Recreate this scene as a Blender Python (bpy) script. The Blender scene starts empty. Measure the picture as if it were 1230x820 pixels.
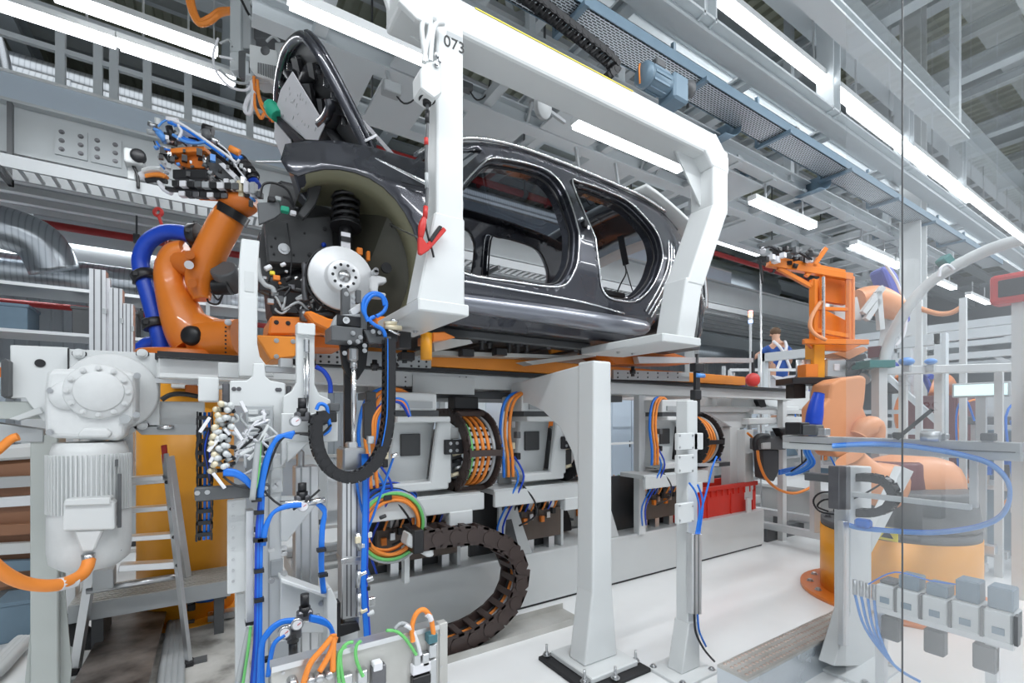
import bpy, bmesh, math, random
from mathutils import Vector, Matrix
from mathutils.geometry import delaunay_2d_cdt
random.seed(7)
SC = bpy.context.scene
COL = SC.collection
# ---------------------------------------------------------------- camera
cam_d = bpy.data.cameras.new('camera'); cam = bpy.data.objects.new('camera', cam_d); COL.objects.link(cam)
cam_d.sensor_width = 36.0; cam_d.lens = 36.0*568/1230; cam_d.shift_y = 90/1230
cam.location = (0, 0, 1.6)
cam.rotation_euler = (math.pi/2, 0, -math.atan2(.5409, .8411))
cam_d.clip_start = .05; cam_d.clip_end = 300
SC.camera = cam
# ---------------------------------------------------------------- world, exposure
W = bpy.data.worlds.new('world'); SC.world = W; W.use_nodes = True
bg = W.node_tree.nodes['Background']; bg.inputs[0].default_value = (.86, .93, 1, 1); bg.inputs[1].default_value = .62
SC.view_settings.view_transform = 'Standard'; SC.view_settings.look = 'None'
SC.view_settings.exposure = .16; SC.view_settings.gamma = 1
STRIP_POWER = 9.0      # emission of the LED strips
# soft white area lights along hall lamp rows, plus added floor and mezzanine fills
def area(name, loc, sx, sy, power, rot=(0, 0, 0), col=(.94, .97, 1)):
    d = bpy.data.lights.new(name, 'AREA'); d.shape = 'RECTANGLE'; d.size = sx; d.size_y = sy; d.energy = power; d.color = col
    o = bpy.data.objects.new(name, d); COL.objects.link(o); o.location = loc; o.rotation_euler = rot; return o
area('aisle_lamp_row', (4.0, -1.9, 5.94), 18, .2, 180)
area('line_lamp_row', (6, 7.0, 5.6), 18, .4, 300)
area('floor_fill_light', (7.0, -.2, 6.5), 24, .14, 860)  # unseen fill added to brighten the floor, not a known lamp row
area('far_lamp_row', (16, 10.0, 6.8), 16, 2, 300)
area('upper_hall_lamp_row', (4, 11.5, 9.2), 20, 2, 120)
area('under_mezzanine_fill', (3, 13.0, 5.1), 18, .3, 330)  # added fill that lifts the soffit, longer than the one lamp there

# ---------------------------------------------------------------- pixel <-> world helpers (photo pixels on a plane of the place)
CA, SA = .8411, .5409
def py(u, v, y):
    k = (u-615)/568; x = y*(SA+CA*k)/(CA-SA*k); d = SA*x+CA*y
    return Vector((x, y, 1.6+(500-v)*d/568))
def pz(u, v, z):
    d = 568*(z-1.6)/(500-v); r = (u-615)/568*d
    return Vector((CA*r+SA*d, -SA*r+CA*d, z))
def pd(u, v, d):
    r = (u-615)/568*d
    return Vector((CA*r+SA*d, -SA*r+CA*d, 1.6+(500-v)*d/568))
def px(u, v, x):
    k = (u-615)/568; y = x*(CA-SA*k)/(SA+CA*k); d = SA*x+CA*y
    return Vector((x, y, 1.6+(500-v)*d/568))
Z = Vector((0, 0, 1)); Yv = Vector((0, 1, 0)); Xv = Vector((1, 0, 0))
def V(*a): return Vector(a)

# ---------------------------------------------------------------- mesh builder
def smooth_path(pts, k=4, closed=False):
    pts = [Vector(p) for p in pts]
    if len(pts) < 3 or k < 2: return pts
    out = []; n = len(pts)
    rng = range(n if closed else n-1)
    for i in rng:
        if closed: a, b, c, d = pts[i-1], pts[i], pts[(i+1) % n], pts[(i+2) % n]
        else: a, b, c, d = pts[max(i-1, 0)], pts[i], pts[i+1], pts[min(i+2, n-1)]
        for j in range(k):
            t = j/k
            out.append(.5*((2*b)+(c-a)*t+(2*a-5*b+4*c-d)*t*t+(3*b-a-3*c+d)*t**3))
    if not closed: out.append(pts[-1])
    return out
def frame(t, up=Z):
    t = t.normalized(); s = t.cross(up)
    if s.length < 1e-4: s = t.cross(Xv)
    s.normalize(); return s, s.cross(t).normalized()
class MB:
    def __init__(s): s.v = []; s.f = []; s.sm = []
    def add(s, vs, fs, smooth=False):
        o = len(s.v); s.v += [tuple(p) for p in vs]
        for f in fs: s.f.append([i+o for i in f]); s.sm.append(smooth)
        return s
    def box(s, a, b):
        x0, x1 = sorted((a[0], b[0])); y0, y1 = sorted((a[1], b[1])); z0, z1 = sorted((a[2], b[2]))
        return s.add([(x0,y0,z0),(x1,y0,z0),(x1,y1,z0),(x0,y1,z0),(x0,y0,z1),(x1,y0,z1),(x1,y1,z1),(x0,y1,z1)],
                     [(3,2,1,0),(4,5,6,7),(0,1,5,4),(1,2,6,5),(2,3,7,6),(3,0,4,7)])
    def cbox(s, c, d): return s.box([c[i]-d[i]/2 for i in range(3)], [c[i]+d[i]/2 for i in range(3)])
    def bar(s, p0, p1, w, h, up=Z):
        p0 = Vector(p0); p1 = Vector(p1); a, b = frame(p1-p0, up); a = a*w/2; b = b*h/2
        return s.add([p0-a-b, p0+a-b, p0+a+b, p0-a+b, p1-a-b, p1+a-b, p1+a+b, p1-a+b],
                     [(3,2,1,0),(4,5,6,7),(0,1,5,4),(1,2,6,5),(2,3,7,6),(3,0,4,7)])
    def cyl(s, p0, p1, r0, r1=None, n=14, cap=True):
        p0 = Vector(p0); p1 = Vector(p1); r1 = r0 if r1 is None else r1
        a, b = frame(p1-p0); vs = []
        for p, r in ((p0, r0), (p1, r1)):
            for i in range(n):
                t = 2*math.pi*i/n; vs.append(p+a*(r*math.cos(t))+b*(r*math.sin(t)))
        s.add(vs, [(i, (i+1) % n, n+(i+1) % n, n+i) for i in range(n)], True)
        if cap:
            o = len(s.v)-2*n; s.f.append([o+i for i in range(n)][::-1]); s.sm.append(False)
            s.f.append([o+n+i for i in range(n)]); s.sm.append(False)
        return s
    def tube(s, pts, r, n=8, k=4, closed=False, flat=1.0, up=Z):
        P = smooth_path(pts, k, closed)
        if isinstance(r, (list, tuple)):
            R = [q.x for q in smooth_path([(q, 0, 0) for q in r], k, closed)]
        else: R = [r]*len(P)
        m = len(P); vs = []; prev = None
        for i, p in enumerate(P):
            t = (P[(i+1) % m]-P[i-1]) if closed else (P[min(i+1, m-1)]-P[max(i-1, 0)])
            if t.length < 1e-7: t = Vector((1, 0, 0))
            t.normalize()
            if prev is None: a, b = frame(t, up)
            else:
                a = prev-t*prev.dot(t)
                if a.length < 1e-5: a, b = frame(t, up)
                a.normalize(); b = a.cross(t)
            prev = a
            for j in range(n):
                q = 2*math.pi*j/n; vs.append(p+a*(R[i]*math.cos(q)*flat)+b*(R[i]*math.sin(q)))
        fs = []
        for i in range(m if closed else m-1):
            for j in range(n):
                fs.append((i*n+j, i*n+(j+1) % n, ((i+1) % m)*n+(j+1) % n, ((i+1) % m)*n+j))
        s.add(vs, fs, True)
        if not closed:
            o = len(s.v)-m*n
            s.f.append([o+j for j in range(n)]); s.sm.append(False)
            s.f.append([o+(m-1)*n+j for j in range(n)]); s.sm.append(False)
        return s
    def prism(s, poly, vec):
        poly = [Vector(p) for p in poly]; vec = Vector(vec); n = len(poly)
        return s.add(poly+[p+vec for p in poly], [tuple(range(n))[::-1], tuple(range(n, 2*n))]+[(i, (i+1) % n, n+(i+1) % n, n+i) for i in range(n)])
    def lathe(s, prof, o, axis, n=24):
        o = Vector(o); ax = Vector(axis).normalized(); a, b = frame(ax); vs = []
        for r, h in prof:
            for i in range(n):
                t = 2*math.pi*i/n; vs.append(o+ax*h+a*(r*math.cos(t))+b*(r*math.sin(t)))
        fs = []
        for k in range(len(prof)-1):
            for i in range(n): fs.append((k*n+i, k*n+(i+1) % n, (k+1)*n+(i+1) % n, (k+1)*n+i))
        return s.add(vs, fs, True)
    def sphere(s, c, r, n=12, sz=(1, 1, 1)):
        m = n//2; vs = []
        for i in range(m+1):
            a = math.pi*i/m
            for j in range(n):
                b = 2*math.pi*j/n; vs.append((c[0]+r*sz[0]*math.sin(a)*math.cos(b), c[1]+r*sz[1]*math.sin(a)*math.sin(b), c[2]+r*sz[2]*math.cos(a)))
        return s.add(vs, [(i*n+j, i*n+(j+1) % n, (i+1)*n+(j+1) % n, (i+1)*n+j) for i in range(m) for j in range(n)], True)
    # photo-pixel shapes on a plane y = const, with real depth dy behind it
    def pbox(s, u0, v0, u1, v1, y, dy):
        um = (u0+u1)/2; a = py(u0, v0, y); b = py(u1, v1, y); zt = py(um, v0, y).z; zb = py(um, v1, y).z
        return s.box((a.x, y, zb), (b.x, y+dy, zt))
    def pprism(s, uv, y, dy): return s.prism([py(u, v, y) for u, v in uv], (0, dy, 0))
    def ptube(s, uv, y, r, **k):
        return s.tube([py(p[0], p[1], p[2] if len(p) > 2 else y) for p in uv], r, **k)
    def ibeam(s, p0, p1, w, h, t=.02):
        p0 = Vector(p0); p1 = Vector(p1); a, b = frame(p1-p0)
        s.bar(p0+b*(h/2-t/2), p1+b*(h/2-t/2), w, t); s.bar(p0-b*(h/2-t/2), p1-b*(h/2-t/2), w, t)
        return s.bar(p0, p1, t, h-2*t)
ORG = {}
def mesh_of(mb, name, org=None):
    me = bpy.data.meshes.new(name); o = org or Vector((0, 0, 0))
    me.from_pydata([(p[0]-o[0], p[1]-o[1], p[2]-o[2]) for p in mb.v], [], mb.f)
    me.polygons.foreach_set('use_smooth', mb.sm); me.update(); return me
def build(mb, name, mat, parent=None, bev=0, seg=1, stuff=False, label=None):
    if parent is not None: org = ORG[parent.name]
    else:
        xs = [p[0] for p in mb.v]; ys = [p[1] for p in mb.v]; zs = [p[2] for p in mb.v]
        org = Vector(((min(xs)+max(xs))/2, (min(ys)+max(ys))/2, min(zs)))
    me = mesh_of(mb, name, org); me.materials.append(mat)
    o = bpy.data.objects.new(name, me); COL.objects.link(o)
    if parent is not None: o.parent = parent
    else: o.location = org
    ORG[o.name] = org
    if bev:
        m = o.modifiers.new('bevel', 'BEVEL'); m.width = bev; m.segments = seg; m.limit_method = 'ANGLE'; m.angle_limit = math.radians(40)
    if stuff: o['kind'] = 'stuff'
    if label: o['label'] = label
    return o
def thing(name, label, cat, loc, group=None):
    o = bpy.data.objects.new(name, None); o.empty_display_size = .1; COL.objects.link(o); o.location = loc
    o['label'] = label; o['category'] = cat
    if group: o['group'] = group
    ORG[o.name] = Vector(loc); return o
def tag(o, label, cat, group=None):
    o['label'] = label; o['category'] = cat
    if group: o['group'] = group
    return o
def struct(o, label=None):
    o['kind'] = 'structure'
    if label: o['label'] = label
    return o
def copy_tree(root, loc, label=None, rz=None):
    r = root.copy(); COL.objects.link(r); r.location = loc; ORG[r.name] = Vector(loc)
    if label: r['label'] = label
    if rz is not None: r.rotation_euler.z = rz
    for c in [q for q in SC.objects if q.parent == root]:
        d = c.copy(); COL.objects.link(d); d.parent = r
        for g in [q for q in SC.objects if q.parent == c]:
            e = g.copy(); COL.objects.link(e); e.parent = d
    return r
_SH = {}
def inst(name, key, maker, mat, parent, M, label=None):
    """one object that shares the mesh data of its kind; M places it in the world"""
    kk = (key, mat.name)
    if kk not in _SH:
        mb = MB(); maker(mb); me = mesh_of(mb, name); me.materials.append(mat); _SH[kk] = me
    o = bpy.data.objects.new(name, _SH[kk]); COL.objects.link(o); o.parent = parent
    o.matrix_local = Matrix.Translation(-ORG[parent.name]) @ M
    ORG[o.name] = ORG[parent.name]
    return o
def axis_m(p, ax, s=1.0):
    ax = Vector(ax).normalized(); a, b = frame(ax)
    R = Matrix((a, b, ax)).transposed().to_4x4()
    return Matrix.Translation(Vector(p)) @ R @ Matrix.Scale(s, 4)
def _bolt(mb):
    mb.cyl((0, 0, 0), (0, 0, .25), 1.5, n=12); mb.cyl((0, 0, .25), (0, 0, 1.0), 1.0, n=6); mb.cyl((0, 0, 1), (0, 0, 1.15), .55, n=8)
def bolt(parent, p, ax=(0, -1, 0), r=.01, mat=None): return inst('bolt', 'bolt', _bolt, mat or M['steel'], parent, axis_m(p, ax, r))
def bolts_uv(parent, uvs, y, r=.008, mat=None):
    for u, v in uvs: bolt(parent, py(u, v, y), (0, -1, 0), r, mat)
def cable(parent, pts, r, mat, name='cable', n=8, k=5):
    mb = MB(); mb.tube(pts, r, n=n, k=k); return build(mb, name, mat, parent)
def pcable(parent, uv, y, r, mat, name='cable', n=8, k=5):
    return cable(parent, [py(p[0], p[1], p[2] if len(p) > 2 else y) for p in uv], r, mat, name, n, k)
_CN = [0]
def chain(parent, pts, wdir, width, h, pitch, mat, name='chain_link', bars=True, k=10, solid=False):
    """energy chain: links laid along the path, each an object"""
    _CN[0] += 1; cid = _CN[0]
    P = smooth_path(pts, k); wd = Vector(wdir).normalized()
    L = [0]
    for a, b in zip(P, P[1:]): L.append(L[-1]+(b-a).length)
    n = max(2, round(L[-1]/pitch)); st = L[-1]/n
    def maker(mb):
        l = st*.56; t = h*.12
        for sgn in (-1, 1):
            y0 = sgn*width/2
            poly = [(-l, y0, -h/2), (l*.7, y0, -h/2), (l, y0, -h*.3), (l, y0, h*.3), (l*.7, y0, h/2), (-l, y0, h/2)]
            mb.prism(poly, (0, -sgn*t*1.2, 0))
            mb.cyl((st*.3, y0, 0), (st*.3, y0+sgn*t*.35, 0), h*.36, n=12)
        if bars is not True: mb.box((-l*.2, -width/2, -h*.46), (l*.2, width/2, -h*.36))
        if bars is True:
            for z in (-h/2+t/2, h/2-t/2): mb.box((-l*.35, -width/2, z-t/2), (l*.25, width/2, z+t/2))
        if solid: mb.box((-l*.62, -width/2+t, -h*.4), (l*.62, width/2-t, h*.4))
    def at(s):
        for i in range(len(L)-1):
            if L[i+1] >= s:
                f = (s-L[i])/max(L[i+1]-L[i], 1e-9); return P[i].lerp(P[i+1], f), (P[i+1]-P[i]).normalized()
        return P[-1], (P[-1]-P[-2]).normalized()
    for i in range(n):
        p, t = at((i+.5)*st); nn = t.cross(wd).normalized()
        M4 = Matrix((t, wd, nn)).transposed().to_4x4()
        inst(name, (cid, name), maker, mat, parent, Matrix.Translation(p) @ M4)
        if bars > 1 and i % bars == bars//2: inst('crossbar', (cid, 'bar'), lambda mb: mb.box((-st*.3, -width/2, h*.2), (st*.3, width/2, h*.5)).box((-st*.3, -width/2, -h*.5), (st*.3, width/2, -h*.35)), mat, parent, Matrix.Translation(p) @ M4)
def text(parent, s, p, size, xdir, updir, mat, name='lettering'):
    cu = bpy.data.curves.new(name, 'FONT'); cu.body = s; cu.size = size; cu.extrude = .0006; cu.align_x = 'CENTER'; cu.align_y = 'CENTER'
    o = bpy.data.objects.new(name, cu); COL.objects.link(o); cu.materials.append(mat); o.parent = parent
    xd = Vector(xdir).normalized(); ud = Vector(updir).normalized(); R = Matrix((xd, ud, xd.cross(ud))).transposed().to_4x4()
    bpy.context.view_layer.update(); me = bpy.data.meshes.new_from_object(o.evaluated_get(bpy.context.evaluated_depsgraph_get())); bpy.data.objects.remove(o)
    o = bpy.data.objects.new(name, me); COL.objects.link(o); o.parent = parent
    if not me.materials: me.materials.append(mat)
    o.matrix_local = Matrix.Translation(Vector(p)-ORG[parent.name]) @ R; return o

# ---------------------------------------------------------------- materials
M = {}
def mk(name, col, rough=.5, metal=0., var=.06, scale=6., bump=0., coat=0., rv=.08, spec=None):
    m = bpy.data.materials.new(name); m.use_nodes = True; nt = m.node_tree; b = nt.nodes['Principled BSDF']
    tc = nt.nodes.new('ShaderNodeTexCoord'); no = nt.nodes.new('ShaderNodeTexNoise'); no.inputs['Scale'].default_value = scale; no.inputs['Detail'].default_value = 4
    nt.links.new(tc.outputs['Object'], no.inputs['Vector'])
    mx = nt.nodes.new('ShaderNodeMix'); mx.data_type = 'RGBA'
    mx.inputs[6].default_value = (*[max(0, c*(1-var)) for c in col], 1); mx.inputs[7].default_value = (*[min(1, c*(1+var)) for c in col], 1)
    nt.links.new(no.outputs['Fac'], mx.inputs[0]); nt.links.new(mx.outputs[2], b.inputs['Base Color'])
    mr = nt.nodes.new('ShaderNodeMapRange'); mr.inputs['To Min'].default_value = max(.02, rough-rv); mr.inputs['To Max'].default_value = min(1, rough+rv)
    nt.links.new(no.outputs['Fac'], mr.inputs['Value']); nt.links.new(mr.outputs[0], b.inputs['Roughness'])
    b.inputs['Metallic'].default_value = metal
    if coat: b.inputs['Coat Weight'].default_value = coat; b.inputs['Coat Roughness'].default_value = .04
    if bump:
        bp = nt.nodes.new('ShaderNodeBump'); bp.inputs['Strength'].default_value = bump; bp.inputs['Distance'].default_value = .01
        nt.links.new(no.outputs['Fac'], bp.inputs['Height']); nt.links.new(bp.outputs[0], b.inputs['Normal'])
    M[name] = m; return m
mk('white', (.67, .69, .69), .38, 0, .04, 3)
mk('white_cast', (.66, .675, .675), .5, 0, .05, 30, .12)
mk('offwhite', (.60, .62, .62), .42, 0, .06, 3)
mk('grey', (.40, .42, .43), .45, 0, .08, 3)
mk('beam_grey', (.50, .53, .54), .5, 0, .08, 1.5)
mk('beam_white', (.58, .62, .64), .5, 0, .06, 1.5)
mk('post_grey', (.46, .49, .47), .45, 0, .05, 3)
mk('dark_grey', (.10, .105, .11), .5, 0, .15, 8)
mk('panel_dark', (.055, .056, .058), .42, .1, .3, 5)
mk('black', (.014, .014, .016), .42, 0, .3, 12)
mk('rubber', (.02, .02, .022), .7, 0, .3, 12)
mk('alu', (.68, .69, .70), .36, .85, .06, 20)
mk('steel', (.55, .56, .57), .3, .95, .1, 25)
mk('dark_steel', (.16, .16, .17), .38, .7, .2, 20)
mk('chrome', (.8, .81, .82), .24, 1, .03, 10, rv=.03)
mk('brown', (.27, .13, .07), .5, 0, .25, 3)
mk('disc_grey', (.66, .67, .68), .45, .25, .04, 40)
mk('orange', (.78, .215, .022), .36, 0, .08, 5, coat=.3)
mk('orange_deep', (.62, .155, .016), .42, 0, .1, 6)
mk('skid_orange', (.80, .27, .03), .45, 0, .1, 6)
mk('yellow_orange', (.86, .36, .02), .4, 0, .06, 4)
mk('orange_cable', (.86, .27, .04), .5, 0, .05, 20)
mk('green_cable', (.16, .55, .16), .5, 0, .05, 20)
mk('blue_hose', (.008, .06, .50), .38, 0, .08, 10)
mk('blue_cable', (.012, .17, .68), .4, 0, .08, 20)
mk('light_blue', (.10, .30, .72), .4, 0, .08, 20)
mk('red', (.55, .03, .025), .45, 0, .1, 10)
mk('red_plastic', (.66, .035, .02), .42, 0, .06, 10)
mk('pipe_red', (.42, .03, .03), .45, 0, .1, 4)
mk('chain_brown', (.055, .038, .034), .5, 0, .2, 9)
mk('car_paint', (.04, .042, .054), .28, .45, .15, 3, coat=1.)
mk('sill_lit_paint', (.20, .21, .245), .3, .6, .1, 3, coat=1.)  # car paint made paler, the sill's highlight put into its colour
mk('car_inner', (.035, .036, .04), .45, 0, .2, 5)
mk('primer_olive', (.17, .165, .105), .5, 0, .12, 6)
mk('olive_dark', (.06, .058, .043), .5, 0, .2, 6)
mk('stud_tint', (.50, .40, .35), .5, .2, .1, 10)
mk('floor_tin', (.11, .085, .07), .55, .2, .3, 5)
mk('paper', (.74, .74, .77), .7, 0, .03, 5)
mk('green_foam', (.02, .36, .22), .6, 0, .08, 12)
mk('yellow', (.82, .68, .05), .5, 0, .05, 12)
mk('brass', (.74, .66, .48), .4, .3, .1, 20)
mk('denim_blue', (.03, .09, .33), .8, 0, .15, 30)
mk('skin', (.62, .36, .25), .55, 0, .06, 30)
mk('hair', (.12, .07, .04), .7, 0, .2, 40)
mk('motor_blue', (.16, .24, .31), .42, .1, .1, 10)
mk('duct', (.62, .66, .70), .28, .9, .12, 3)
mk('roof_deck', (.40, .41, .32), .6, 0, .12, 1.2)
mk('ceil_grey', (.40, .43, .45), .6, 0, .1, .8)
mk('wall_grey', (.42, .45, .48), .6, 0, .08, .8)
mk('pale_blue_panel', (.52, .60, .68), .5, 0, .06, 1)
mk('teal', (.02, .16, .15), .5, 0, .1, 12)
mk('wine', (.13, .03, .035), .5, 0, .15, 8)
mk('pale_orange', (.74, .33, .16), .45, 0, .08, 5)
mk('purple_blue', (.10, .12, .45), .45, 0, .1, 6)
mk('print_black', (.02, .02, .02), .6, 0, 0, 5)
mk('box_teal', (.06, .17, .2), .5, 0, .1, 12)
def mk_glass(name, tint, spec=1.0, ior=1.5, haze=0.):
    m = bpy.data.materials.new(name); m.use_nodes = True; nt = m.node_tree; nt.nodes.remove(nt.nodes['Principled BSDF'])
    out = nt.nodes['Material Output']; tr = nt.nodes.new('ShaderNodeBsdfTransparent'); tr.inputs[0].default_value = (*tint, 1)
    gl = nt.nodes.new('ShaderNodeBsdfGlossy'); gl.inputs['Roughness'].default_value = .01
    fr = nt.nodes.new('ShaderNodeFresnel'); fr.inputs[0].default_value = ior
    mx = nt.nodes.new('ShaderNodeMixShader')
    ml = nt.nodes.new('ShaderNodeMath'); ml.operation = 'MULTIPLY'; ml.inputs[1].default_value = spec; nt.links.new(fr.outputs[0], ml.inputs[0])
    nt.links.new(ml.outputs[0], mx.inputs[0]); nt.links.new(tr.outputs[0], mx.inputs[1]); nt.links.new(gl.outputs[0], mx.inputs[2])
    last = mx
    if haze:
        df = nt.nodes.new('ShaderNodeBsdfDiffuse'); df.inputs[0].default_value = (.8, .84, .87, 1)
        tc = nt.nodes.new('ShaderNodeTexCoord'); no = nt.nodes.new('ShaderNodeTexNoise'); no.inputs['Scale'].default_value = 1.5; nt.links.new(tc.outputs['Object'], no.inputs[0])
        mr = nt.nodes.new('ShaderNodeMapRange'); mr.inputs['To Min'].default_value = haze*.6; mr.inputs['To Max'].default_value = haze*1.4; nt.links.new(no.outputs[0], mr.inputs[0])
        m2 = nt.nodes.new('ShaderNodeMixShader'); nt.links.new(mr.outputs[0], m2.inputs[0]); nt.links.new(mx.outputs[0], m2.inputs[1]); nt.links.new(df.outputs[0], m2.inputs[2]); last = m2
    nt.links.new(last.outputs[0], out.inputs[0]); M[name] = m; return m
mk_glass('glass_tint', (.24, .26, .29), .55)
mk_glass('glass_clear', (.95, .965, .975), .62, 1.5, .04)
def mk_emit(name, col, s):
    m = bpy.data.materials.new(name); m.use_nodes = True; nt = m.node_tree; b = nt.nodes['Principled BSDF']
    b.inputs['Base Color'].default_value = (.9, .9, .9, 1); b.inputs['Emission Color'].default_value = (*col, 1); b.inputs['Emission Strength'].default_value = s; M[name] = m
mk_emit('led', (.94, .97, 1), STRIP_POWER)
mk_emit('screen', (.45, .8, .8), .7); mk_emit('lamp_red', (1, .1, .05), 2); mk_emit('lamp_orange', (1, .45, .1), 2); mk_emit('lamp_blue', (.3, .5, 1), 2)
def node_mat(name, fn):
    m = bpy.data.materials.new(name); m.use_nodes = True; fn(m.node_tree, m.node_tree.nodes['Principled BSDF']); M[name] = m
def _ramp(nt, src, stops):
    r = nt.nodes.new('ShaderNodeValToRGB'); e = r.color_ramp.elements
    e[0].position, e[0].color = stops[0][0], (*stops[0][1], 1); e[1].position, e[1].color = stops[-1][0], (*stops[-1][1], 1)
    for p, c in stops[1:-1]: q = e.new(p); q.color = (*c, 1)
    nt.links.new(src, r.inputs[0]); return r
def _noise(nt, sc, det=6, co='Object', st=(1, 1, 1)):
    tc = nt.nodes.new('ShaderNodeTexCoord'); mp = nt.nodes.new('ShaderNodeMapping'); mp.inputs['Scale'].default_value = st
    no = nt.nodes.new('ShaderNodeTexNoise'); no.inputs['Scale'].default_value = sc; no.inputs['Detail'].default_value = det
    nt.links.new(tc.outputs[co], mp.inputs[0]); nt.links.new(mp.outputs[0], no.inputs[0]); return no
def _floor(nt, b):
    no = _noise(nt, .9, 8); r = _ramp(nt, no.outputs[0], [(.3, (.80, .81, .81)), (.6, (.87, .88, .88)), (.8, (.83, .84, .84))])
    nt.links.new(r.outputs[0], b.inputs['Base Color']); b.inputs['Roughness'].default_value = .22
    n2 = _noise(nt, 90, 3); bp = nt.nodes.new('ShaderNodeBump'); bp.inputs['Strength'].default_value = .03; nt.links.new(n2.outputs[0], bp.inputs['Height']); nt.links.new(bp.outputs[0], b.inputs['Normal'])
node_mat('epoxy_floor', _floor)
def _conc(nt, b):
    no = _noise(nt, 5, 10); r = _ramp(nt, no.outputs[0], [(.32, (.20, .19, .175)), (.5, (.50, .49, .46)), (.7, (.60, .59, .56))])
    nt.links.new(r.outputs[0], b.inputs['Base Color']); b.inputs['Roughness'].default_value = .85
    bp = nt.nodes.new('ShaderNodeBump'); bp.inputs['Strength'].default_value = .25; nt.links.new(no.outputs[0], bp.inputs['Height']); nt.links.new(bp.outputs[0], b.inputs['Normal'])
node_mat('concrete', _conc)
def _rust(nt, b):
    no = _noise(nt, 6, 10); r = _ramp(nt, no.outputs[0], [(.3, (.06, .05, .045)), (.5, (.20, .175, .16)), (.7, (.30, .265, .24))])
    nt.links.new(r.outputs[0], b.inputs['Base Color']); b.inputs['Roughness'].default_value = .42; b.inputs['Metallic'].default_value = .6
node_mat('mill_steel', _rust)
def _spiral(nt, b):
    tc = nt.nodes.new('ShaderNodeTexCoord'); wv = nt.nodes.new('ShaderNodeTexWave'); wv.inputs['Scale'].default_value = 4; wv.bands_direction = 'X'
    nt.links.new(tc.outputs['Object'], wv.inputs[0]); r = _ramp(nt, wv.outputs[0], [(0, (.45, .49, .53)), (.15, (.62, .66, .70)), (1, (.66, .70, .74))])
    nt.links.new(r.outputs[0], b.inputs['Base Color']); b.inputs['Metallic'].default_value = .9; b.inputs['Roughness'].default_value = .28
    bp = nt.nodes.new('ShaderNodeBump'); bp.inputs['Strength'].default_value = .5; nt.links.new(wv.outputs[0], bp.inputs['Height']); nt.links.new(bp.outputs[0], b.inputs['Normal'])
node_mat('spiral_duct', _spiral)
def _perf(nt, b):   # perforated galvanised sheet: the slots are fine print-size holes
    tc = nt.nodes.new('ShaderNodeTexCoord'); br = nt.nodes.new('ShaderNodeTexBrick'); br.inputs['Scale'].default_value = 14
    br.inputs['Color1'].default_value = (.03, .035, .04, 1); br.inputs['Color2'].default_value = (.03, .035, .04, 1); br.inputs['Mortar'].default_value = (.60, .66, .70, 1); br.inputs['Mortar Size'].default_value = .075
    br.inputs['Brick Width'].default_value = .8; br.inputs['Row Height'].default_value = .3
    nt.links.new(tc.outputs['Object'], br.inputs[0]); nt.links.new(br.outputs[0], b.inputs['Base Color']); b.inputs['Roughness'].default_value = .4; b.inputs['Metallic'].default_value = .4
node_mat('perforated', _perf)
def _sheet(nt, b):
    no = _noise(nt, 3, 8, st=(1, 1, 1)); r = _ramp(nt, no.outputs[0], [(.3, (.42, .41, .38)), (.55, (.55, .545, .52)), (.75, (.62, .61, .58))])
    nt.links.new(r.outputs[0], b.inputs['Base Color']); b.inputs['Roughness'].default_value = .42; b.inputs['Metallic'].default_value = .35
node_mat('brushed_sheet', _sheet)
# ================================================================ the hall
def sbox(name, a, b, mat, label=None, bev=0):
    mb = MB(); mb.box(a, b); return struct(build(mb, name, M[mat], None, bev), label)
sbox('floor', (-12, -12, -.15), (42, 19, 0), 'epoxy_floor')
def corr(name, mat, x0, x1, y0, y1, z, pitch, dep, vert=False):
    mb = MB(); n = int((x1-x0)/pitch); pr = []
    for i in range(n):
        x = x0+i*pitch
        pr += [(x, 0), (x+pitch*.42, 0), (x+pitch*.5, dep), (x+pitch*.92, dep)]
    vs = []
    for x, h in pr:
        if vert: vs += [(x, z+h, y0), (x, z+h, y1)]
        else: vs += [(x, y0, z+h), (x, y1, z+h)]
    mb.add(vs, [(2*i, 2*i+1, 2*i+3, 2*i+2) for i in range(len(pr)-1)])
    return struct(build(mb, name, M[mat]))
corr('ceiling', 'roof_deck', -12, 42, -4, 19, 10.2, .32, .09)
corr('wall_back', 'wall_grey', -12, 42, 0, 10.2, 18.5, .5, .05, True)
sbox('wall_left', (-12.2, -4, 0), (-12, 19, 10.2), 'wall_grey')
sbox('wall_right', (42, -4, 0), (42.2, 19, 10.2), 'wall_grey')
def sbeam(name, p0, p1, w, h, mat, ib=True, t=.025):
    mb = MB(); (mb.ibeam(p0, p1, w, h, t) if ib else mb.bar(p0, p1, w, h)); return struct(build(mb, name, M[mat]))
# roof structure: main girders along the line, cross girders, purlins
for y in (.4, 5.5, 9.6, 14.2): sbeam('ceiling_beam', (-10, y, 8.9), (42, y, 8.9), .35, .6, 'beam_white')
for i in range(13):
    x = -7+i*3.7
    sbeam('ceiling_beam', (x, -3.5, 9.5), (x, 18.5, 9.5), .3, .5, 'beam_white')
for i in range(9):
    y = -2.6+i*2.4
    sbeam('ceiling_purlin_beam', (-10, y, 9.95), (42, y, 9.95), .12, .3, 'beam_grey')
for i in range(7):     # lattice braces between the girders
    x = -2+i*5
    sbeam('ceiling_brace_beam', (x, 5.5, 9.2), (x+3.7, 9.6, 9.2), .12, .12, 'beam_grey', False)
    sbeam('ceiling_brace_beam', (x+3.7, 5.5, 9.15), (x, 9.6, 9.15), .12, .12, 'beam_grey', False)
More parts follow.
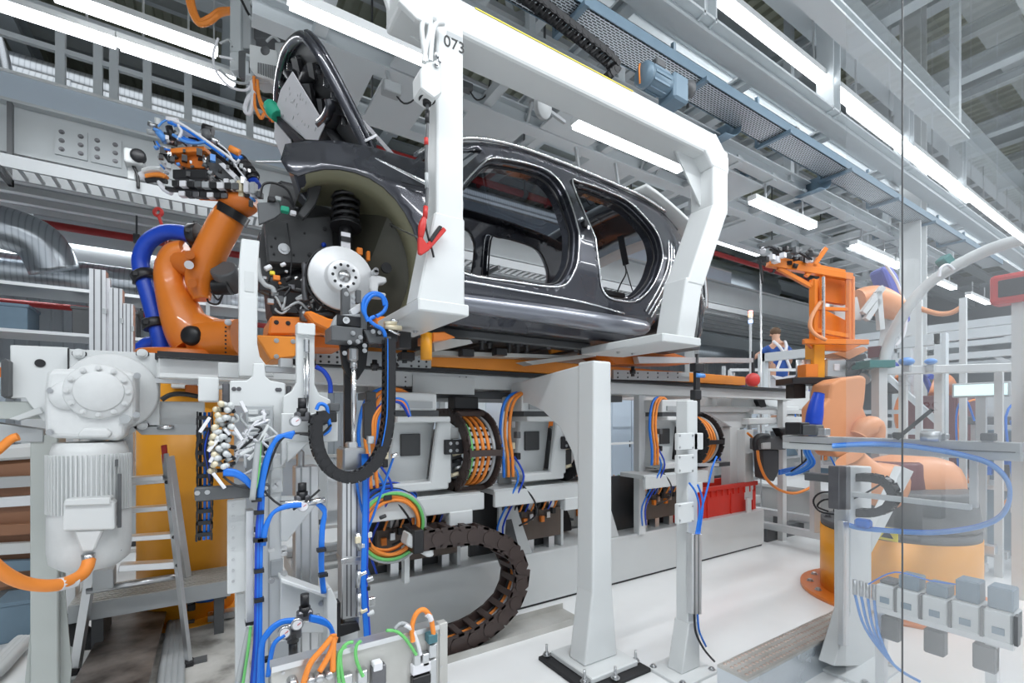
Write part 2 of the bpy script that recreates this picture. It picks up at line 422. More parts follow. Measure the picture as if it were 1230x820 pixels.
# wide flanged beams nearer to the camera, above the aisle
for y, z, w, h in ((3.1, 7.1, .42, .5), (1.6, 7.6, .3, .4)):
    sbeam('ceiling_aisle_beam', (1.5, y, z), (42, y, z), w, h, 'beam_white')
for i in range(9):
    x = 3.2+i*2.6
    sbeam('ceiling_cross_beam', (x, .4, 7.55), (x, 9.6, 7.55), .22, .3, 'beam_white')
for y, z, w, h in ((2.3, 8.3, .5, .12), (3.9, 8.35, .4, .1), (6.9, 8.4, .4, .1)):
    sbeam('ceiling_flat_beam', (2, y, z), (42, y, z), w, h, 'beam_grey', False)
for i in range(11):
    sbeam('ceiling_grid_beam', (4.6+i*2.1, .4, 8.15), (4.6+i*2.1, 7.2, 8.15), .16, .2, 'beam_white')
# columns of the hall
for i, (x, y) in enumerate([(-4.5, 9.6), (4.5, 9.6), (13, 9.6), (22, 9.6), (31, 9.6), (10.5, 3.2), (17, 2.6), (27, 3.2), (4.5, 15.5), (13, 15.5), (22, 15.5)]):
    sbeam('column', (x, y, 0), (x, y, 8.9), .3, .3, 'offwhite', True, .03)

# ---- mezzanine on the left and behind the line
sbeam('mezzanine_edge_beam', (-10, 9, 5.45), (42, 9, 5.45), .3, .72, 'beam_grey', True, .04)
sbeam('mezzanine_beam', (-10, 13.6, 5.2), (42, 13.6, 5.2), .3, .6, 'beam_white', True, .04)
slab = sbox('mezzanine_ceiling', (-10, 9.2, 5.7), (42, 18.4, 5.85), 'ceil_grey')
ORG_s = ORG[slab.name]
mb = MB()
rib = None
for i in range(9):     # pale ribs under the soffit
    y = 9.6+i*.55
    mb = MB(); mb.box((-10, y, 5.58), (42, y+.13, 5.70)); o = build(mb, 'soffit_rib', M['white'], slab)
ep = thing('edge_plate', 'pale grey edge panel along the top of the left mezzanine beam', 'panel', (-2, 8.9, 5.8))
mb = MB(); mb.box((-10, 8.88, 5.82), (14, 8.92, 6.15)); build(mb, 'panel', M['pale_blue_panel'], ep)
mb = MB(); mb.box((-10, 8.86, 6.15), (14, 8.94, 6.19)); build(mb, 'rail', M['white'], ep)
# splice plates with bolts on the web of the edge beam
for j, u in enumerate((86, 128, 210, 262)):
    sp = thing('splice_plate', ['bolted splice plate under the second railing post from the left', 'steel splice plate with bolts beside the security camera bracket on the beam',
        'steel splice plate on the beam web just behind the black gripper', 'steel splice plate on the beam web next to the open bonnet'][j], 'plate', py(u, 170, 8.97))
    c = py(u, 170, 8.97); c.z = 5.45; sp.location = c; ORG[sp.name] = c
    mb = MB(); mb.cbox(c, (.34, .03, .4)); build(mb, 'plate', M['beam_grey'], sp)
    for a in (-.1, .1):
        for b in (-.12, 0, .12): bolt(sp, c+V(a, -.015, b), (0, -1, 0), .022, M['dark_steel'])
# railing on the mezzanine
rl = thing('mezzanine_railing', 'white tubular railing along the edge of the left mezzanine', 'railing', (-2, 9, 6.15))
mb = MB(); mb.bar((-8, 9, 7.25), (12, 9, 7.25), .09, .09); build(mb, 'top_rail', M['beam_white'], rl)
mb = MB(); mb.bar((-8, 9, 6.72), (12, 9, 6.72), .07, .07); build(mb, 'middle_rail', M['beam_white'], rl)
for u in (-30, 73, 118, 137, 177, 226, 300, 360, 430):
    x = py(u, 100, 9).x
    mb = MB(); mb.box((x-.05, 8.95, 5.8), (x+.05, 9.05, 7.28)); build(mb, 'post', M['beam_white'], rl)
# drop posts that carry the ladder tray
lt = thing('ladder_tray', 'galvanised wire cable tray running under the left mezzanine edge', 'cable tray', (0, 8.5, 4.75))
for y in (8.35, 8.75):
    mb = MB(); mb.box((-9, y-.02, 4.70), (14, y+.02, 4.86)); build(mb, 'side_rail', M['grey'], lt)
mb = MB()
for i in range(150): mb.box((-9+i*.155, 8.35, 4.71), (-8.965+i*.155, 8.75, 4.735))
build(mb, 'rungs', M['grey'], lt, stuff=True)
for x in (-2.2, .2, 2.6, 5, 8):
    mb = MB(); mb.box((x, 8.3, 4.62), (x+.05, 8.8, 4.7)); mb.box((x, 8.72, 4.62), (x+.05, 8.8, 5.7)); build(mb, 'hanger', M['dark_grey'], lt)
# ducts
def duct(path, r, label, mat='spiral_duct', cuffs=()):
    t = thing('air_duct', label, 'duct', path[0])
    mb = MB(); mb.tube(path, r, n=18, k=6 if len(path) > 2 else 1); build(mb, 'pipe', M[mat], t)
    for a, b in cuffs:
        a = Vector(a); b = Vector(b); mb = MB(); mb.cyl(a, b, r*1.05, n=18); build(mb, 'cuff', M['duct'], t)
duct([(-9, 12.2, 4.25), (0, 12.2, 4.25), (20, 12.2, 4.25)], .33, 'long galvanised spiral duct under the mezzanine behind the left robot', cuffs=[((-1.2, 12.2, 4.25), (-1.1, 12.2, 4.25)), ((2.2, 12.2, 4.25), (2.3, 12.2, 4.25))])
duct([(-3.6, 11.4, 4.7), (-3.0, 11.4, 4.8), (-2.5, 11.45, 4.65), (-2.3, 11.55, 4.2)], .36, 'bent galvanised duct elbow beside the bright lamp at the left edge')
duct([(-9, 11.9, 7.4), (0, 11.9, 7.4), (22, 11.9, 7.4)], .42, 'upper spiral duct above the mezzanine railing', cuffs=[((-2.2, 11.9, 7.4), (-2.1, 11.9, 7.4)), ((.6, 11.9, 7.4), (.7, 11.9, 7.4))])
duct([(-9, 13, 8.3), (4, 13, 8.3), (24, 13, 8.3)], .35, 'highest spiral duct near the corrugated roof behind the lamps')
duct([(-3.2, 10.6, 8.6), (-3.2, 10.6, 8.0), (-3.0, 10.7, 7.3), (-2.9, 10.9, 6.4)], .34, 'vertical galvanised duct dropping behind the railing at the upper left', 'duct')
duct([(-5.4, 10.8, 8.7), (-4.8, 10.8, 8.6), (-4.4, 10.9, 8.1), (-4.3, 11, 7.0)], .36, 'bent dark duct in the far upper left corner of the hall', 'duct')
# red sprinkler mains
def pipe(p0, p1, r, label, mat='pipe_red', name='sprinkler_pipe', cat='pipe'):
    t = thing(name, label, cat, p0); p0 = Vector(p0); p1 = Vector(p1)
    mb = MB(); mb.cyl(p0, p1, r, n=10); build(mb, 'pipe', M[mat], t); dd = (p1-p0); n = max(2, int(dd.length/3))
    for i in range(n):
        q = p0+dd*((i+.5)/n); e = dd.normalized()*.05
        mb = MB(); mb.cyl(q-e, q+e, r*1.35, n=10); mb.box((q.x-.015, q.y-.015, q.z), (q.x+.015, q.y+.015, 10.2 if q.z > 6 else q.z+.455)); build(mb, 'clamp', M['dark_grey'], t)
pipe((-9, 11.9, 5.12), (16, 11.9, 5.12), .07, 'red sprinkler main under the mezzanine above the duct')
pipe((-9, 12.6, 3.75), (16, 12.6, 3.75), .06, 'lower red pipe under the spiral duct on the left')
pipe((.8, 8.2, 6.25), (19.9, 8.2, 6.25), .07, 'red sprinkler main above the car seen through its glass roof')
pipe((4.75, 5.6, 6.42), (4.75, 8.7, 6.42), .05, 'red branch pipe crossing above the glass roof of the car')
pipe((6.5, 3.6, 6.42), (6.5, 8.7, 6.42), .045, 'thin red pipe crossing the ceiling right of the car')
# grey wall panel with punched holes under the mezzanine
wp = thing('punched_panel', 'light grey wall panel with two columns of round holes left of the robot', 'panel', (0, 12.9, 4.2))
a = py(40, 352, 12.9); b = py(345, 300, 12.9)
mb = MB(); mb.box((a.x, 12.9, 3.95), (b.x+4, 12.96, 5.57)); build(mb, 'panel', M['beam_white'], wp)
for u in (76, 86):
    for v in (324.5, 331, 337.5, 343.5):
        p = py(u, v, 12.9); mb = MB(); mb.cyl(p+V(0, .01, 0), p+V(0, -.01, 0), .045, n=10); build(mb, 'hole', M['black'], wp)
# ---- lamps: LED strips with a real housing
def lamp(x0, x1, y, z, label, w=.16, group=None, hang=None):
    t = thing('strip_lamp', label, 'lamp', ((x0+x1)/2, y, z), group)
    mb = MB(); mb.box((x0, y-w/2, z), (x1, y+w/2, z+.07)); build(mb, 'housing', M['white'], t)
    mb = MB(); mb.box((x0+.02, y-w*.46, z-.03), (x1-.02, y+w*.46, z)); build(mb, 'diffuser', M['led'], t)
    for x in (x0+(x1-x0)*.2, x0+(x1-x0)*.8):
        mb = MB(); mb.box((x-.01, y-.01, z+.07), (x+.01, y+.01, hang or (4.88 if y == 3.62 else 7.0 if y == 3.0 else 8.65 if y < 6 else 10.2 if y < 9 else 5.7))); build(mb, 'hanger', M['alu'], t)
def ux(u, y): return py(u, 0, y).x
names = ['nearest', 'second', 'third', 'fourth', 'fifth', 'sixth', 'seventh', 'eighth']
xs = ux(835, 3.0)
for i in range(8): lamp(xs+i*3.0, xs+i*3.0+2.99, 3.0, 6.0, 'long LED strip at the upper right, %s segment of the row' % names[i], .14)
lamp(ux(-60, 7.2), ux(140, 7.2), 7.2, 6.0, 'bright LED strip at the upper left corner, outer row first segment', .2)
lamp(ux(141, 7.2), ux(283, 7.2), 7.2, 6.0, 'bright LED strip at the upper left, outer row ending near the hanging control unit', .2)
lamp(ux(60, 6.75), ux(262, 6.75), 6.75, 6.02, 'bright LED strip at the upper left, inner row behind the orange cable loop', .2)
lamp(ux(345, 3.62), ux(519, 3.62), 3.62, 4.50, 'LED strip above the open bonnet, ending at the pendant cable', .09)
lamp(ux(690, 3.62), ux(819, 3.62), 3.62, 4.52, 'LED strip above the car roof between the two hanger arms', .12)
lamp(ux(903, 3.62), ux(977, 3.62), 3.62, 4.52, 'short LED strip just right of the rear hanger arm', .12)
lamp(ux(1025, 3.62), ux(1070, 3.62), 3.62, 4.52, 'small far LED strip above the orange gripper, nearer half', .12)
lamp(ux(1072, 3.62), ux(1098, 3.62), 3.62, 4.52, 'small far LED strip above the orange gripper, farther half', .12)
lamp(ux(1115, 3.62), ux(1146, 3.62), 3.62, 4.52, 'small LED strip crossing behind the white curved arch', .12)
lamp(ux(1163, 3.62), ux(1187, 3.62), 3.62, 4.52, 'small LED strip just right of the white curved arch', .12)
lamp(ux(862, 7.1), ux(912, 7.1), 7.1, 5.95, 'LED strip low behind the rear of the car', .17)
lamp(ux(-30, 13), ux(45, 13), 13, 5.2, 'bright lamp under the mezzanine at the left edge above the duct elbow', .3)
for i, y in enumerate((-1.9, -4.5)):
    for j in range(5): lamp(-2+j*4, 1.6+j*4, y, 6.0, 'LED strip in the %s aisle lamp row, %s segment' % (('inner', 'outer')[i], names[j]), .13, hang=10.1)
# ---- overhead conveyor structure right above the car
of = thing('overhead_structure', 'white welded steel frame with cover plates hung above the car', 'frame', (3, 4.4, 4.9))
for y, z in ((3.55, 4.95), (4.35, 4.9), (5.15, 4.9)):
    mb = MB(); mb.ibeam((.3, y, z), (14, y, z), .16, .2, .02); build(mb, 'rail_beam', M['beam_white'], of)
for i in range(17):
    x = .8+i*.82
    mb = MB(); mb.bar((x, 3.5, 4.88), (x, 5.2, 4.88), .1, .1); build(mb, 'cross_bar', M['beam_white'], of)
for i, (x0, x1, y0, y1) in enumerate([(.75, 1.3, 4.4, 5.1), (1.4, 1.9, 4.4, 5.1), (1.4, 1.9, 3.65, 4.25), (2.3, 3.0, 4.4, 5.1), (3.1, 3.8, 3.65, 4.25), (4.0, 4.7, 4.4, 5.1), (5.6, 6.5, 3.65, 4.3), (7.4, 8.2, 4.4, 5.1)]):
    mb = MB(); mb.box((x0, y0, 4.80), (x1, y1, 4.83)); build(mb, 'cover_plate', M['beam_white'], of, .004)
for x in (.8, 3.6, 7, 10.4, 13.8):
    for y in (3.55, 5.15):
        mb = MB(); mb.bar((x, y, 4.95), (x, y, 8.9), .1, .1); build(mb, 'hanger', M['beam_white'], of)
# small gear on the frame: deflection wheel, boxes, rods
wh = thing('deflection_wheel', 'pale round pulley wheel under the overhead frame above the car', 'pulley', py(652, 128, 3.55))
c = py(652, 128, 3.55); mb = MB(); mb.lathe([(0, -.03), (.10, -.03), (.11, -.015), (.085, 0), (.11, .015), (.10, .03), (0, .03)], c, (.3, -1, -.2), 24); build(mb, 'wheel', M['offwhite'], wh)
mb = MB(); mb.bar(c, c+V(.3, .05, -.02), .03, .03); mb.bar(c, V(c.x, c.y, 4.85), .05, .03); build(mb, 'arm', M['grey'], wh)
for i, (u, v, s) in enumerate([(470, 108, .16), (560, 105, .12), (595, 88, .14), (640, 118, .12), (700, 235, .1), (748, 260, .1), (778, 172, .13), (795, 195, .1)]):
    p = py(u, v, 4.2); t = thing('junction_box', ['grey junction box under the first cover plate behind the pendant', 'small grey sensor box under the frame right of the white hanger arm', 'grey valve box under the frame beside the pulley rod',
       'white connector box left of the pulley wheel', 'small box behind the car roof near its rear half', 'small box behind the rear edge of the car roof', 'grey box at the right end of the lamp over the roof', 'small grey box below the lamp over the roof'][i], 'box', p)
    mb = MB(); mb.cbox(p, (s, s*.7, s*.6)); build(mb, 'housing', M[['grey', 'dark_grey', 'offwhite'][i % 3]], t, .008)
    mb = MB(); mb.bar(p, V(p.x, 4.33, 4.82), .03, .03); build(mb, 'bracket', M['beam_grey'], t)
    mb = MB(); mb.tube([p+V(0, -.02, 0), p+V(.12, 0, -.08), p+V(.25, .02, .05), p+V(.3, 0, .3)], .008, n=6); build(mb, 'cable', M['black'], t)
# perforated trays and long white beams over the aisle side
def tray(y, z, w, x0, x1, label):
    t = thing('perforated_tray', label, 'cable tray', ((x0+x1)/2, y, z))
    mb = MB(); mb.box((x0, y-w/2, z), (x1, y+w/2, z+.01)); build(mb, 'tray_bottom', M['perforated'], t)
    for s in (-1, 1):
        mb = MB(); mb.box((x0, y+s*w/2-.01, z), (x1, y+s*w/2+.01, z+.1)); build(mb, 'side_wall', M['motor_blue'], t)
    for i in range(int((x1-x0)/1.6)):
        x = x0+.8+i*1.6; mb = MB(); mb.bar((x, y-w/2-.06, z-.03), (x, y+w/2+.06, z-.03), .05, .04); mb.bar((x, y+w/2+.06, z-.03), (x, y+w/2+.06, 5.6), .04, .04); build(mb, 'hanger', M['motor_blue'], t)
tray(3.12, 5.0, .30, .2, 15, 'blue-grey perforated cable tray running above the drive motors')
tray(4.05, 5.35, .3, 3, 15, 'second perforated cable tray behind the drive motors')
oc = thing('overhead_chain', 'black energy chain lying along the overhead perforated tray', 'energy chain', py(690, 50, 2.95))
pp = [py(600, -30, 2.95), py(640, 0, 2.95), py(690, 38, 2.95), py(728, 68, 2.95), py(738, 82, 2.95), py(730, 92, 2.95)]
chain(oc, pp, (0, 1, 0), .1, .07, .065, M['black'], k=6)
for j, (y, z, h) in enumerate(((2.95, 5.45, .2), (3.5, 5.75, .24))):
    sbeam('ceiling_rail_beam', (.6, y, z), (26, y, z), .2, h, 'beam_white')
for u in (838, 990, 1081, 1146):
    x = ux(u, 3.0)
    mb = MB(); mb.ibeam((x, 2.95, 5.5), (x, 2.95, 7.0), .2, .2, .02); struct(build(mb, 'ceiling_hanger_beam', M['beam_white']))
for i in range(7):
    x = 3.3+i*1.9
    sbeam('ceiling_link_beam', (x, 2.95, 5.45), (x, 5.2, 5.45), .12, .14, 'beam_white')
# drive motors
def motor(c, label, s=1.0, rz=0):
    t = thing('drive_motor', label, 'motor', c); c = Vector(c)
    mb = MB(); mb.cyl(c+V(-.02, 0, 0)*s, c+V(.24, 0, 0)*s, .095*s, n=20); build(mb, 'motor_body', M['motor_blue'], t, .006)
    for i in range(10):
        a = 2*math.pi*i/10; mb = MB(); q = c+V(0, .097*math.cos(a), .097*math.sin(a))*s; mb.bar(q+V(0, 0, 0), q+V(.2, 0, 0)*s, .008*s, .02*s); build(mb, 'cooling_fin', M['motor_blue'], t)
    mb = MB(); mb.lathe([(0, -.09), (.07, -.09), (.105, -.06), (.105, -.015), (.09, -.015)], c, (s, 0, 0), 20)
    mb.v = [tuple(c+(Vector(p)-c)*s) for p in mb.v]; build(mb, 'fan_cowl', M['motor_blue'], t)
    mb = MB(); mb.cbox(c+V(.34, 0, -.02)*s, (.2*s, .2*s, .24*s)); build(mb, 'gearbox', M['motor_blue'], t, .02*s)
    mb = MB(); mb.cyl(c+V(.44, -.03, .03)*s, c+V(.52, -.06, .05)*s, .075*s, n=16); build(mb, 'flange', M['dark_grey'], t)
    mb = MB(); mb.cbox(c+V(.1, -.02, .12)*s, (.12*s, .1*s, .07*s)); build(mb, 'terminal_box', M['dark_grey'], t, .008)
    mb = MB(); mb.tube([c+V(-.1, 0, .07)*s, c+V(-.13, -.02, 0)*s, c+V(-.1, 0, -.1)*s], .008, n=6); build(mb, 'cable', M['orange_cable'], t)
motor(py(778, 92, 2.85), 'blue-grey geared motor hanging beside the overhead tray above the car', 1.0)
motor(py(950, 172, 3.4)+V(0, 0, .1), 'smaller far motor under the overhead tray beyond the rear hanger arm', .8)
for i, (u, v) in enumerate([(878, 160), (990, 225)]):     # curved sheet brackets below the tray
    p = py(u, v, 3.2); t = thing('curved_bracket', ['blue-grey curved sheet bracket under the tray right of the motor', 'far curved sheet bracket under the tray'][i], 'bracket', p)
    mb = MB(); pts = [p+V(.22, 0, .28), p+V(.2, 0, .1), p+V(.08, 0, 0), p+V(-.1, 0, -.03)]; q = smooth_path(pts, 5)
    mb.add([a for a in q]+[a+V(0, .35, 0) for a in q], [(k, k+1, len(q)+k+1, len(q)+k) for k in range(len(q)-1)], True); o = build(mb, 'sheet', M['motor_blue'], t)
    m = o.modifiers.new('s', 'SOLIDIFY'); m.thickness = .008
# ================================================================ the car body
CY = 3.33                                       # centre plane of the car
car = thing('car', 'dark grey car body without doors or wheels carried on the overhead hanger, bonnet open', 'car', (1.9, CY, 2.1))
def yside(x, z):
    y = 2.50
    if z < 2.36: y += (2.36-z)*.55
    if z > 2.86: y += (z-2.86)*.40
    if x < .9: y += (.9-x)**2*.30
    if x > 3.1: y += (x-3.1)**2*.42
    y -= .03*math.exp(-((z-2.62)/.13)**2)*(1 if x > 1.1 else 0)
    for cx, r in ((.60, .42), (3.30, .40)):     # flared arches
        d = math.hypot(x-cx, z-2.40); y -= .02*math.exp(-((d-r-.03)/.12)**2)
    return y
def arc(cx, cz, r, a0, a1, n, rz=None):
    rz = rz or r
    return [(cx+r*math.cos(math.radians(a0+(a1-a0)*i/n)), cz+rz*math.sin(math.radians(a0+(a1-a0)*i/n))) for i in range(n+1)]
def cr2(pts, k, closed=True): return [(p.x, p.y) for p in smooth_path([(a, b, 0) for a, b in pts], k, closed)]
outer = [(.33, 2.985), (.44, 3.03), (.56, 3.06), (.78, 3.075), (1.0, 3.075)]
outer += cr2([(1.1, 3.19), (1.38, 3.345), (1.62, 3.42), (1.9, 3.458), (2.35, 3.452), (2.7, 3.43), (3.0, 3.40), (3.28, 3.335), (3.48, 3.24)], 3, False)
outer += cr2([(3.62, 3.08), (3.74, 2.9), (3.86, 2.72), (3.88, 2.55), (3.80, 2.36), (3.68, 2.30)], 3, False)
outer += arc(3.30, 2.34, .37, 0, 180, 14, .40)
outer += [(2.86, 2.23), (2.7, 2.17), (2.2, 2.155), (1.6, 2.15), (1.15, 2.15)]
outer += arc(.60, 2.40, .40, -33, 116, 14, .475)
outer += [(.38, 2.80), (.33, 2.82), (.305, 2.88)]
door_f = cr2([(1.20, 2.86), (1.315, 3.02), (1.46, 3.19), (1.57, 3.285), (1.80, 3.335), (2.02, 3.345), (2.12, 3.27), (2.16, 3.12), (2.15, 2.80), (2.075, 2.56), (1.96, 2.47), (1.6, 2.45), (1.30, 2.445), (1.16, 2.50), (1.13, 2.68)], 4)
door_r = cr2([(2.255, 3.30), (2.34, 3.345), (2.55, 3.35), (2.81, 3.325), (2.96, 3.23), (3.06, 3.08), (3.03, 2.90), (2.90, 2.67), (2.74, 2.49), (2.55, 2.455), (2.40, 2.48), (2.33, 2.60), (2.315, 2.86)], 4)
quarter = cr2([(1.04, 3.085), (1.16, 3.175), (1.36, 3.285), (1.50, 3.335), (1.42, 3.24), (1.27, 3.08), (1.2, 3.05)], 2)
def inside(p, poly):
    x, y = p; c = False; n = len(poly)
    for i in range(n):
        a, b = poly[i], poly[i-1]
        if (a[1] > y) != (b[1] > y) and x < (b[0]-a[0])*(y-a[1])/(b[1]-a[1])+a[0]: c = not c
    return c
def side_mesh(sgn):
    loops = [outer, door_f, door_r, quarter]; pts = []; ed = []
    for l in loops:
        o = len(pts); n = len(l); pts += [Vector(p) for p in l]; ed += [(o+i, o+(i+1) % n) for i in range(n)]
    nb = len(pts)
    xx = .3+.0
    while xx < 3.9:
        zz = 2.18
        while zz < 3.46:
            p = (xx, zz)
            if inside(p, outer) and not any(inside(p, h) for h in loops[1:]):
                if all((Vector(p)-q).length > .02 for q in pts[:nb]): pts.append(Vector(p))
            zz += .034
        xx += .036
    r = delaunay_2d_cdt(pts, ed, [], 0, 1e-5)
    vs, fs = r[0], r[2]; mb = MB(); out = []
    for f in fs:
        c = sum((vs[i] for i in f), Vector((0, 0)))/len(f)
        if inside(c, outer) and not any(inside(c, h) for h in loops[1:]): out.append(tuple(f) if sgn > 0 else tuple(f)[::-1])
    f3 = lambda p, dy=0: (p[0], (yside(p[0], p[1])+dy) if sgn > 0 else 2*CY-yside(p[0], p[1])-dy, p[1])
    mb.add([f3(p) for p in vs], out, True)
    return mb, f3
for sgn in (1, -1):
    mb, f3 = side_mesh(sgn)
    o = build(mb, 'side_panel', M['car_paint'], car)
    m = o.modifiers.new('s', 'SOLIDIFY'); m.thickness = .012; m.offset = -1 if sgn > 0 else 1
    for nm, l, dep in (('door_frame', door_f, .13), ('door_frame', door_r, .13)):
        cx = sum(p[0] for p in l)/len(l); cz = sum(p[1] for p in l)/len(l); mb = MB(); n = len(l)
        prof = [(1.0, 0), (.985, .03), (.965, .035), (.955, .07), (.93, .075), (.92, dep)]   # stepped flange
        vs = []
        for s, dy in prof:
            s, dy = (s, dy) if sgn > 0 else (1-(1-s)*.4, dy*.4)
            for p in l: q = f3(p, dy); vs.append((cx+(q[0]-cx)*s, q[1], cz+(q[2]-cz)*s))
        fs = [(k*n+i, k*n+(i+1) % n, (k+1)*n+(i+1) % n, (k+1)*n+i) for k in range(len(prof)-1) for i in range(n)]
        mb.add(vs, fs, False); build(mb, nm, M['car_paint'], car)
        for s, dy, r in ((1.012, -.002, .007), (.945, .07, .009)):
            mb = MB(); mb.tube([(cx+(p[0]-cx)*s, f3(p, dy)[1], cz+(p[1]-cz)*s) for p in l], r, n=6, k=1, closed=True); build(mb, 'seal_and_highlight', M['chrome' if s > 1 else 'black'], car)  # outer chrome tube draws a highlight line, inner black tube is the seal
    mb = MB(); n = len(quarter); mb.add([f3(p, .02) for p in quarter], [tuple(range(n))]); build(mb, 'quarter_window', M['glass_tint'], car)
    # sill tubes, their long highlights drawn in paler paint and a chrome line
    mb = MB(); mb.tube([(1.02, 2.52 if sgn > 0 else 2*CY-2.52, 2.27), (1.9, 2.475 if sgn > 0 else 2*CY-2.475, 2.265), (2.72, 2.5 if sgn > 0 else 2*CY-2.5, 2.275), (2.86, 2.54 if sgn > 0 else 2*CY-2.54, 2.31)], [.05, .065, .065, .03], n=14); build(mb, 'sill', M['sill_lit_paint'], car)
    if sgn > 0:
        for k in range(3):   # stepped C-pillar flange lines behind the rear door
            pts = [(3.13+.03*k, yside(3.1, 2.95)-.004, 3.02-.02*k), (3.05+.03*k, yside(3.1, 2.8)-.006, 2.80-.02*k), (2.93+.03*k, yside(3., 2.6)-.006, 2.60-.02*k), (2.80+.03*k, yside(2.9, 2.4)-.004, 2.40-.02*k)]
            mb = MB(); mb.tube(pts, .007, n=6); build(mb, 'pillar_bead', M['chrome'], car)
        mb = MB(); mb.tube([(1.05, 2.515, 2.40), (1.6, 2.49, 2.395), (2.2, 2.49, 2.39), (2.6, 2.5, 2.36)], .008, n=6); build(mb, 'sill_highlight', M['chrome'], car)  # chrome tube draws the highlight along the sill
        mb = MB(); mb.tube([(.74, 2.40+.085, 2.96), (.95, 2.455, 2.90), (1.1, 2.455, 2.87), (1.2, 2.46, 2.86)], [.004, .012, .016, .008], n=8, flat=.5); build(mb, 'fender_trim', M['chrome'], car)
# B-pillar latch hardware, belt
for (u, v, s, mt) in [(704, 268, .022, 'black'), (707, 273, .016, 'chrome'), (700, 284, .014, 'chrome'), (703, 330, .012, 'chrome'), (699, 262, .010, 'chrome')]:
    p = py(u, v, 2.50); mb = MB(); mb.cbox(p+V(0, .02, 0), (s*1.4, .05, s*2)); build(mb, 'latch', M[mt], car, .004)
mb = MB(); mb.bar(py(745, 283, 2.9), py(752, 318, 2.9), .06, .012); build(mb, 'seat_belt', M['black'], car)
mb = MB(); mb.tube([py(750, 316, 2.9), py(752, 328, 2.88), py(745, 342, 2.86), py(740, 355, 2.85)], .006, n=6); mb.tube([py(751, 318, 2.9), py(757, 340, 2.9), py(763, 358, 2.9)], .005, n=6); build(mb, 'belt_wire', M['black'], car)
mb = MB(); mb.pbox(722, 349, 752, 356, 2.72, .2); build(mb, 'belt_anchor', M['black'], car, .01)
# roof: frame of painted rails and a tinted glass roof; windscreen; tail
def roof_edge(x):
    q = [(1.5, 3.385), (1.62, 3.42), (1.9, 3.458), (2.35, 3.452), (2.7, 3.43), (3.0, 3.40), (3.28, 3.335), (3.48, 3.24)]
    for (a, b), (c, d) in zip(q, q[1:]):
        if x <= c: t = max(0, (x-a)/(c-a)); z = b+(d-b)*t; break
    else: z = q[-1][1]
    return z
def roof_grid(x0, x1, t0, t1, nx=10, nt=8, dz=0.):
    mb = MB(); vs = []
    for i in range(nx+1):
        x = x0+(x1-x0)*i/nx; z = roof_edge(x); ya = yside(x, z)
        for j in range(nt+1):
            t = t0+(t1-t0)*j/nt; vs.append((x, ya+(2*CY-2*ya)*t, z+.045*math.sin(math.pi*t)+dz))
    return mb.add(vs, [(i*(nt+1)+j, i*(nt+1)+j+1, (i+1)*(nt+1)+j+1, (i+1)*(nt+1)+j) for i in range(nx) for j in range(nt)], True)
def rpart(nm, mat, *a, **k):
    o = build(roof_grid(*a, **k), nm, M[mat], car)
    if nm != 'glass_roof': m = o.modifiers.new('s', 'SOLIDIFY'); m.thickness = .008
    return o
rpart('roof_rail', 'car_paint', 1.5, 3.48, 0, .09); rpart('roof_rail', 'car_paint', 1.5, 3.48, .91, 1)
rpart('roof_header', 'car_paint', 1.5, 1.6, .09, .91, 2); rpart('roof_header', 'car_paint', 3.0, 3.48, .09, .91, 4)
rpart('glass_roof', 'glass_tint', 1.6, 3.0, .09, .91)
mb = MB(); vs = []       # windscreen
for i in range(7):
    f = i/6
    for j in range(9):
        t = j/8; b = math.sin(math.pi*t)
        y = (2.60+.1*f)+(2*CY-2*(2.60+.1*f))*t
        vs.append((1.18+.34*f-.10*b*(1-f)-.05*b*f, y, 3.045+.34*f+.05*b*f))
mb.add(vs, [(i*9+j, i*9+j+1, (i+1)*9+j+1, (i+1)*9+j) for i in range(6) for j in range(8)], True); build(mb, 'windscreen', M['glass_tint'], car)
mb = MB(); mb.tube([(.99, 2.56, 3.085), (1.12, 2.60, 3.205), (1.38, 2.66, 3.355), (1.62, 2.70, 3.43), (1.9, 2.725, 3.468), (2.35, 2.72, 3.462), (2.7, 2.71, 3.44), (3.0, 2.69, 3.41), (3.28, 2.68, 3.345)], .012, n=6); build(mb, 'roof_highlight', M['chrome'], car)  # chrome tube draws the bright highlight of pillar and roof edge
mb = MB(); vs = []       # light grey spoiler above the tailgate
for i in range(6):
    f = i/5; x = 2.98+.72*f
    for j in range(7):
        t = j/6; y = 2.63+.03*f+(2*CY-5.26-.06*f)*t; vs.append((x, y, 3.455-.20*f**1.3+.03*math.sin(math.pi*t)))
mb.add(vs, [(i*7+j, i*7+j+1, (i+1)*7+j+1, (i+1)*7+j) for i in range(5) for j in range(6)], True); o = build(mb, 'roof_spoiler', M['offwhite'], car); m = o.modifiers.new('s', 'SOLIDIFY'); m.thickness = .03
# tail: bumper carrier and tail frame
mb = MB(); mb.tube([(3.74, 2.78, 2.55), (3.9, 3.0, 2.56), (3.96, CY, 2.57), (3.9, 2*CY-3.0, 2.56), (3.74, 2*CY-2.78, 2.55)], .1, n=12, flat=.5); build(mb, 'rear_bumper', M['black'], car)
mb = MB(); mb.tube([(3.42, 2.78, 3.22), (3.7, 2.75, 2.9), (3.8, 2.8, 2.62)], .05, n=8); mb.tube([(3.42, 2*CY-2.78, 3.22), (3.7, 2*CY-2.75, 2.9), (3.8, 2*CY-2.8, 2.62)], .05, n=8); build(mb, 'tail_frame', M['car_paint'], car)
mb = MB(); mb.pprism([(815, 290), (826, 293), (835, 305), (828, 312), (818, 303)], 2.62, .03); build(mb, 'tail_lamp_socket', M['paper'], car, .004)
mb = MB(); mb.tube([(3.72, 2.62, 2.86), (3.80, 2.66, 2.72), (3.86, 2.7, 2.6)], .02, n=6); build(mb, 'tail_trim', M['chrome'], car)
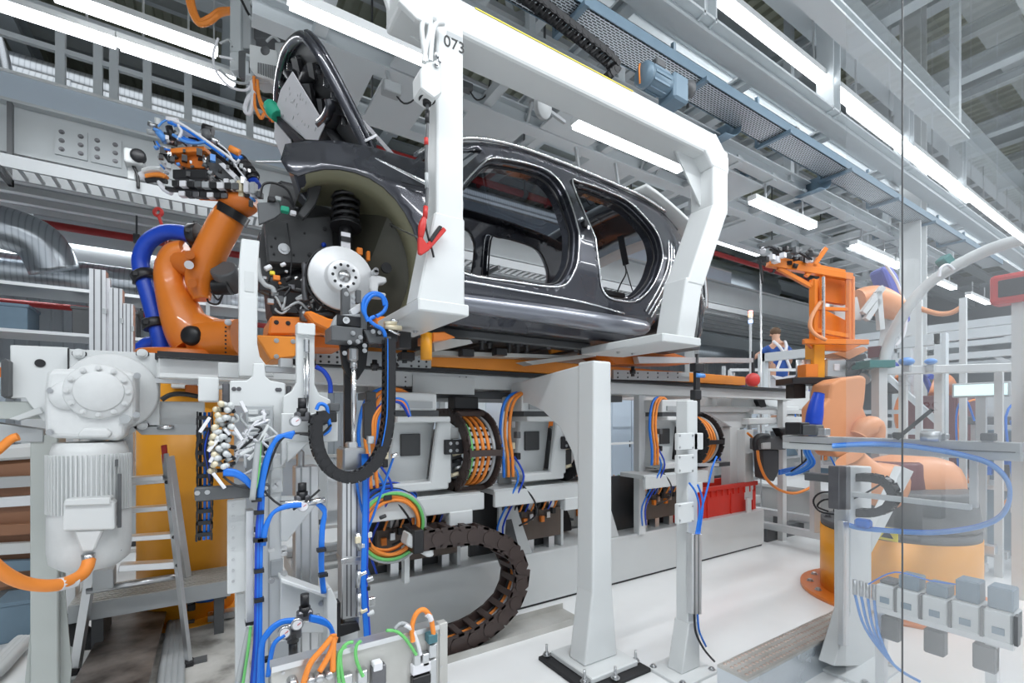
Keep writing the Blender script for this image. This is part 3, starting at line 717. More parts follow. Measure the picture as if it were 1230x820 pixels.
# floor, tunnel, bulkheads, dash
mb = MB(); mb.box((.98, 2.62, 2.19), (3.66, 2*CY-2.62, 2.23)); build(mb, 'floor_pan', M['panel_dark'], car)
mb = MB(); mb.box((1.0, 3.3, 2.23), (2.9, 3.54, 2.36)); build(mb, 'tunnel', M['car_inner'], car, .04, 2)
mb = MB(); mb.box((1.02, 2.86, 2.13), (2.6, 2*CY-2.86, 2.19)); build(mb, 'battery_pack', M['dark_grey'], car, .01)
for k in range(6):
    mb = MB(); mb.box((1.1+k*.27, 2.90, 2.115), (1.14+k*.27, 2*CY-2.90, 2.13)); build(mb, 'floor_rib', M['dark_steel'], car)
mb = MB(); mb.box((.98, 2.68, 2.2), (1.04, 2*CY-2.68, 3.06)); build(mb, 'firewall', M['car_inner'], car)
mb = MB(); mb.tube([(1.2, 2.72, 2.98), (1.25, CY, 3.04), (1.2, 2*CY-2.72, 2.98)], .11, n=10); build(mb, 'dashboard', M['car_inner'], car)
mb = MB(); mb.box((3.05, 2.75, 2.4), (3.12, 2*CY-2.75, 2.62)); build(mb, 'rear_shelf', M['car_inner'], car)
mb = MB(); mb.tube([(1.32, 2.70, 3.0), (1.36, 2.74, 2.95), (1.33, 2.78, 2.86)], .03, n=8); build(mb, 'mirror_bracket', M['grey'], car)
# front wheel house
mb = MB(); vs = []; A = arc(.60, 2.40, .405, -30, 118, 16, .48); n = len(A)
for k, (dy, s) in enumerate(((.0, 1.0), (.03, .97), (.05, .93), (.14, .93), (.16, .97), (.46, .95))):
    for x, z in A: vs.append((.6+(x-.6)*s, yside(x, z)+dy, 2.4+(z-2.4)*s))
mb.add(vs, [(k*n+i, k*n+i+1, (k+1)*n+i+1, (k+1)*n+i) for k in range(5) for i in range(n-1)], True); build(mb, 'wheel_arch', M['primer_olive'], car)
mb = MB(); mb.prism([(.20, 2.98, 2.32), (.34, 2.98, 2.26), (1.02, 2.98, 2.16), (1.02, 2.98, 2.92), (.66, 2.98, 2.94), (.30, 2.98, 2.92)], (0, .05, 0)); build(mb, 'wheel_house', M['panel_dark'], car)
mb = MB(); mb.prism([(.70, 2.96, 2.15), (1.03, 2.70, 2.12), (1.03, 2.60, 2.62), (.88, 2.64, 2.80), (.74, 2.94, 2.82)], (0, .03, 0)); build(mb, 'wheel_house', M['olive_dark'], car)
for x, z, r in ((.72, 2.80, .028), (.70, 2.64, .022), (.86, 2.45, .03), (.9, 2.7, .018)):
    p = V(x, 2.93 if x < .75 else 2.66, z); mb = MB(); mb.cyl(p, p+V(0, .02, 0), r, n=14); build(mb, 'plug', M['black'], car)
# longitudinal beam with punched holes, bracket arms in front
mb = MB(); mb.pprism([(318, 265), (398, 258), (402, 300), (396, 330), (370, 318), (322, 315)], 2.86, .08); lm = build(mb, 'front_longitudinal', M['panel_dark'], car, .008)
for u, v, r in ((341, 299, .03), (331, 286, .006), (329, 305, .006), (353, 306, .006), (326, 296, .006), (390, 275, .012), (372, 306, .012), (366, 280, .006)):
    p = py(u, v, 2.86); mb = MB(); mb.cyl(p+V(0, -.006, 0), p, r, n=14); mb.cyl(p+V(0, -.012, 0), p+V(0, -.005, 0), r*.55, n=12); build(mb, 'grommet', M['steel' if r > .02 else 'black'], car)
mb = MB(); mb.pprism([(371, 210), (384, 208), (387, 222), (380, 245), (366, 262), (358, 256), (370, 238)], 2.72, .05); build(mb, 'headlight_bracket', M['panel_dark'], car, .006)
mb = MB(); mb.pprism([(347, 188), (371, 201), (378, 212), (384, 214), (374, 248), (360, 232), (354, 212)], 2.78, .10); build(mb, 'front_bracket', M['car_paint'], car, .008)
mb = MB(); mb.box((.34, 3.04, 2.4), (.95, 2*CY-3.04, 2.98)); build(mb, 'engine_bay', M['black'], car, .02)
# strut with coil spring
sp_ = py(415, 300, 2.74); st = py(416, 222, 2.80)
mb = MB(); mb.cyl(sp_, sp_.lerp(st, .45), .035, n=14); mb.cyl(sp_.lerp(st, .4), st, .022, n=12); build(mb, 'damper', M['black'], car)
mb = MB(); q = [sp_.lerp(st, .35+.65*i/60)+V(math.cos(i*.7)*.07, math.sin(i*.7)*.07, 0) for i in range(61)]; mb.tube(q, .012, n=6, k=1); build(mb, 'coil_spring', M['black'], car)
mb = MB(); mb.cyl(sp_.lerp(st, .33), sp_.lerp(st, .37), .085, n=18); build(mb, 'spring_seat', M['black'], car)
mb = MB(); mb.cyl(st, st+V(0, 0, .06), .08, n=18); build(mb, 'strut_mount', M['black'], car)
mb = MB(); mb.pbox(410, 279, 421, 299, 2.70, .01); build(mb, 'strut_label', M['paper'], car)
mb = MB(); mb.pbox(410, 284, 421, 290, 2.695, .01); build(mb, 'strut_label', M['black'], car)
for u0, u1, v0, v1 in ((429, 436, 297, 306), (441, 445, 301, 313)):
    mb = MB(); mb.pbox(u0, v0, u1, v1, 2.68, .03); build(mb, 'sensor_clip', M['orange'], car, .004)
# brake disc, hub, caliper carrier
hub = V(.60, 2.60, 2.335)
mb = MB(); mb.lathe([(.05, .03), (.166, .03), (.168, .026), (.168, .004), (.166, 0), (.094, 0), (.090, -.006), (.086, -.042), (.082, -.048), (.03, -.048), (.03, -.02)], hub, (0, 1, 0), 40); bd = build(mb, 'brake_disc', M['disc_grey'], car)
for i in range(10):
    a = 2*math.pi*i/10; p = hub+V(.058*math.cos(a), -.049, .058*math.sin(a)); mb = MB(); mb.cyl(p, p+V(0, .006, 0), .008, n=10); build(mb, 'wheel_bolt_hole', M['black'], bd)
mb = MB(); mb.lathe([(0, -.06), (.018, -.06), (.020, -.05), (.032, -.05), (.032, -.04), (.0, -.04)], hub, (0, 1, 0), 20); build(mb, 'hub_nut', M['steel'], bd)
mb = MB(); mb.cyl(hub+V(0, .0, 0), hub+V(0, .3, 0), .05, n=16); build(mb, 'knuckle', M['panel_dark'], car)
mb = MB(); mb.lathe([(.17, .04), (.178, .03), (.18, .05)], hub, (0, 1, 0), 30); build(mb, 'splash_shield', M['black'], car)
cal = py(452, 345, 2.58)
mb = MB(); mb.pprism([(446, 331), (452, 330), (464, 333), (465, 339), (455, 341), (454, 350), (464, 352), (463, 357), (448, 356), (445, 345)], 2.56, .07); build(mb, 'caliper_carrier', M['disc_grey'], car, .006)
for v in (324, 327): p = py(452, v, 2.55); mb = MB(); mb.cyl(p, p+V(0, .08, 0), .014, n=10); build(mb, 'guide_pin', M['steel'], car)
# control arms, drive unit, harness clutter below and ahead of the disc
rr = random.Random(3)
mb = MB(); mb.tube([py(345, 375, 2.8), py(375, 380, 2.74), py(402, 378, 2.68)], .03, n=10); build(mb, 'control_arm', M['black'], car)
mb = MB(); mb.tube([py(335, 345, 2.8), py(370, 350, 2.74), py(398, 352, 2.70)], .016, n=8); build(mb, 'tie_rod', M['black'], car)
mb = MB(); mb.pprism([(322, 330), (360, 322), (392, 330), (394, 372), (360, 386), (326, 378)], 2.95, .3); build(mb, 'drive_unit', M['black'], car, .03, 2)
mb = MB(); mb.ptube([(366, 316), (367, 330), (366, 345), (368, 362)], 2.72, .018, n=10); build(mb, 'ball_joint', M['dark_steel'], car)
for i, (u, v, s, mt) in enumerate([(322, 322, .03, 'paper'), (327, 328, .022, 'yellow'), (332, 334, .03, 'orange'), (340, 318, .022, 'paper'), (318, 345, .05, 'black'), (330, 352, .03, 'grey'), (346, 335, .03, 'black'), (350, 345, .03, 'dark_steel'), (338, 360, .04, 'dark_grey'), (356, 334, .02, 'chrome'), (325, 362, .03, 'steel'), (362, 358, .03, 'black'), (372, 368, .025, 'steel'), (350, 372, .05, 'black'), (384, 344, .03, 'black'), (380, 330, .02, 'dark_steel'), (344, 326, .016, 'steel'), (336, 340, .014, 'orange'), (386, 376, .02, 'yellow'), (318, 334, .02, 'steel')]):
    p = py(u, v, 2.76); mb = MB()
    if i % 3 == 0: mb.cyl(p-V(s*.5, 0, s*.3), p+V(s*.5, 0, s*.4), s*.45, n=10)
    else: mb.cbox(p, (s*1.1, s, s*.9))
    build(mb, 'connector', M[mt], car, .003)
for i in range(12):
    u = rr.uniform(318, 380); v = rr.uniform(318, 372)
    pcable(car, [(u, v), (u+rr.uniform(-9, 12), v+rr.uniform(-10, 10)), (u+rr.uniform(0, 25), v+rr.uniform(-4, 16)), (u+rr.uniform(8, 30), v+rr.uniform(-6, 12))], 2.74, rr.choice([.005, .008, .006]), M[rr.choice(['black', 'black', 'dark_grey', 'grey'])], 'wire', 6)
pcable(car, [(309, 310), (311, 330), (318, 342), (327, 346), (330, 352)], 2.74, .014, M['grey'], 'coolant_hose')
pcable(car, [(345, 268), (348, 290), (350, 310), (349, 330)], 2.82, .004, M['black'], 'wire', 6)
pcable(car, [(313, 238), (316, 222), (330, 220), (345, 228), (352, 245)], 2.80, .006, M['black'], 'wire', 6)
pcable(car, [(340, 236), (348, 240), (354, 252)], 2.80, .006, M['black'], 'wire', 6)
mb = MB(); mb.pprism([(309, 243), (336, 242), (338, 256), (330, 262), (311, 270)], 2.74, .02); build(mb, 'sensor_bracket', M['dark_grey'], car, .004)
for u, v, s, mt in ((326, 240, .035, 'black'), (334, 239, .03, 'grey'), (342, 252, .04, 'green_foam'), (352, 256, .03, 'paper'), (356, 250, .022, 'black')):
    p = py(u, v, 2.74); mb = MB(); mb.cbox(p, (s, s, s*.7)); build(mb, 'connector', M[mt], car, .004)
p = py(389, 294, 2.84); mb = MB(); mb.sphere(p, .014); build(mb, 'blue_plug', M['blue_hose'], car)
# bonnet, open, with its stay, insulation sheet and foam block
HB = V(.85, 3.41, 3.03); HD = V(-.46, 0, .88).normalized(); HN = HD.cross(V(0, 1, 0)).normalized()   # hinge middle, length, normal
def hp(s, t, d=0.):      # s 0..1 hinge to tip, t -1..1 across
    w = .72-.10*s*s; L = .96*(1-.16*t*t*s); return HB+HD*(L*s)+V(0, w*t, 0)+HN*(d-.02*(1-t*t)*math.sin(math.pi*min(s, 1)*.5))
mb = MB(); vs = []
S = [0, .12, .25, .4, .55, .7, .82, .92, .97, 1.0]; T = [-1, -.96, -.85, -.6, -.3, 0, .3, .6, .85, .96, 1]
for s in S:
    for t in T:
        tt = t*(1 if s < .9 else (.97 if s < .95 else (.93 if s < .99 else .88)))
        vs.append(hp(s, tt, 0))
n = len(T); mb.add(vs, [(i*n+j, i*n+j+1, (i+1)*n+j+1, (i+1)*n+j) for i in range(len(S)-1) for j in range(n-1)], True)
hood = build(mb, 'bonnet', M['car_paint'], car); m = hood.modifiers.new('s', 'SOLIDIFY'); m.thickness = .02; m.offset = 0
IN = -1 if HN.x > 0 else 1                        # side of the inner skin
def hrim(s, t): return hp(s, t, IN*.03)
mb = MB(); mb.tube([hrim(0.02, -.95), hrim(.3, -.95), hrim(.6, -.95), hrim(.85, -.93), hrim(.96, -.8), hrim(.985, -.4), hrim(.985, 0), hrim(.985, .4), hrim(.96, .8), hrim(.85, .93), hrim(.6, .95), hrim(.3, .95), hrim(.02, .95)], .03, n=8); build(mb, 'bonnet_rim', M['car_paint'], hood)
for a, b, r in (((.1, -.7), (.9, -.15), .03), ((.1, .7), (.9, .15), .03), ((.45, -.8), (.45, .8), .035), ((.75, -.7), (.75, .7), .03), ((.1, -.2), (.9, -.5), .02)):
    mb = MB(); mb.tube([hp(*a, IN*.035), hp((a[0]+b[0])/2, (a[1]+b[1])/2, IN*.04), hp(*b, IN*.035)], r, n=8, flat=1.6); build(mb, 'bonnet_rib', M['car_inner'], hood)
mb = MB(); vs = [hp(s, t, IN*.02) for s in (.05, .3, .6, .93) for t in (-.9, -.5, 0, .5, .9)]; mb.add(vs, [(i*5+j, i*5+j+1, i*5+j+6, i*5+j+5) for i in range(3) for j in range(4)], True); build(mb, 'inner_skin', M['panel_dark'], hood)
for s, t in ((.9, -.3), (.86, -.55), (.7, -.86), (.6, -.88), (.5, -.88), (.93, .1), (.8, -.05), (.35, -.86), (.88, .35), (.66, -.5)):
    p = hp(s, t, IN*.05); mb = MB(); mb.cbox(p, (.03, .014, .045)); build(mb, 'clip', M['chrome'], hood)
mb = MB(); a = HN*(IN*.075)
def hx(u, v, off=.085):     # photo point on the inner plane of the bonnet
    k = (u-615)/568; d = Vector((CA*k+SA, -SA*k+CA, (500-v)/568)); o = HB+HN*(IN*off); cp = V(0, 0, 1.6); return cp+d*((o-cp).dot(HN)/d.dot(HN))
mb = MB(); mb.prism([hx(352, 86), (hx(391, 150)), hx(383, 168), hx(368, 167), hx(331, 136), hx(338, 108)], HN*(IN*.006)); build(mb, 'insulation_sheet', M['paper'], hood, label='white printed insulation sheet')
for i in range(34):
    u, v = 338+rr.random()*44, 100+rr.random()*60
    if inside((u, v), [(352, 90), (387, 148), (380, 164), (368, 163), (335, 134), (342, 108)]):
        p = hx(u, v, .092); mb = MB(); mb.bar(p, p+HD*.0+V(0, .012+rr.random()*.03, 0), .002, .006); build(mb, 'printed_mark', M['grey'], hood)
mb = MB(); mb.prism([hx(331, 145), hx(350, 168), hx(352, 182), hx(340, 190), hx(330, 165)], HN*(IN*.006)); build(mb, 'insulation_sheet', M['paper'], hood)
mb = MB(); mb.prism([hx(326, 137, .1), hx(332, 136, .1), hx(366, 168, .1), hx(358, 170, .1)], HN*(IN*.02)); build(mb, 'stay_strap', M['black'], hood)
mb = MB(); mb.tube([hx(324, 127, .11), hx(329, 133, .11), hx(334, 140, .11)], [.045, .055, .045], n=10); build(mb, 'foam_block', M['green_foam'], hood)
for u0, v0, u1, v1 in ((353, 70, 364, 86), (366, 100, 380, 128), (384, 118, 392, 140), (372, 75, 382, 95)):
    mb = MB(); mb.prism([hx(u0, v0, .06), hx((u0+u1)/2+2, v0, .06), hx(u1, v1, .06), hx(u0+3, v1-4, .06)], HN*(IN*.02)); build(mb, 'recess', M['black'], hood)
mb = MB(); mb.tube([hx(395, 118, .07), hx(397, 128, .07), hx(392, 140, .07), hx(384, 148, .07)], .03, n=8); build(mb, 'bonnet_bead', M['car_paint'], hood)
mb = MB(); mb.bar((.95, 2.66, 3.06), (.75, 2.76, 3.30), .015, .022); build(mb, 'bonnet_hinge', M['dark_steel'], car)
mb = MB(); mb.bar((.95, 2*CY-2.66, 3.06), (.75, 2*CY-2.76, 3.30), .015, .022); build(mb, 'bonnet_hinge', M['dark_steel'], car)
mb = MB(); mb.bar(py(438, 170, 2.7), py(452, 163, 2.7), .02, .012); build(mb, 'windscreen_clip', M['paper'], car)
mb = MB(); mb.tube([py(307, 194, 2.8), py(330, 194, 2.76), py(352, 194, 2.74)], .006, n=6); build(mb, 'prop_rod', M['steel'], car)
# ================================================================ overhead hanger that carries the car
hg = thing('car_hanger', 'white C-shaped overhead hanger with two arms holding the dark car under its sill', 'hanger', (2.2, 2.3, 3.9))
HY = 2.14
mb = MB(); mb.box((.72, HY-.095, 3.44), (3.05, HY+.11, 3.61)); build(mb, 'top_beam', M['white'], hg, .018, 2)
mb = MB(); mb.box((.74, HY+.125, 3.58), (3.0, HY+.15, 3.63)); build(mb, 'cable_strip', M['black'], hg)
mb = MB(); mb.box((1.1, HY-.098, 3.596), (2.2, HY-.0945, 3.601)); build(mb, 'marking_stripe', M['yellow'], hg)
mb = MB(); mb.prism([(.893, HY-.10, 2.12), (1.036, HY-.10, 2.12), (1.036, HY-.10, 3.58), (1.0, HY-.10, 3.63), (.893, HY-.10, 3.63)], (0, .14, 0)); build(mb, 'front_arm', M['white'], hg, .012, 2)
mb = MB(); mb.prism([(1.03, HY+.045, 3.2), (1.03, HY+.045, 3.6), (.9, HY+.045, 3.65), (.68, HY+.045, 3.62), (.74, HY+.045, 3.46), (.90, HY+.045, 3.42)], (0, .03, 0)); build(mb, 'gusset', M['white'], hg, .004)
mb = MB(); mb.prism([(.80, HY-.105, 2.13), (1.04, HY-.105, 2.13), (1.04, HY-.105, 2.55), (.885, HY-.105, 2.55)], (0, .155, 0)); build(mb, 'arm_flare', M['white'], hg, .008)
def foot(x0, x1, nm):
    mb = MB(); mb.prism([(x0, HY-.14, 2.075), (x1, HY-.14, 2.075), (x1, 2.72, 2.075), (x0-.0, 2.78, 2.075)], (0, 0, .055)); o = build(mb, 'foot', M['white'], hg, .006)
    for fx in (.3, .7): bolt(hg, V(x0+(x1-x0)*fx, 2.5, 2.075), (0, 0, -1), .012)
    return o
foot(.79, 1.045, 'front')
ra = [(3.09, 3.5), (3.09, 3.08), (2.80, 2.52), (2.70, 2.13)]
for (x0, z0), (x1, z1), dp in ((ra[0], ra[1], 0), (ra[1], ra[2], .004), (ra[2], ra[3], 0)):
    mb = MB(); w = .09
    mb.prism([(x0-w, HY-.10-dp, z0+.02), (x0+w, HY-.10-dp, z0+.02), (x1+w, HY-.10-dp, z1-.02), (x1-w, HY-.10-dp, z1-.02)], (0, .19+2*dp, 0)); build(mb, 'rear_arm', M['white'], hg, .012, 2)
mb = MB(); mb.prism([(2.90, HY-.102, 3.46), (3.03, HY-.102, 3.615), (3.19, HY-.102, 3.48), (3.19, HY-.102, 3.36), (2.99, HY-.102, 3.36)], (0, .20, 0)); build(mb, 'rear_corner', M['white'], hg, .015, 2)
mb = MB(); mb.prism([(3.0, HY, 3.12), (3.0, HY, 3.44), (2.72, HY, 3.44)], (0, .012, 0)); build(mb, 'corner_gusset', M['white'], hg)
foot(2.42, 2.81, 'rear')
mb = MB(); mb.box((.78, HY+.04, 3.6), (.95, HY+.10, 5.5)); build(mb, 'hanger_post', M['offwhite'], hg)
sbeam('ceiling_carrier_beam', (.3, HY+.07, 5.55), (9, HY+.07, 5.55), .2, .12, 'beam_white')
for x in (.8, 4.8, 8.8): sbeam('ceiling_carrier_hanger_beam', (x, HY+.07, 5.6), (x, HY+.07, 7.4), .1, .1, 'beam_white', False)
text(hg, '073', py(546, 54, HY-.102), .075, (1, 0, 0), (0, 0, 1), M['print_black'])
mb = MB(); p = py(546, 44, HY-.101); mb.cbox(p, (.08, .002, .025)); build(mb, 'sticker', M['grey'], hg)
# switch box, conduit and the hanging pendant cable
pb = thing('pendant_box', 'small white junction box with conduit bolted to the front hanger arm', 'junction box', py(517, 95, HY-.13))
mb = MB(); mb.pprism([(505, 82), (514, 74), (530, 72), (531, 112), (522, 118), (506, 106)], HY-.18, .10); build(mb, 'housing', M['white'], pb, .006)
mb = MB(); c = py(513, 115, HY-.13); mb.cyl(c+V(0, 0, .03), c+V(0, 0, -.02), .038, n=18); mb.cyl(c+V(0, 0, -.02), c+V(0, 0, -.04), .02, n=14); build(mb, 'cable_gland', M['black'], pb)
for q in ([(512, 75), (508, 50), (507, 30), (514, 16)], [(517, 74), (519, 45), (523, 30), (533, 28)], [(509, 75), (512, 55), (516, 40), (517, 20)]):
    pcable(pb, q, HY-.13, .012, M['white'], 'conduit')
bolts_uv(pb, [(525, 67), (528, 73), (524, 77)], HY-.185, .009)
mb = MB(); mb.pprism([(478, 0), (505, -6), (520, 14), (517, 30), (500, 22)], HY-.14, .03); build(mb, 'mounting_plate', M['white'], pb, .004)
pc = thing('pendant_cable', 'black jumper cable hanging from the pendant box with red clamp at its lower end', 'cable', py(513, 125, HY-.13))
pts = [py(513, 118, HY-.13), py(513.5, 150, HY-.13), py(512, 190, HY-.13), py(513, 230, HY-.13), py(511, 262, HY-.13)]
mb = MB(); mb.tube(pts, .0075, n=8); build(mb, 'wire', M['dark_grey'], pc)
for (u0, v0, u1, v1, mt, r) in ((513.3, 133, 513, 148, 'black', .010), (512, 166, 512, 174, 'red', .010), (512.5, 208, 512.8, 226, 'grey', .009), (511.5, 248, 510.5, 262, 'red', .011)):
    mb = MB(); mb.cyl(py(u0, v0, HY-.13), py(u1, v1, HY-.13), r, n=10); build(mb, 'sleeve', M[mt], pc)
jc = thing('jumper_clamp', 'red spring clamp with two jaws hanging in front of the dark wheel arch', 'clamp', py(508, 300, HY-.14))
mb = MB(); mb.tube([py(510, 261, HY-.13), py(507, 272, HY-.13), py(505, 286, HY-.13)], [.011, .018, .012], n=8); build(mb, 'grip', M['red'], jc)
mb = MB(); mb.pprism([(503, 284), (508, 285), (513, 292), (518, 295), (516, 300), (507, 306), (503, 304)], HY-.15, .02); build(mb, 'jaw', M['red'], jc, .004)
mb = MB(); mb.pprism([(513, 292), (533, 272), (537, 276), (517, 299)], HY-.145, .025); build(mb, 'grip', M['red'], jc, .004)
mb = MB(); mb.pprism([(516, 287), (528, 270), (532, 272), (519, 291)], HY-.15, .02); build(mb, 'spring', M['black'], jc, .003)
pcable(jc, [(510, 262), (513, 280), (519, 300), (521, 309)], HY-.12, .005, M['black'], 'wire', 6)
cb = thing('ground_wire', 'thin steel wire stretched from the wheel arch to the red clamp', 'wire', py(480, 275, 2.3))
mb = MB(); mb.tube([py(465, 267, 2.75), py(482, 276, 2.4), py(504, 286, HY-.13)], .004, n=6); build(mb, 'wire', M['steel'], cb)

# ================================================================ the line: plinth, conveyor rail, orange skid
pl = thing('machine_plinth', 'long low white steel plinth of the assembly line standing on the pale floor', 'plinth', (3, 3.6, 0))
PX1 = py(918, 655, 3.24).x
mb = MB(); mb.box((.55, 3.24, .02), (PX1, 3.75, .45)); build(mb, 'beam', M['offwhite'], pl, .012, 2)
mb = MB(); mb.box((.55, 3.26, 0), (PX1-.02, 3.73, .02)); build(mb, 'seal_gap', M['black'], pl)
mb = MB(); mb.box((.55, 3.95, .30), (PX1+1.2, 4.5, .42)); build(mb, 'rear_beam', M['offwhite'], pl, .008)
mb = MB(); mb.box((.55, 3.75, .05), (PX1, 3.95, .25)); build(mb, 'trough', M['dark_grey'], pl)
for k in range(6): mb = MB(); mb.box((1+k*.9, 3.75, .25), (1.06+k*.9, 3.95, .44)); build(mb, 'tie_bar', M['dark_steel'], pl)
mb = MB(); mb.box((.55, 4.05, .42), (PX1+1.2, 4.12, .47)); build(mb, 'guide_rail', M['steel'], pl)
mb = MB(); mb.box((.55, 4.32, .42), (PX1+1.2, 4.39, .47)); build(mb, 'guide_rail', M['steel'], pl)
mb = MB(); p = py(898, 625, 3.26); mb.box((p.x-.03, 3.245, .40), (p.x+.06, 3.27, .62)); build(mb, 'stop_plate', M['white'], pl, .004)
cr = thing('conveyor_rail', 'white conveyor rail carrying the orange skid behind the portal post', 'rail', (2, 3.3, 1.8))
X0 = py(190, 440, 3.2).x
for y in (3.2, 4.25):
    mb = MB(); mb.box((X0, y, 1.81), (6.4, y+.10, 1.92)); build(mb, 'rail_beam', M['white'], cr, .006)
    mb = MB(); mb.box((X0, y-.06, 1.92), (6.4, y+.10, 1.95)); build(mb, 'roller_strip', M['black'], cr)
for k in range(6): mb = MB(); mb.box((.2+k, 3.3, 1.83), (.28+k, 4.25, 1.90)); build(mb, 'cross_tie', M['offwhite'], cr)
for u in (487, 505, 552, 560):
    for v in (455, 460, 466): p = py(u, v-2, 3.2); mb = MB(); mb.cyl(p+V(0, -.003, 0), p+V(0, .005, 0), .006, n=8); build(mb, 'hole', M['black'], cr)
mb = MB(); mb.pbox(496, 452, 570, 473, 3.185, .015); build(mb, 'joint_plate', M['offwhite'], cr)
for x in (3.55, 6.2):
    for y in (3.22, 4.27):
        mb = MB(); mb.box((x, y, .44 if x < 5.8 else 0), (x+.09, y+.07, 1.81)); build(mb, 'support', M['white'], cr)
mb = MB(); mb.box((1.1, 3.3, 1.74), (3.4, 4.2, 1.80)); build(mb, 'cable_channel', M['dark_grey'], cr)
mb = MB(); mb.pbox(673, 462, 690, 468, 3.18, .004); build(mb, 'sticker', M['yellow'], cr)
sk = thing('skid', 'orange steel skid under the car, resting on the white conveyor rail', 'skid', (1.8, 3.4, 1.95))
mb = MB(); mb.box((.62, 3.12, 1.955), (5.2, 3.22, 2.055)); build(mb, 'side_beam', M['skid_orange'], sk, .006)
mb = MB(); mb.box((.62, 4.2, 1.955), (5.2, 4.3, 2.055)); build(mb, 'side_beam', M['skid_orange'], sk, .006)
for x in (.7, 1.7, 2.6, 3.5, 4.4, 5.1): mb = MB(); mb.box((x, 3.22, 1.965), (x+.08, 4.2, 2.045)); build(mb, 'cross_beam', M['orange_deep'], sk)
mb = MB(); mb.pprism([(380, 417), (518, 427), (518, 442), (380, 436)], 3.09, .03); build(mb, 'punched_plate', M['grey'], sk)
mb = MB(); mb.pprism([(737, 444), (828, 447), (828, 458), (737, 455)], 3.09, .03); build(mb, 'punched_plate', M['grey'], sk)
for u in (385, 395, 405, 470, 478, 494, 503, 512):
    for v in (422, 428, 434): p = py(u, v+(u-385)*.05, 3.09); mb = MB(); mb.cyl(p+V(0, -.004, 0), p, .008, n=8); build(mb, 'hole', M['black'], sk)
for u in (742, 754, 766, 778, 790, 802, 814):
    for v in (448, 453): p = py(u, v, 3.09); mb = MB(); mb.cyl(p+V(0, -.004, 0), p, .008, n=8); build(mb, 'hole', M['black'], sk)
mb = MB(); mb.pprism([(306, 402), (356, 404), (355, 428), (325, 432)], 2.62, .35); build(mb, 'nose_plate', M['skid_orange'], sk, .006)
mb = MB(); mb.pprism([(325, 379), (372, 381), (394, 392), (394, 402), (336, 402), (322, 402)], 2.72, .35); build(mb, 'front_bracket', M['orange'], sk, .01)
mb = MB(); mb.pprism([(365, 374), (374, 373), (395, 382), (420, 386), (420, 398), (395, 397), (376, 388)], 2.62, .2); build(mb, 'front_hook', M['orange'], sk, .01)
mb = MB(); mb.pprism([(358, 401), (412, 407), (412, 418), (358, 416)], 2.75, .3); build(mb, 'front_sill', M['orange_deep'], sk)
for u, v in ((332, 387), (346, 388), (332, 409), (332, 428), (352, 410)): p = py(u, v, 2.62 if v > 400 else 2.72); bolt(sk, p, (0, -1, 0), .008, M['black' if v < 400 else 'steel'])
mb = MB(); mb.cyl(py(365, 372, 2.7), py(365, 386, 2.7), .022, n=14); build(mb, 'locating_pin', M['dark_steel'], sk)
mb = MB(); c = py(512, 400, 2.62); mb.cyl(py(512, 400, 2.62), py(512, 432, 2.62), .034, n=18); build(mb, 'support_post', M['yellow_orange'], sk)
mb = MB(); mb.pprism([(520, 399), (534, 398), (548, 405), (536, 408), (520, 410)], 2.62, .25); build(mb, 'support_arm', M['orange'], sk, .006)
mb = MB(); mb.pprism([(452, 379), (463, 380), (474, 386), (470, 389), (452, 389)], 2.6, .1); build(mb, 'orange_lug', M['orange'], sk, .004)
# galvanised rails, arms and locating studs of the skid
for q, y in (([(520, 406), (565, 408), (568, 412), (522, 422)], 2.72), ([(505, 420), (690, 427), (690, 431), (505, 426)], 2.95), ([(630, 434), (715, 424), (716, 428), (640, 438)], 2.9), ([(560, 378), (724, 393), (724, 397), (560, 382)], 2.66)):
    mb = MB(); mb.pprism(q, y, .12); build(mb, 'locating_plate', M['brushed_sheet'], sk)
mb = MB(); mb.tube([py(660, 421, 3.0), py(680, 417, 3.0), py(700, 418, 3.0), py(730, 420, 3.0), py(760, 421, 3.0)], .03, n=8, flat=.6); build(mb, 'rear_bow', M['skid_orange'], sk)
mb = MB(); mb.pprism([(720, 420), (800, 421), (828, 430), (828, 437), (740, 437)], 3.0, .3); build(mb, 'rear_plate', M['orange_deep'], sk)
mb = MB(); mb.pprism([(766, 428), (905, 430), (905, 435), (768, 436)], 2.9, .06); build(mb, 'rear_arm', M['alu'], sk)
for u, v0, v1 in ((545, 385, 405), (551, 384, 406), (579, 398, 420), (588, 404, 419), (612, 398, 424), (622, 403, 424), (633, 404, 424), (698, 398, 425), (756, 408, 426), (760, 440, 452), (473, 430, 445), (486, 420, 436), (450, 432, 445), (837, 425, 480)):
    mb = MB(); mb.cyl(py(u, v0, 2.9), py(u, v1, 2.9), .016, n=10); mb.cyl(py(u, (v0+v1)/2-2, 2.9), py(u, (v0+v1)/2+3, 2.9), .026, n=10); build(mb, 'locating_stud', M['black' if u != 756 else 'dark_steel'], sk)
for u, v in ((488, 428), (480, 415), (560, 424), (600, 423), (465, 413)): p = py(u, v, 2.88); mb = MB(); mb.cbox(p, (.09, .07, .05)); build(mb, 'clamp_block', M['black'], sk, .004)

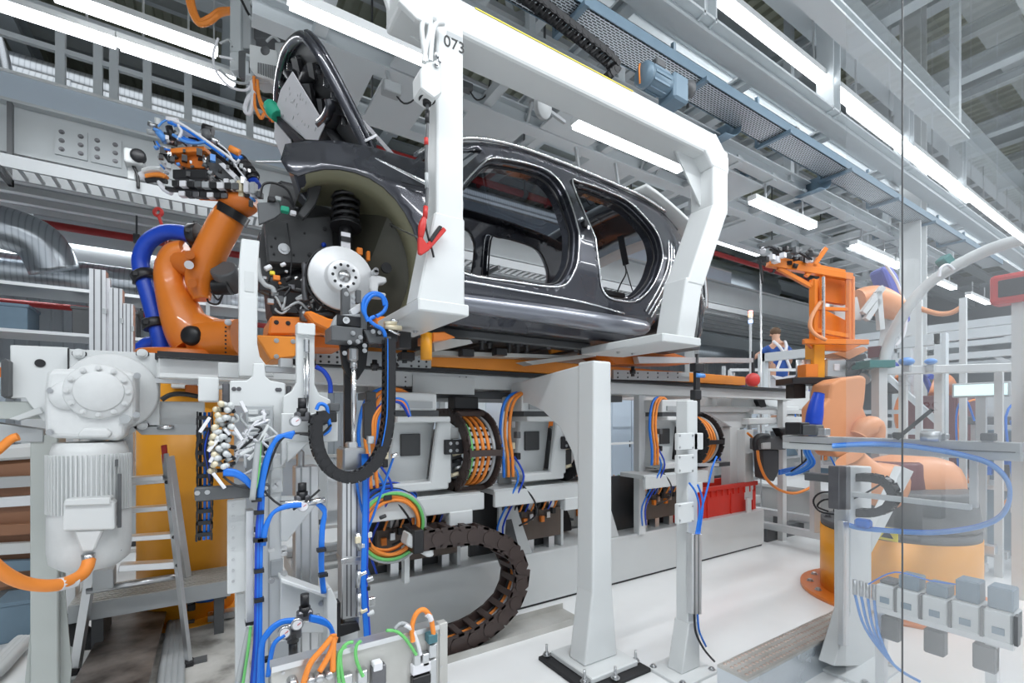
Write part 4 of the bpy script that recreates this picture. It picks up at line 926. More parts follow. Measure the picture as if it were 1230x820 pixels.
# ================================================================ lifting stations on the plinth
def station(X, label, first):
    t = thing('lift_station', label, 'machine', (X, 3.5, .45))
    # upright side plates with oval cutouts
    for dx in (.12,):
        hole = [(p, q) for p, q in arc(0, 1.02, .07, 0, 360, 14)]
        A = [(3.30, .45), (3.30, 1.10), (3.36, 1.30), (3.75, 1.30), (3.82, 1.05), (3.95, .45)]
        mb = MB(); mb.prism([(X+dx, y, z) for y, z in A], (.03, 0, 0)); build(mb, 'side_plate', M['offwhite'], t, .004)
        for z, h in ((.98, .07), (.70, .05)):
            mb = MB(); mb.prism([(X+dx-.002, 3.56+h*math.cos(a*.5236), z+h*1.7*math.sin(a*.5236)) for a in range(12)], (.034, 0, 0)); build(mb, 'cutout', M['panel_dark'], t)
    # front facing rib with a slot, beside the chain
    if X < 3.5:
        mb = MB(); mb.prism([(X+.47, 3.26, .45), (X+.80, 3.26, .45), (X+.67, 3.26, .78), (X+.58, 3.26, 1.14), (X+.47, 3.26, 1.14)], (0, .03, 0)); build(mb, 'front_plate', M['offwhite'], t, .004)
        mb = MB(); mb.prism([(X+.50, 3.256, .84)]+[(X+.50+.09*math.sin(math.radians(a)), 3.256, .92-.08*math.cos(math.radians(a))) for a in range(0, 181, 20)], (0, .03, 0)); build(mb, 'cutout', M['panel_dark'], t)
        mb = MB(); mb.prism([(X+.52, 3.256, .52), (X+.66, 3.256, .52), (X+.59, 3.256, .76), (X+.54, 3.256, .76)], (0, .03, 0)); build(mb, 'cutout', M['panel_dark'], t)
    # chain shelf
    mb = MB(); mb.box((X-.75, 3.0, 1.02), (X+.16, 3.3, 1.06)); build(mb, 'shelf', M['offwhite'], t, .004)
    mb = MB(); mb.box((X-.75, 2.98, .93), (X+.18, 3.02, 1.05)); build(mb, 'shelf_beam', M['offwhite'], t, .006)
    mb = MB(); mb.box((X-.1, 2.97, .84), (X+.08, 3.04, .94)); build(mb, 'shelf_end', M['white'], t, .006)
    # cast C bracket
    bx = X-.50
    O = [(bx, 1.10), (bx+.42, 1.10), (bx+.40, 1.60), (bx+.10, 1.60)]
    mb = MB(); mb.prism([(bx, 2.98, 1.10), (bx+.40, 2.98, 1.10), (bx+.40, 2.98, 1.16), (bx, 2.98, 1.16)], (0, .3, 0)); build(mb, 'bracket_foot', M['offwhite'], t, .01)
    mb = MB(); mb.prism([(bx+.26, 2.98, 1.14), (bx+.42, 2.98, 1.14), (bx+.42, 2.98, 1.56), (bx+.32, 2.98, 1.58)], (0, .05, 0)); build(mb, 'bracket_web', M['offwhite'], t, .01)
    mb = MB(); mb.prism([(bx, 3.12, 1.14), (bx+.30, 3.12, 1.14), (bx+.36, 3.12, 1.58), (bx+.06, 3.12, 1.58)], (0, .16, 0)); build(mb, 'bracket_body', M['offwhite'], t, .012)
    mb = MB(); mb.prism([(bx+.02, 2.95, 1.56), (bx+.40, 2.95, 1.56), (bx+.40, 2.95, 1.60), (bx+.02, 2.95, 1.60)], (0, .34, 0)); build(mb, 'bracket_top', M['white'], t, .008)
    mb = MB(); mb.box((bx+.10, 3.10, 1.33), (bx+.24, 3.13, 1.48)); build(mb, 'pocket', M['panel_dark'], t, .004)
    mb = MB(); mb.box((bx+.0, 3.0, 1.64), (bx+.32, 3.3, 1.76)); build(mb, 'head', M['white'], t, .012, 2)
    mb = MB(); mb.box((bx+.06, 2.985, 1.655), (bx+.28, 3.01, 1.70)); build(mb, 'head_slot', M['grey'], t)
    mb = MB(); mb.box((bx+.03, 3.02, 1.60), (bx+.34, 3.25, 1.64)); build(mb, 'slide', M['dark_grey'], t)
    mb = MB(); mb.box((bx+.36, 2.955, 1.34), (bx+.54, 2.985, 1.44)); build(mb, 'clamp_plate', M['black'], t, .004)
    for dx in (.40, .45): 
        for z in (1.365, 1.415): bolt(t, V(bx+dx, 2.955, z), (0, -1, 0), .008)
    # energy chain loop with its cables
    xc = X+.12
    pth = [V(xc, 3.62, 1.61), V(xc, 3.35, 1.61), V(xc, 3.14, 1.60), V(xc, 2.97, 1.52), V(xc, 2.89, 1.35), V(xc, 2.96, 1.18), V(xc, 3.12, 1.10), V(xc, 3.34, 1.09)]
    chain(t, pth, (1, 0, 0), .26, .10, .07, M['chain_brown' if first else 'black'], bars=5, k=6)
    for k, mt in enumerate(('green_cable', 'orange_cable', 'orange_cable', 'orange_cable', 'grey')):
        o = V(-.09+.045*k, 0, 0); mb = MB(); mb.tube([p+o for p in pth], .013, n=7, k=5); build(mb, 'cable', M[mt], t)
    # orange and blue cable bundle on the left of the bracket
    for k in range(3):
        x = X-.62-.04*k
        mb = MB(); mb.tube([V(x+.3, 3.05, 1.72), V(x+.16, 3.02, 1.78), V(x+.03, 2.98, 1.70), V(x-.02, 2.96, 1.5), V(x, 2.95, 1.3), V(x+.02, 2.97, 1.15)], .012, n=7); build(mb, 'cable', M[('orange_cable', 'orange_cable', 'blue_cable')[k]], t)
    for k in range(2):
        x = X-.64+.05*k
        mb = MB(); mb.tube([V(x, 2.97, 1.3), V(x+.08, 2.96, 1.15), V(x+.03, 3.0, .98), V(x-.02, 3.1, .75), V(x+.04, 3.15, .55)], .008, n=6); build(mb, 'air_line', M[('blue_cable', 'blue_hose')[k]], t)
    mb = MB(); mb.tube([V(X-.52, 3.0, 1.1), V(X-.40, 2.98, .95), V(X-.36, 3.02, .82), V(X-.46, 3.1, .74)], .008, n=6); build(mb, 'air_line', M['black'], t)
    for k in range(5):
        mb = MB(); mb.cbox((X-.6+.05*(k % 2), 2.99, 1.22+.08*k), (.035, .05, .05)); build(mb, 'connector', M[('steel', 'black', 'brass', 'dark_grey', 'steel')[k]], t, .004)
    mb = MB(); mb.cbox((X+.12, 3.2, 1.70), (.2, .12, .09)); build(mb, 'camera_housing', M['black'], t, .006)
    mb = MB(); mb.cbox((X-.05, 3.1, 1.28), (.16, .12, .24)); build(mb, 'servo_drive', M['dark_grey'], t, .008)
    for k in range(6):
        mb = MB(); q = rr.uniform(-.2, .1); mb.cyl(V(X-.08+q*.5, 3.04, 1.18+.05*k), V(X-.02+q*.5, 3.0, 1.2+.05*k), .014, n=8); build(mb, 'fitting', M[('brass', 'steel', 'black')[k % 3]], t)
    mb = MB(); mb.box((X-.72, 3.44, .45), (X+.10, 3.47, 1.0)); build(mb, 'dark_backing', M['panel_dark'], t)  # dark sheet added to darken the depth below the shelf
    mb = MB(); mb.box((X-.10, 3.16, 1.12), (X+.02, 3.40, 1.50)); build(mb, 'drive_body', M['panel_dark'], t, .01)
    mb = MB(); mb.box((X-.09, 3.02, 1.44), (X+.0, 3.2, 1.52)); build(mb, 'link_arm', M['offwhite'], t, .006)
    for k in range(8): mb = MB(); mb.cbox((X-.09+.03*(k % 4), 3.10+.02*(k % 3), 1.16+.035*k), (.04, .05, .03)); build(mb, 'terminal', M[('dark_steel', 'orange', 'black', 'steel', 'wine')[k % 5]], t, .003)
    for dx in (-.40, -.22, .0):       # cylinder rods under the shelf
        mb = MB(); mb.box((X+dx, 3.32, .45), (X+dx+.06, 3.40, 1.02)); build(mb, 'guide_column', M['alu'], t)
    mb = MB(); mb.box((X-.5, 3.3, .55), (X+.12, 3.36, .8)); build(mb, 'valve_island', M['floor_tin'], t, .004)
    for k in range(9):
        mb = MB(); x = X-.46+.06*k; mb.tube([V(x, 3.28, .8), V(x+.02, 3.24, .9), V(x+.05, 3.27, .98)], .008, n=6); build(mb, 'cable', M[('orange_cable', 'black', 'orange_cable', 'blue_hose')[k % 4]], t)
        mb = MB(); mb.cbox((x, 3.285, .72+.03*(k % 3)), (.035, .03, .05)); build(mb, 'connector', M[('orange', 'steel', 'black')[k % 3]], t)
    return t
station(1.50, 'lift station nearest the lift column, brown energy chain loop with orange cables', True)
station(2.52, 'lift station behind the white portal post with black energy chain loop', False)
station(4.12, 'farthest lift station, its black energy chain loop behind the red crate', False)
# dark drive cover and orange terminal rows between the first two stations
dc = thing('drive_cover', 'black ribbed half-round cover between the first two lift stations', 'cover', (2.3, 3.6, .45))
mb = MB(); A = [(p, q) for p, q in arc(0, 0, .26, 0, 180, 14)]
c = py(655, 625, 3.72); mb.prism([(c.x+a_, 3.62, .47+b_*1.25) for a_, b_ in A], (0, .3, 0)); build(mb, 'cover', M['black'], dc, .01)
for k in range(6):
    mb = MB(); a_ = math.radians(20+28*k); mb.bar((c.x+.265*math.cos(a_), 3.6, .47+.33*math.sin(a_)), (c.x+.265*math.cos(a_), 3.93, .47+.33*math.sin(a_)), .02, .02); build(mb, 'rib', M['dark_grey'], dc)
tb = thing('terminal_row', 'row of orange terminals and wires behind the portal post', 'terminal block', py(700, 615, 3.9))
c = py(695, 617, 3.85); mb = MB(); mb.box((c.x-.1, 3.8, .45), (c.x+.9, 3.95, .68)); build(mb, 'base', M['brushed_sheet'], tb)
for k in range(14):
    mb = MB(); mb.box((c.x-.08+.068*k, 3.78, .56), (c.x-.03+.068*k, 3.82, .70)); build(mb, 'terminal', M[('orange', 'orange', 'yellow')[k % 3]], tb)
    mb = MB(); mb.tube([(c.x-.05+.068*k, 3.79, .7), (c.x-.03+.068*k, 3.77, .85), (c.x-.06+.068*k, 3.82, .95)], .005, n=5); build(mb, 'wire', M[('green_cable', 'black', 'orange_cable')[k % 3]], tb)
# big brown energy chain and its floor tray
bc = thing('floor_energy_chain', 'big brown energy chain bent in a U in front of the plinth', 'energy chain', (1.75, 2.93, .05))
YB = 2.95
pth = [V(1.16, YB, .80), V(1.35, YB, .80), V(1.60, YB, .77), V(1.83, YB, .64), V(1.92, YB, .44), V(1.84, YB, .24), V(1.62, YB, .11), V(1.35, YB, .07), V(1.05, YB, .07), (.6, YB, .07)]
chain(bc, pth, (0, 1, 0), .20, .13, .125, M['chain_brown'], k=8)
for k, mt in enumerate(('green_cable', 'blue_cable', 'grey', 'orange_cable', 'black')):
    o = V(0, -.07+.035*k, 0); mb = MB(); mb.tube([Vector(p)+o for p in pth], .013, n=7, k=5); build(mb, 'cable', M[mt], bc)
mb = MB(); mb.box((1.09, 2.84, .73), (1.16, 3.06, .88)); build(mb, 'end_clamp', M['black'], bc, .006)
tr = thing('chain_tray', 'thin galvanised floor tray the brown energy chain lies in', 'tray', (1.6, 2.93, 0))
x1 = py(700, 742, 2.83).x
mb = MB(); mb.box((.5, 2.80, 0), (x1, 3.08, .006)); build(mb, 'tray_bottom', M['brushed_sheet'], tr)
for y in (2.80, 3.08): mb = MB(); mb.box((.5, y-.003, 0), (x1, y+.003, .05)); build(mb, 'tray_side', M['brushed_sheet'], tr)
# carrier bracket with the coil of cables above the chain
cc = thing('cable_coil', 'coil of orange, green and blue cables hung beside the brown energy chain', 'cable coil', (1.0, 2.95, .8))
c = V(.99, 2.98, .90)
for k in range(10):
    r = .17+.012*(k % 5); y = 2.95+.022*(k//5)*2+.01*(k % 3)
    mb = MB(); e = rr.uniform(-.012, .012)
    mb.tube([(c.x+e+r*math.cos(a_), y, c.z-e+r*1.02*math.sin(a_)) for a_ in [2*math.pi*i/12 for i in range(12)]], .0115, n=7, closed=True); build(mb, 'loop', M[('orange_cable', 'orange_cable', 'orange_cable', 'green_cable', 'grey')[k % 5]], cc)
for k in range(7):
    r = .19+.008*k
    mb = MB(); mb.tube([(c.x+r*math.cos(math.radians(a_)), 2.96+.012*k, c.z+.03+r*math.sin(math.radians(a_))) for a_ in (175, 150, 125, 100, 75, 50, 35)], .008, n=6); build(mb, 'air_line', M[('blue_hose', 'blue_cable', 'black')[k % 3]], cc)
for a_ in (210, 100): mb = MB(); p = c+V(.19*math.cos(math.radians(a_)), 0, .19*math.sin(math.radians(a_))); mb.cbox(p, (.05, .09, .03)); build(mb, 'tie', M['black'], cc)
cb_ = thing('chain_carrier', 'white cast bracket holding the upper end of the brown energy chain', 'bracket', (1.03, 3.0, .8))
mb = MB(); mb.pprism([(492, 640), (520, 655), (522, 668), (515, 670), (488, 655)], 2.86, .12); build(mb, 'arm', M['white'], cb_, .01)
mb = MB(); mb.pbox(486, 650, 492, 700, 3.0, .06); build(mb, 'post', M['white'], cb_)
# ================================================================ portal post
pp_ = thing('portal_post', 'white portal post with curved arm standing on the floor, middle of the scene', 'post', (2.1, 2.26, 0))
f = pz(722, 797, .03); f.y = 2.26
b = py(719, 760, 2.24); PXc = py(716, 600, 2.26).x
w0, w1 = .075, .13
mb = MB(); mb.prism([(PXc-w1-.02, 2.2, .06), (PXc+w1, 2.2, .06), (PXc+w0+.01, 2.2, .50), (PXc+w0, 2.2, 1.95), (PXc-w0, 2.2, 1.95), (PXc-w0-.01, 2.2, .50)], (0, .15, 0)); build(mb, 'column', M['white'], pp_, .012, 2)
A = [(2.21, 1.945), (3.16, 1.86), (3.20, 1.70), (2.95, 1.70), (2.75, 1.64), (2.55, 1.52), (2.42, 1.36), (2.36, 1.18), (2.21, 1.18)]
mb = MB(); mb.prism([(PXc-w0+.01, y, z) for y, z in A], (.12, 0, 0)); build(mb, 'curved_arm', M['white'], pp_, .01, 2)
mb = MB(); mb.box((PXc-.20, 2.08, .025), (PXc+.19, 2.48, .06)); bp_ = build(mb, 'base_plate', M['white'], pp_, .006)
mb = MB(); mb.box((PXc-.27, 2.02, 0), (PXc+.24, 2.52, .025)); build(mb, 'floor_plate', M['rubber'], pp_, .004)
for dx, dy in ((-.23, .05), (-.23, .42), (.20, .05), (.20, .42), (-.05, -.02), (.15, .46)):
    mb = MB(); p = V(PXc+dx, 2.06+dy, .02); mb.cyl(p, p+V(0, 0, .09), .008, n=8); build(mb, 'stud', M['steel'], pp_)
    bolt(pp_, p+V(0, 0, .02), (0, 0, 1), .018)
# ================================================================ thin post with stacked plates and cable duct
q_ = thing('sensor_post', 'thin white post with punched cover plates in front of the red crate', 'post', (2.56, 1.9, 0))
C = py(829, 640, 1.9); xa = C.x
mb = MB(); mb.box((xa-.05, 1.88, .02), (xa+.05, 1.97, 1.70)); build(mb, 'column', M['white'], q_, .006)
mb = MB(); mb.prism([(xa-.12, 1.87, .02), (xa+.06, 1.87, .02), (xa+.05, 1.87, .32), (xa-.05, 1.87, .32)], (0, .11, 0)); build(mb, 'foot_gusset', M['white'], q_, .006)
mb = MB(); mb.box((xa-.22, 1.78, 0), (xa+.12, 2.06, .02)); build(mb, 'base_plate', M['white'], q_, .003)
for dx, dy in ((-.19, 1.81), (-.19, 2.03), (.09, 1.81)): bolt(q_, V(xa+dx, dy, .02), (0, 0, 1), .014)
for v0, v1 in ((520, 540), (546, 568), (604, 628)):
    mb = MB(); mb.pbox(815, v0, 834, v1, 1.85, .03); cp_ = build(mb, 'cover_plate', M['white'], q_, .004)
    bolts_uv(q_, [(816.5, v0+3), (816.5, v1-3), (832, v0+3), (832, v1-3)], 1.85, .005)
mb = MB(); mb.pbox(834, 520, 845, 540, 1.88, .05); build(mb, 'sensor_box', M['white'], q_, .004)
mb = MB(); mb.pprism([(832, 641), (843.5, 641), (843, 738), (832, 738)], 1.84, .05); build(mb, 'cable_duct', M['alu'], q_, .004)
for u in (834.5, 839): mb = MB(); mb.pbox(u, 642, u+.8, 738, 1.838, .004); build(mb, 'duct_groove', M['dark_grey'], q_)
for k, uv in enumerate(([(838, 641), (842, 615), (850, 585), (856, 560), (861, 548)], [(836, 641), (840, 612), (836, 592), (828, 580)], [(840, 641), (844, 612), (843, 596), (838, 582)])):
    pcable(q_, uv, 1.84, .006, M['blue_cable'], 'air_line')
pcable(q_, [(834, 738), (836, 760), (846, 780), (858, 794)], 1.84, .007, M['black'], 'cable'); pcable(q_, [(838, 738), (840, 758), (848, 776)], 1.84, .006, M['blue_cable'], 'cable')
mb = MB(); mb.pbox(836, 441, 841, 497, 1.9, .02); build(mb, 'rod', M['black'], q_)
mb = MB(); c = py(842, 451, 1.9); mb.cyl(c+V(-.05, 0, 0), c+V(.03, 0, 0), .014, n=10); build(mb, 'push_fitting', M['light_blue'], q_)
mb = MB(); mb.pbox(836, 436, 846, 446, 1.89, .05); build(mb, 'rod_head', M['black'], q_, .004)
mb = MB(); mb.pbox(835, 468, 843, 480, 1.89, .04); build(mb, 'rod_foot', M['black'], q_, .004)
mb = MB(); mb.pbox(860, 555, 877, 560, 1.95, .06); build(mb, 'sensor', M['black'], q_)
mb = MB(); mb.bar(py(838, 558, 1.93), py(862, 558, 1.96), .02, .02); build(mb, 'sensor_arm', M['alu'], q_)
# red crate on the plinth end
rc = thing('red_crate', 'red plastic crate with ribbed rim lying on the white plinth behind the thin post', 'crate', (4.9, 3.5, .45))
p0 = py(803, 610, 3.42); p1 = py(914, 607, 3.30)
x0, x1 = p0.x, p1.x-.1; y0, y1 = 3.31, 3.70; z0, z1 = .452, .80
mb = MB(); t_ = .015
for a_, b_ in (((x0, y0, z0), (x1, y0+t_, z1)), ((x0, y1-t_, z0), (x1, y1, z1)), ((x0, y0+t_, z0), (x0+t_, y1-t_, z1)), ((x1-t_, y0+t_, z0), (x1, y1-t_, z1)), ((x0+t_, y0+t_, z0), (x1-t_, y1-t_, z0+t_))): mb.box(a_, b_)
build(mb, 'shell', M['red_plastic'], rc)
for a_, b_ in (((x0-.02, y0-.02, z1-.05), (x1+.02, y0, z1)), ((x0-.02, y1, z1-.05), (x1+.02, y1+.02, z1)), ((x0-.02, y0, z1-.05), (x0, y1, z1)), ((x1, y0, z1-.05), (x1+.02, y1, z1))): mb = MB(); mb.box(a_, b_); build(mb, 'rim', M['red_plastic'], rc, .004)
n = 14
for k in range(n):
    x = x0+.04+(x1-x0-.08)*k/(n-1); mb = MB(); mb.box((x-.008, y0-.018, z1-.12), (x+.008, y0, z1-.05)); build(mb, 'rim_rib', M['red_plastic'], rc)
for k in range(4):
    x = x0+(x1-x0)*(.05+.3*k); mb = MB(); mb.box((x-.01, y0-.012, z0), (x+.01, y0, z1-.1)); build(mb, 'wall_rib', M['red_plastic'], rc)
for k in range(5):
    y = y0+.05+(y1-y0-.1)*k/4; mb = MB(); mb.box((x0-.012, y-.008, z0+.05), (x0, y+.008, z1-.05)); build(mb, 'wall_rib', M['red_plastic'], rc)
# ================================================================ left: column, gear drive, ladder, platform
lc = thing('support_column', 'grey-white steel column with flared foot at the left edge under the gear drive', 'column', (-.79, 3.73, 0))
a = py(36, 560, 3.55); b = py(70, 560, 3.55)
mb = MB(); mb.box((a.x, 3.55, 0), (b.x, 3.72, 1.50)); build(mb, 'post', M['post_grey'], lc, .006)
mb = MB(); mb.pprism([(70, 622), (86, 800), (83, 835), (70, 835)], 3.60, .012); build(mb, 'foot_gusset', M['post_grey'], lc)
mb = MB(); mb.pprism([(36, 760), (28, 835), (36, 835)], 3.60, .012); build(mb, 'foot_gusset', M['post_grey'], lc)
mb = MB(); mb.box((a.x-.08, 3.45, 0), (b.x+.1, 3.82, .02)); build(mb, 'base_plate', M['post_grey'], lc)
mb = MB(); mb.pprism([(-40, 482), (52, 482), (52, 503), (-40, 503)], 3.52, .14); build(mb, 'cross_beam', M['post_grey'], lc, .004)
mb = MB(); mb.pprism([(-40, 503), (52, 516), (52, 531), (-40, 531)], 3.54, .14); build(mb, 'cross_beam', M['grey'], lc, .004)
for q in ([(10, 503), (48, 488), (52, 496), (22, 505)],): mb = MB(); mb.pprism(q, 3.48, .04); build(mb, 'rib', M['offwhite'], lc, .004)
# gear drive
gd = thing('gear_drive', 'large white gear drive with round flange and ribbed motor hanging below it', 'gear motor', py(120, 530, 3.35))
mb = MB(); mb.pprism([(82, 419), (192, 424), (192, 512), (165, 515), (150, 528), (82, 520)], 3.46, .04); bpn = build(mb, 'mounting_plate', M['white'], gd, .004)
mb = MB(); mb.pprism([(12, 414), (82, 417), (82, 506), (52, 506), (30, 478), (12, 478)], 3.50, .05); build(mb, 'side_plate', M['white'], gd, .004)
mb = MB(); mb.pbox(81, 418, 83, 478, 3.452, .01); build(mb, 'gap', M['black'], gd)
mb = MB(); c = py(48, 436, 3.495); mb.cyl(c, c+V(0, .02, 0), .022, n=16); build(mb, 'hole', M['black'], gd)
c0 = py(150, 470, 3.40)
mb = MB(); mb.lathe([(.0, -.02), (.21, -.02), (.215, 0), (.215, .06), (0, .06)], py(134, 471, 3.42), (0, 1, 0), 40); build(mb, 'round_flange', M['white_cast'], gd, .006)
mb = MB(); mb.pprism([(55, 448), (60, 442), (158, 445), (163, 450), (163, 505), (150, 512), (150, 524), (140, 529), (60, 526), (53, 520), (52, 470)], 3.22, .20); build(mb, 'gear_case', M['white_cast'], gd, .03, 3)
mb = MB(); mb.lathe([(0, -.012), (.135, -.012), (.142, -.004), (.145, .04)], py(119, 470, 3.21), (0, 1, 0), 36); build(mb, 'bearing_cover', M['white_cast'], gd)
mb = MB(); mb.lathe([(0, -.010), (.098, -.010), (.104, -.004), (.104, .02)], py(119, 470, 3.20), (0, 1, 0), 32); build(mb, 'bearing_cap', M['white_cast'], gd)
mb = MB(); mb.lathe([(0, -.01), (.066, -.01), (.072, 0), (.072, .02)], py(81, 475, 3.215), (0, 1, 0), 28); build(mb, 'side_cover', M['white_cast'], gd)
cc0 = py(119, 470, 3.205)
for i in range(12):
    a_ = 2*math.pi*i/12; bolt(gd, cc0+V(.121*math.cos(a_), -.012, .121*math.sin(a_)), (0, -1, 0), .009, M['white_cast'])
for u, v in ((61, 469), (60, 519), (165, 451), (164, 498), (150, 484)): p = py(u, v, 3.21); bolt(gd, p, (0, -1, 0), .011)
for u, v, r in ((150, 484, .024), (150, 503, .024)): p = py(u, v, 3.205); mb = MB(); mb.cyl(p, p+V(0, .03, 0), r, n=16); build(mb, 'plug', M['grey'], gd)
mb = MB(); mb.pprism([(95, 519), (100, 514), (128, 514), (135, 520), (130, 526), (92, 525)], 3.19, .05); build(mb, 'case_boss', M['white_cast'], gd, .012, 2)
for u0, u1 in ((86, 104), (163, 179)):
    for v in ((422, 427), (508, 513))[:2 if u0 > 90 else 1]:
        mb = MB(); mb.pbox(u0, v[0], u1, v[1], 3.452, .012); build(mb, 'slot', M['black'], gd, .004); bolt(gd, py((u0+u1)/2, sum(v)/2, 3.45), (0, -1, 0), .018, M['white'])
for v in (427, 513): p = py(194, v, 3.45); mb = MB(); mb.cyl(p+V(-.02, 0, 0), p+V(.06, 0, 0), .014, n=10); build(mb, 'adjusting_screw', M['chrome'], gd)
# motor
mc = py(108, 610, 3.32); zt = py(108, 531, 3.32).z; zb = py(108, 680, 3.32).z
mb = MB(); mb.lathe([(0, zb-zt), (.12, zb-zt), (.165, zb-zt+.04), (.172, zb-zt+.10), (.172, zb-zt+.28), (.160, zb-zt+.30), (.160, -.05), (.145, -.0), (0, 0)], (mc.x, 3.34, zt), (0, 0, 1), 32); build(mb, 'motor_body', M['white_cast'], gd)
for i in range(26):
    a_ = math.radians(-170+ i*(160/25)) if True else 0
    p = V(mc.x+.158*math.cos(a_), 3.34+.158*math.sin(a_), 0)
    mb = MB(); mb.bar(p+V(0, 0, zb+.30), p+V(0, 0, zt-.06), .006, .036, up=V(math.cos(a_), math.sin(a_), 0)); build(mb, 'cooling_fin', M['white'], gd)
mb = MB(); mb.pprism([(76, 602), (134, 600), (138, 604), (138, 636), (74, 638)], 3.12, .09); build(mb, 'terminal_box', M['white'], gd, .01, 2)
mb = MB(); mb.pprism([(77, 600), (133, 597), (133, 606), (76, 608)], 3.105, .1); build(mb, 'box_lid', M['white'], gd, .006)
mb = MB(); mb.pprism([(88, 637), (124, 636), (116, 654), (113, 662), (98, 663), (94, 654)], 3.13, .07); build(mb, 'cable_chute', M['white_cast'], gd, .008)
mb = MB(); c = py(106, 665, 3.15); mb.cyl(c, c+V(0, 0, -.05), .028, .024, n=14); build(mb, 'gland', M['steel'], gd)
mb = MB(); mb.pbox(138, 552, 141, 560, 3.18, .03); mb.box((mc.x+.13, 3.18, 1.3), (mc.x+.145, 3.20, 1.02)); build(mb, 'clip_strip', M['dark_grey'], gd)
mb = MB(); mb.pbox(139, 640, 146, 662, 3.24, .02); build(mb, 'inspection_slot', M['black'], gd, .003)
p = py(62, 576, 3.3); mb = MB(); mb.cyl(p, p+V(.1, .03, 0), .008, n=8); build(mb, 'lifting_stud', M['white'], gd)
pcable(gd, [(107, 672, 3.15), (104, 682, 3.12), (95, 692, 3.08), (70, 702, 3.0), (40, 702, 2.95), (15, 694, 2.9), (-10, 676, 2.85), (-40, 640, 2.8)], 3.1, .028, M['orange_cable'], 'power_cable', 12)
mb = MB(); mb.tube([py(90, 697, 3.062), py(79, 700, 3.03), py(70, 702, 3.0)], .030, n=10); build(mb, 'cable_marker', M['paper'], gd)
oc2 = thing('orange_tube', 'orange cable end running out of frame left of the gear drive', 'cable', py(0, 540, 3.3))
pcable(oc2, [(-30, 560), (-5, 543), (12, 528), (22, 524)], 3.3, .02, M['orange_cable'], 'tube')
mb = MB(); mb.pbox(0, 430, 9, 478, 3.42, .2); build(mb, 'black_socket', M['dark_grey'], oc2, .02)
# foot block and black hose bend below the motor
fb = thing('drive_pedestal', 'grey profile pedestal below the gear motor with black hose bend', 'pedestal', py(80, 735, 3.5))
mb = MB(); mb.pbox(69, 680, 91, 737, 4.15, .12); build(mb, 'profile', M['alu'], fb, .004)
mb = MB(); mb.pbox(111, 685, 136, 708, 3.75, .12); build(mb, 'profile', M['grey'], fb, .004)
mb = MB(); mb.ptube([(80, 735), (83, 750), (93, 762), (106, 767), (118, 765)], 4.2, .07, n=12); build(mb, 'hose_bend', M['rubber'], fb)
mb = MB(); a_ = py(70, 737, 4.16); b_ = py(90, 737, 4.16); mb.box((a_.x, 4.16, 0), (b_.x, 4.26, a_.z)); build(mb, 'lower_post', M['post_grey'], fb)
# horizontal conveyor end beam
eb = thing('end_beam', 'white square beam between the gear drive and the tooling station', 'beam', py(240, 455, 3.55))
mb = MB(); mb.pbox(188, 436, 290, 456, 3.42, .14); build(mb, 'beam', M['white'], eb, .006)
mb = MB(); mb.pbox(186, 427, 300, 434, 3.40, .18); build(mb, 'rubber_strip', M['black'], eb)
mb = MB(); mb.pbox(186, 456, 276, 461, 3.40, .05); build(mb, 'flat_bar', M['alu'], eb)
mb = MB(); mb.pbox(190, 482, 246, 511, 3.5, .1); build(mb, 'lower_beam', M['offwhite'], eb, .006)
mb = MB(); mb.pprism([(158, 511), (246, 509), (246, 522), (170, 522)], 3.46, .14); build(mb, 'gusset', M['grey'], eb)
mb = MB(); mb.pbox(222, 462, 238, 474, 3.46, .1); build(mb, 'orange_sensor', M['orange_deep'], eb, .006)
mb = MB(); mb.ptube([(194, 480), (205, 474), (220, 473), (238, 476)], 3.4, .014, n=8); build(mb, 'cable', M['black'], eb)
# three aluminium profiles
ap = None
for u0, u1, v0, y, lb in ((107, 127, 322, 3.502, 'tallest of three aluminium profiles standing on the gear drive plate'), (131, 147, 345, 3.504, 'middle of three aluminium profiles behind the gear drive'), (148, 160, 364, 3.506, 'shortest of three aluminium profiles, nearest the blue hose')):
    t = thing('aluminium_profile', lb, 'profile', py((u0+u1)/2, 420, y))
    mb = MB(); a_ = py(u0, v0, y); b_ = py(u1, v0, y); mb.box((a_.x, y, 1.25), (b_.x, y+.09, a_.z)); build(mb, 'profile', M['alu'], t)
    w = (u1-u0)
    for f in (.25, .68): mb = MB(); mb.pbox(u0+w*f, v0+1, u0+w*f+w*.09, 424, y-.002, .01); build(mb, 'groove', M['dark_steel'], t)
    mb = MB(); mb.pbox(u1-w*.2, (v0+425)/2-3, u1+1, (v0+425)/2+3, y-.006, .02); build(mb, 'clip', M['grey'], t)
    if u0 < 120: mb = MB(); mb.pbox(u1, v0+12, u1+5, 425, y+.02, .04); build(mb, 'cover_strip', M['paper'], t)
# step ladder
ld = thing('step_ladder', 'aluminium A-frame step ladder with five treads beside the orange robot pedestal', 'ladder', py(160, 800, 3.6))
def lat(u, v, y): return py(u, v, y)
R0, R1 = lat(198, 545, 3.85), lat(227, 797, 3.62)
mb = MB(); mb.bar(R0, R1, .022, .045); build(mb, 'front_rail', M['alu'], ld)
mb = MB(); mb.bar(lat(204, 548, 4.1), lat(230, 726, 4.25), .026, .05); build(mb, 'rear_rail', M['alu'], ld)
mb = MB(); mb.bar(lat(113, 668, 3.9), lat(90, 806, 3.95), .03, .05); build(mb, 'front_rail', M['alu'], ld)
mb = MB(); mb.cyl(lat(104, 710, 3.8), lat(216, 692, 3.75), .018, n=10); build(mb, 'stay_bar', M['steel'], ld)
mb = MB(); mb.pprism([(193, 535), (200, 534), (202, 558), (196, 560)], 3.84, .05); build(mb, 'hinge_cap', M['red'], ld, .004)
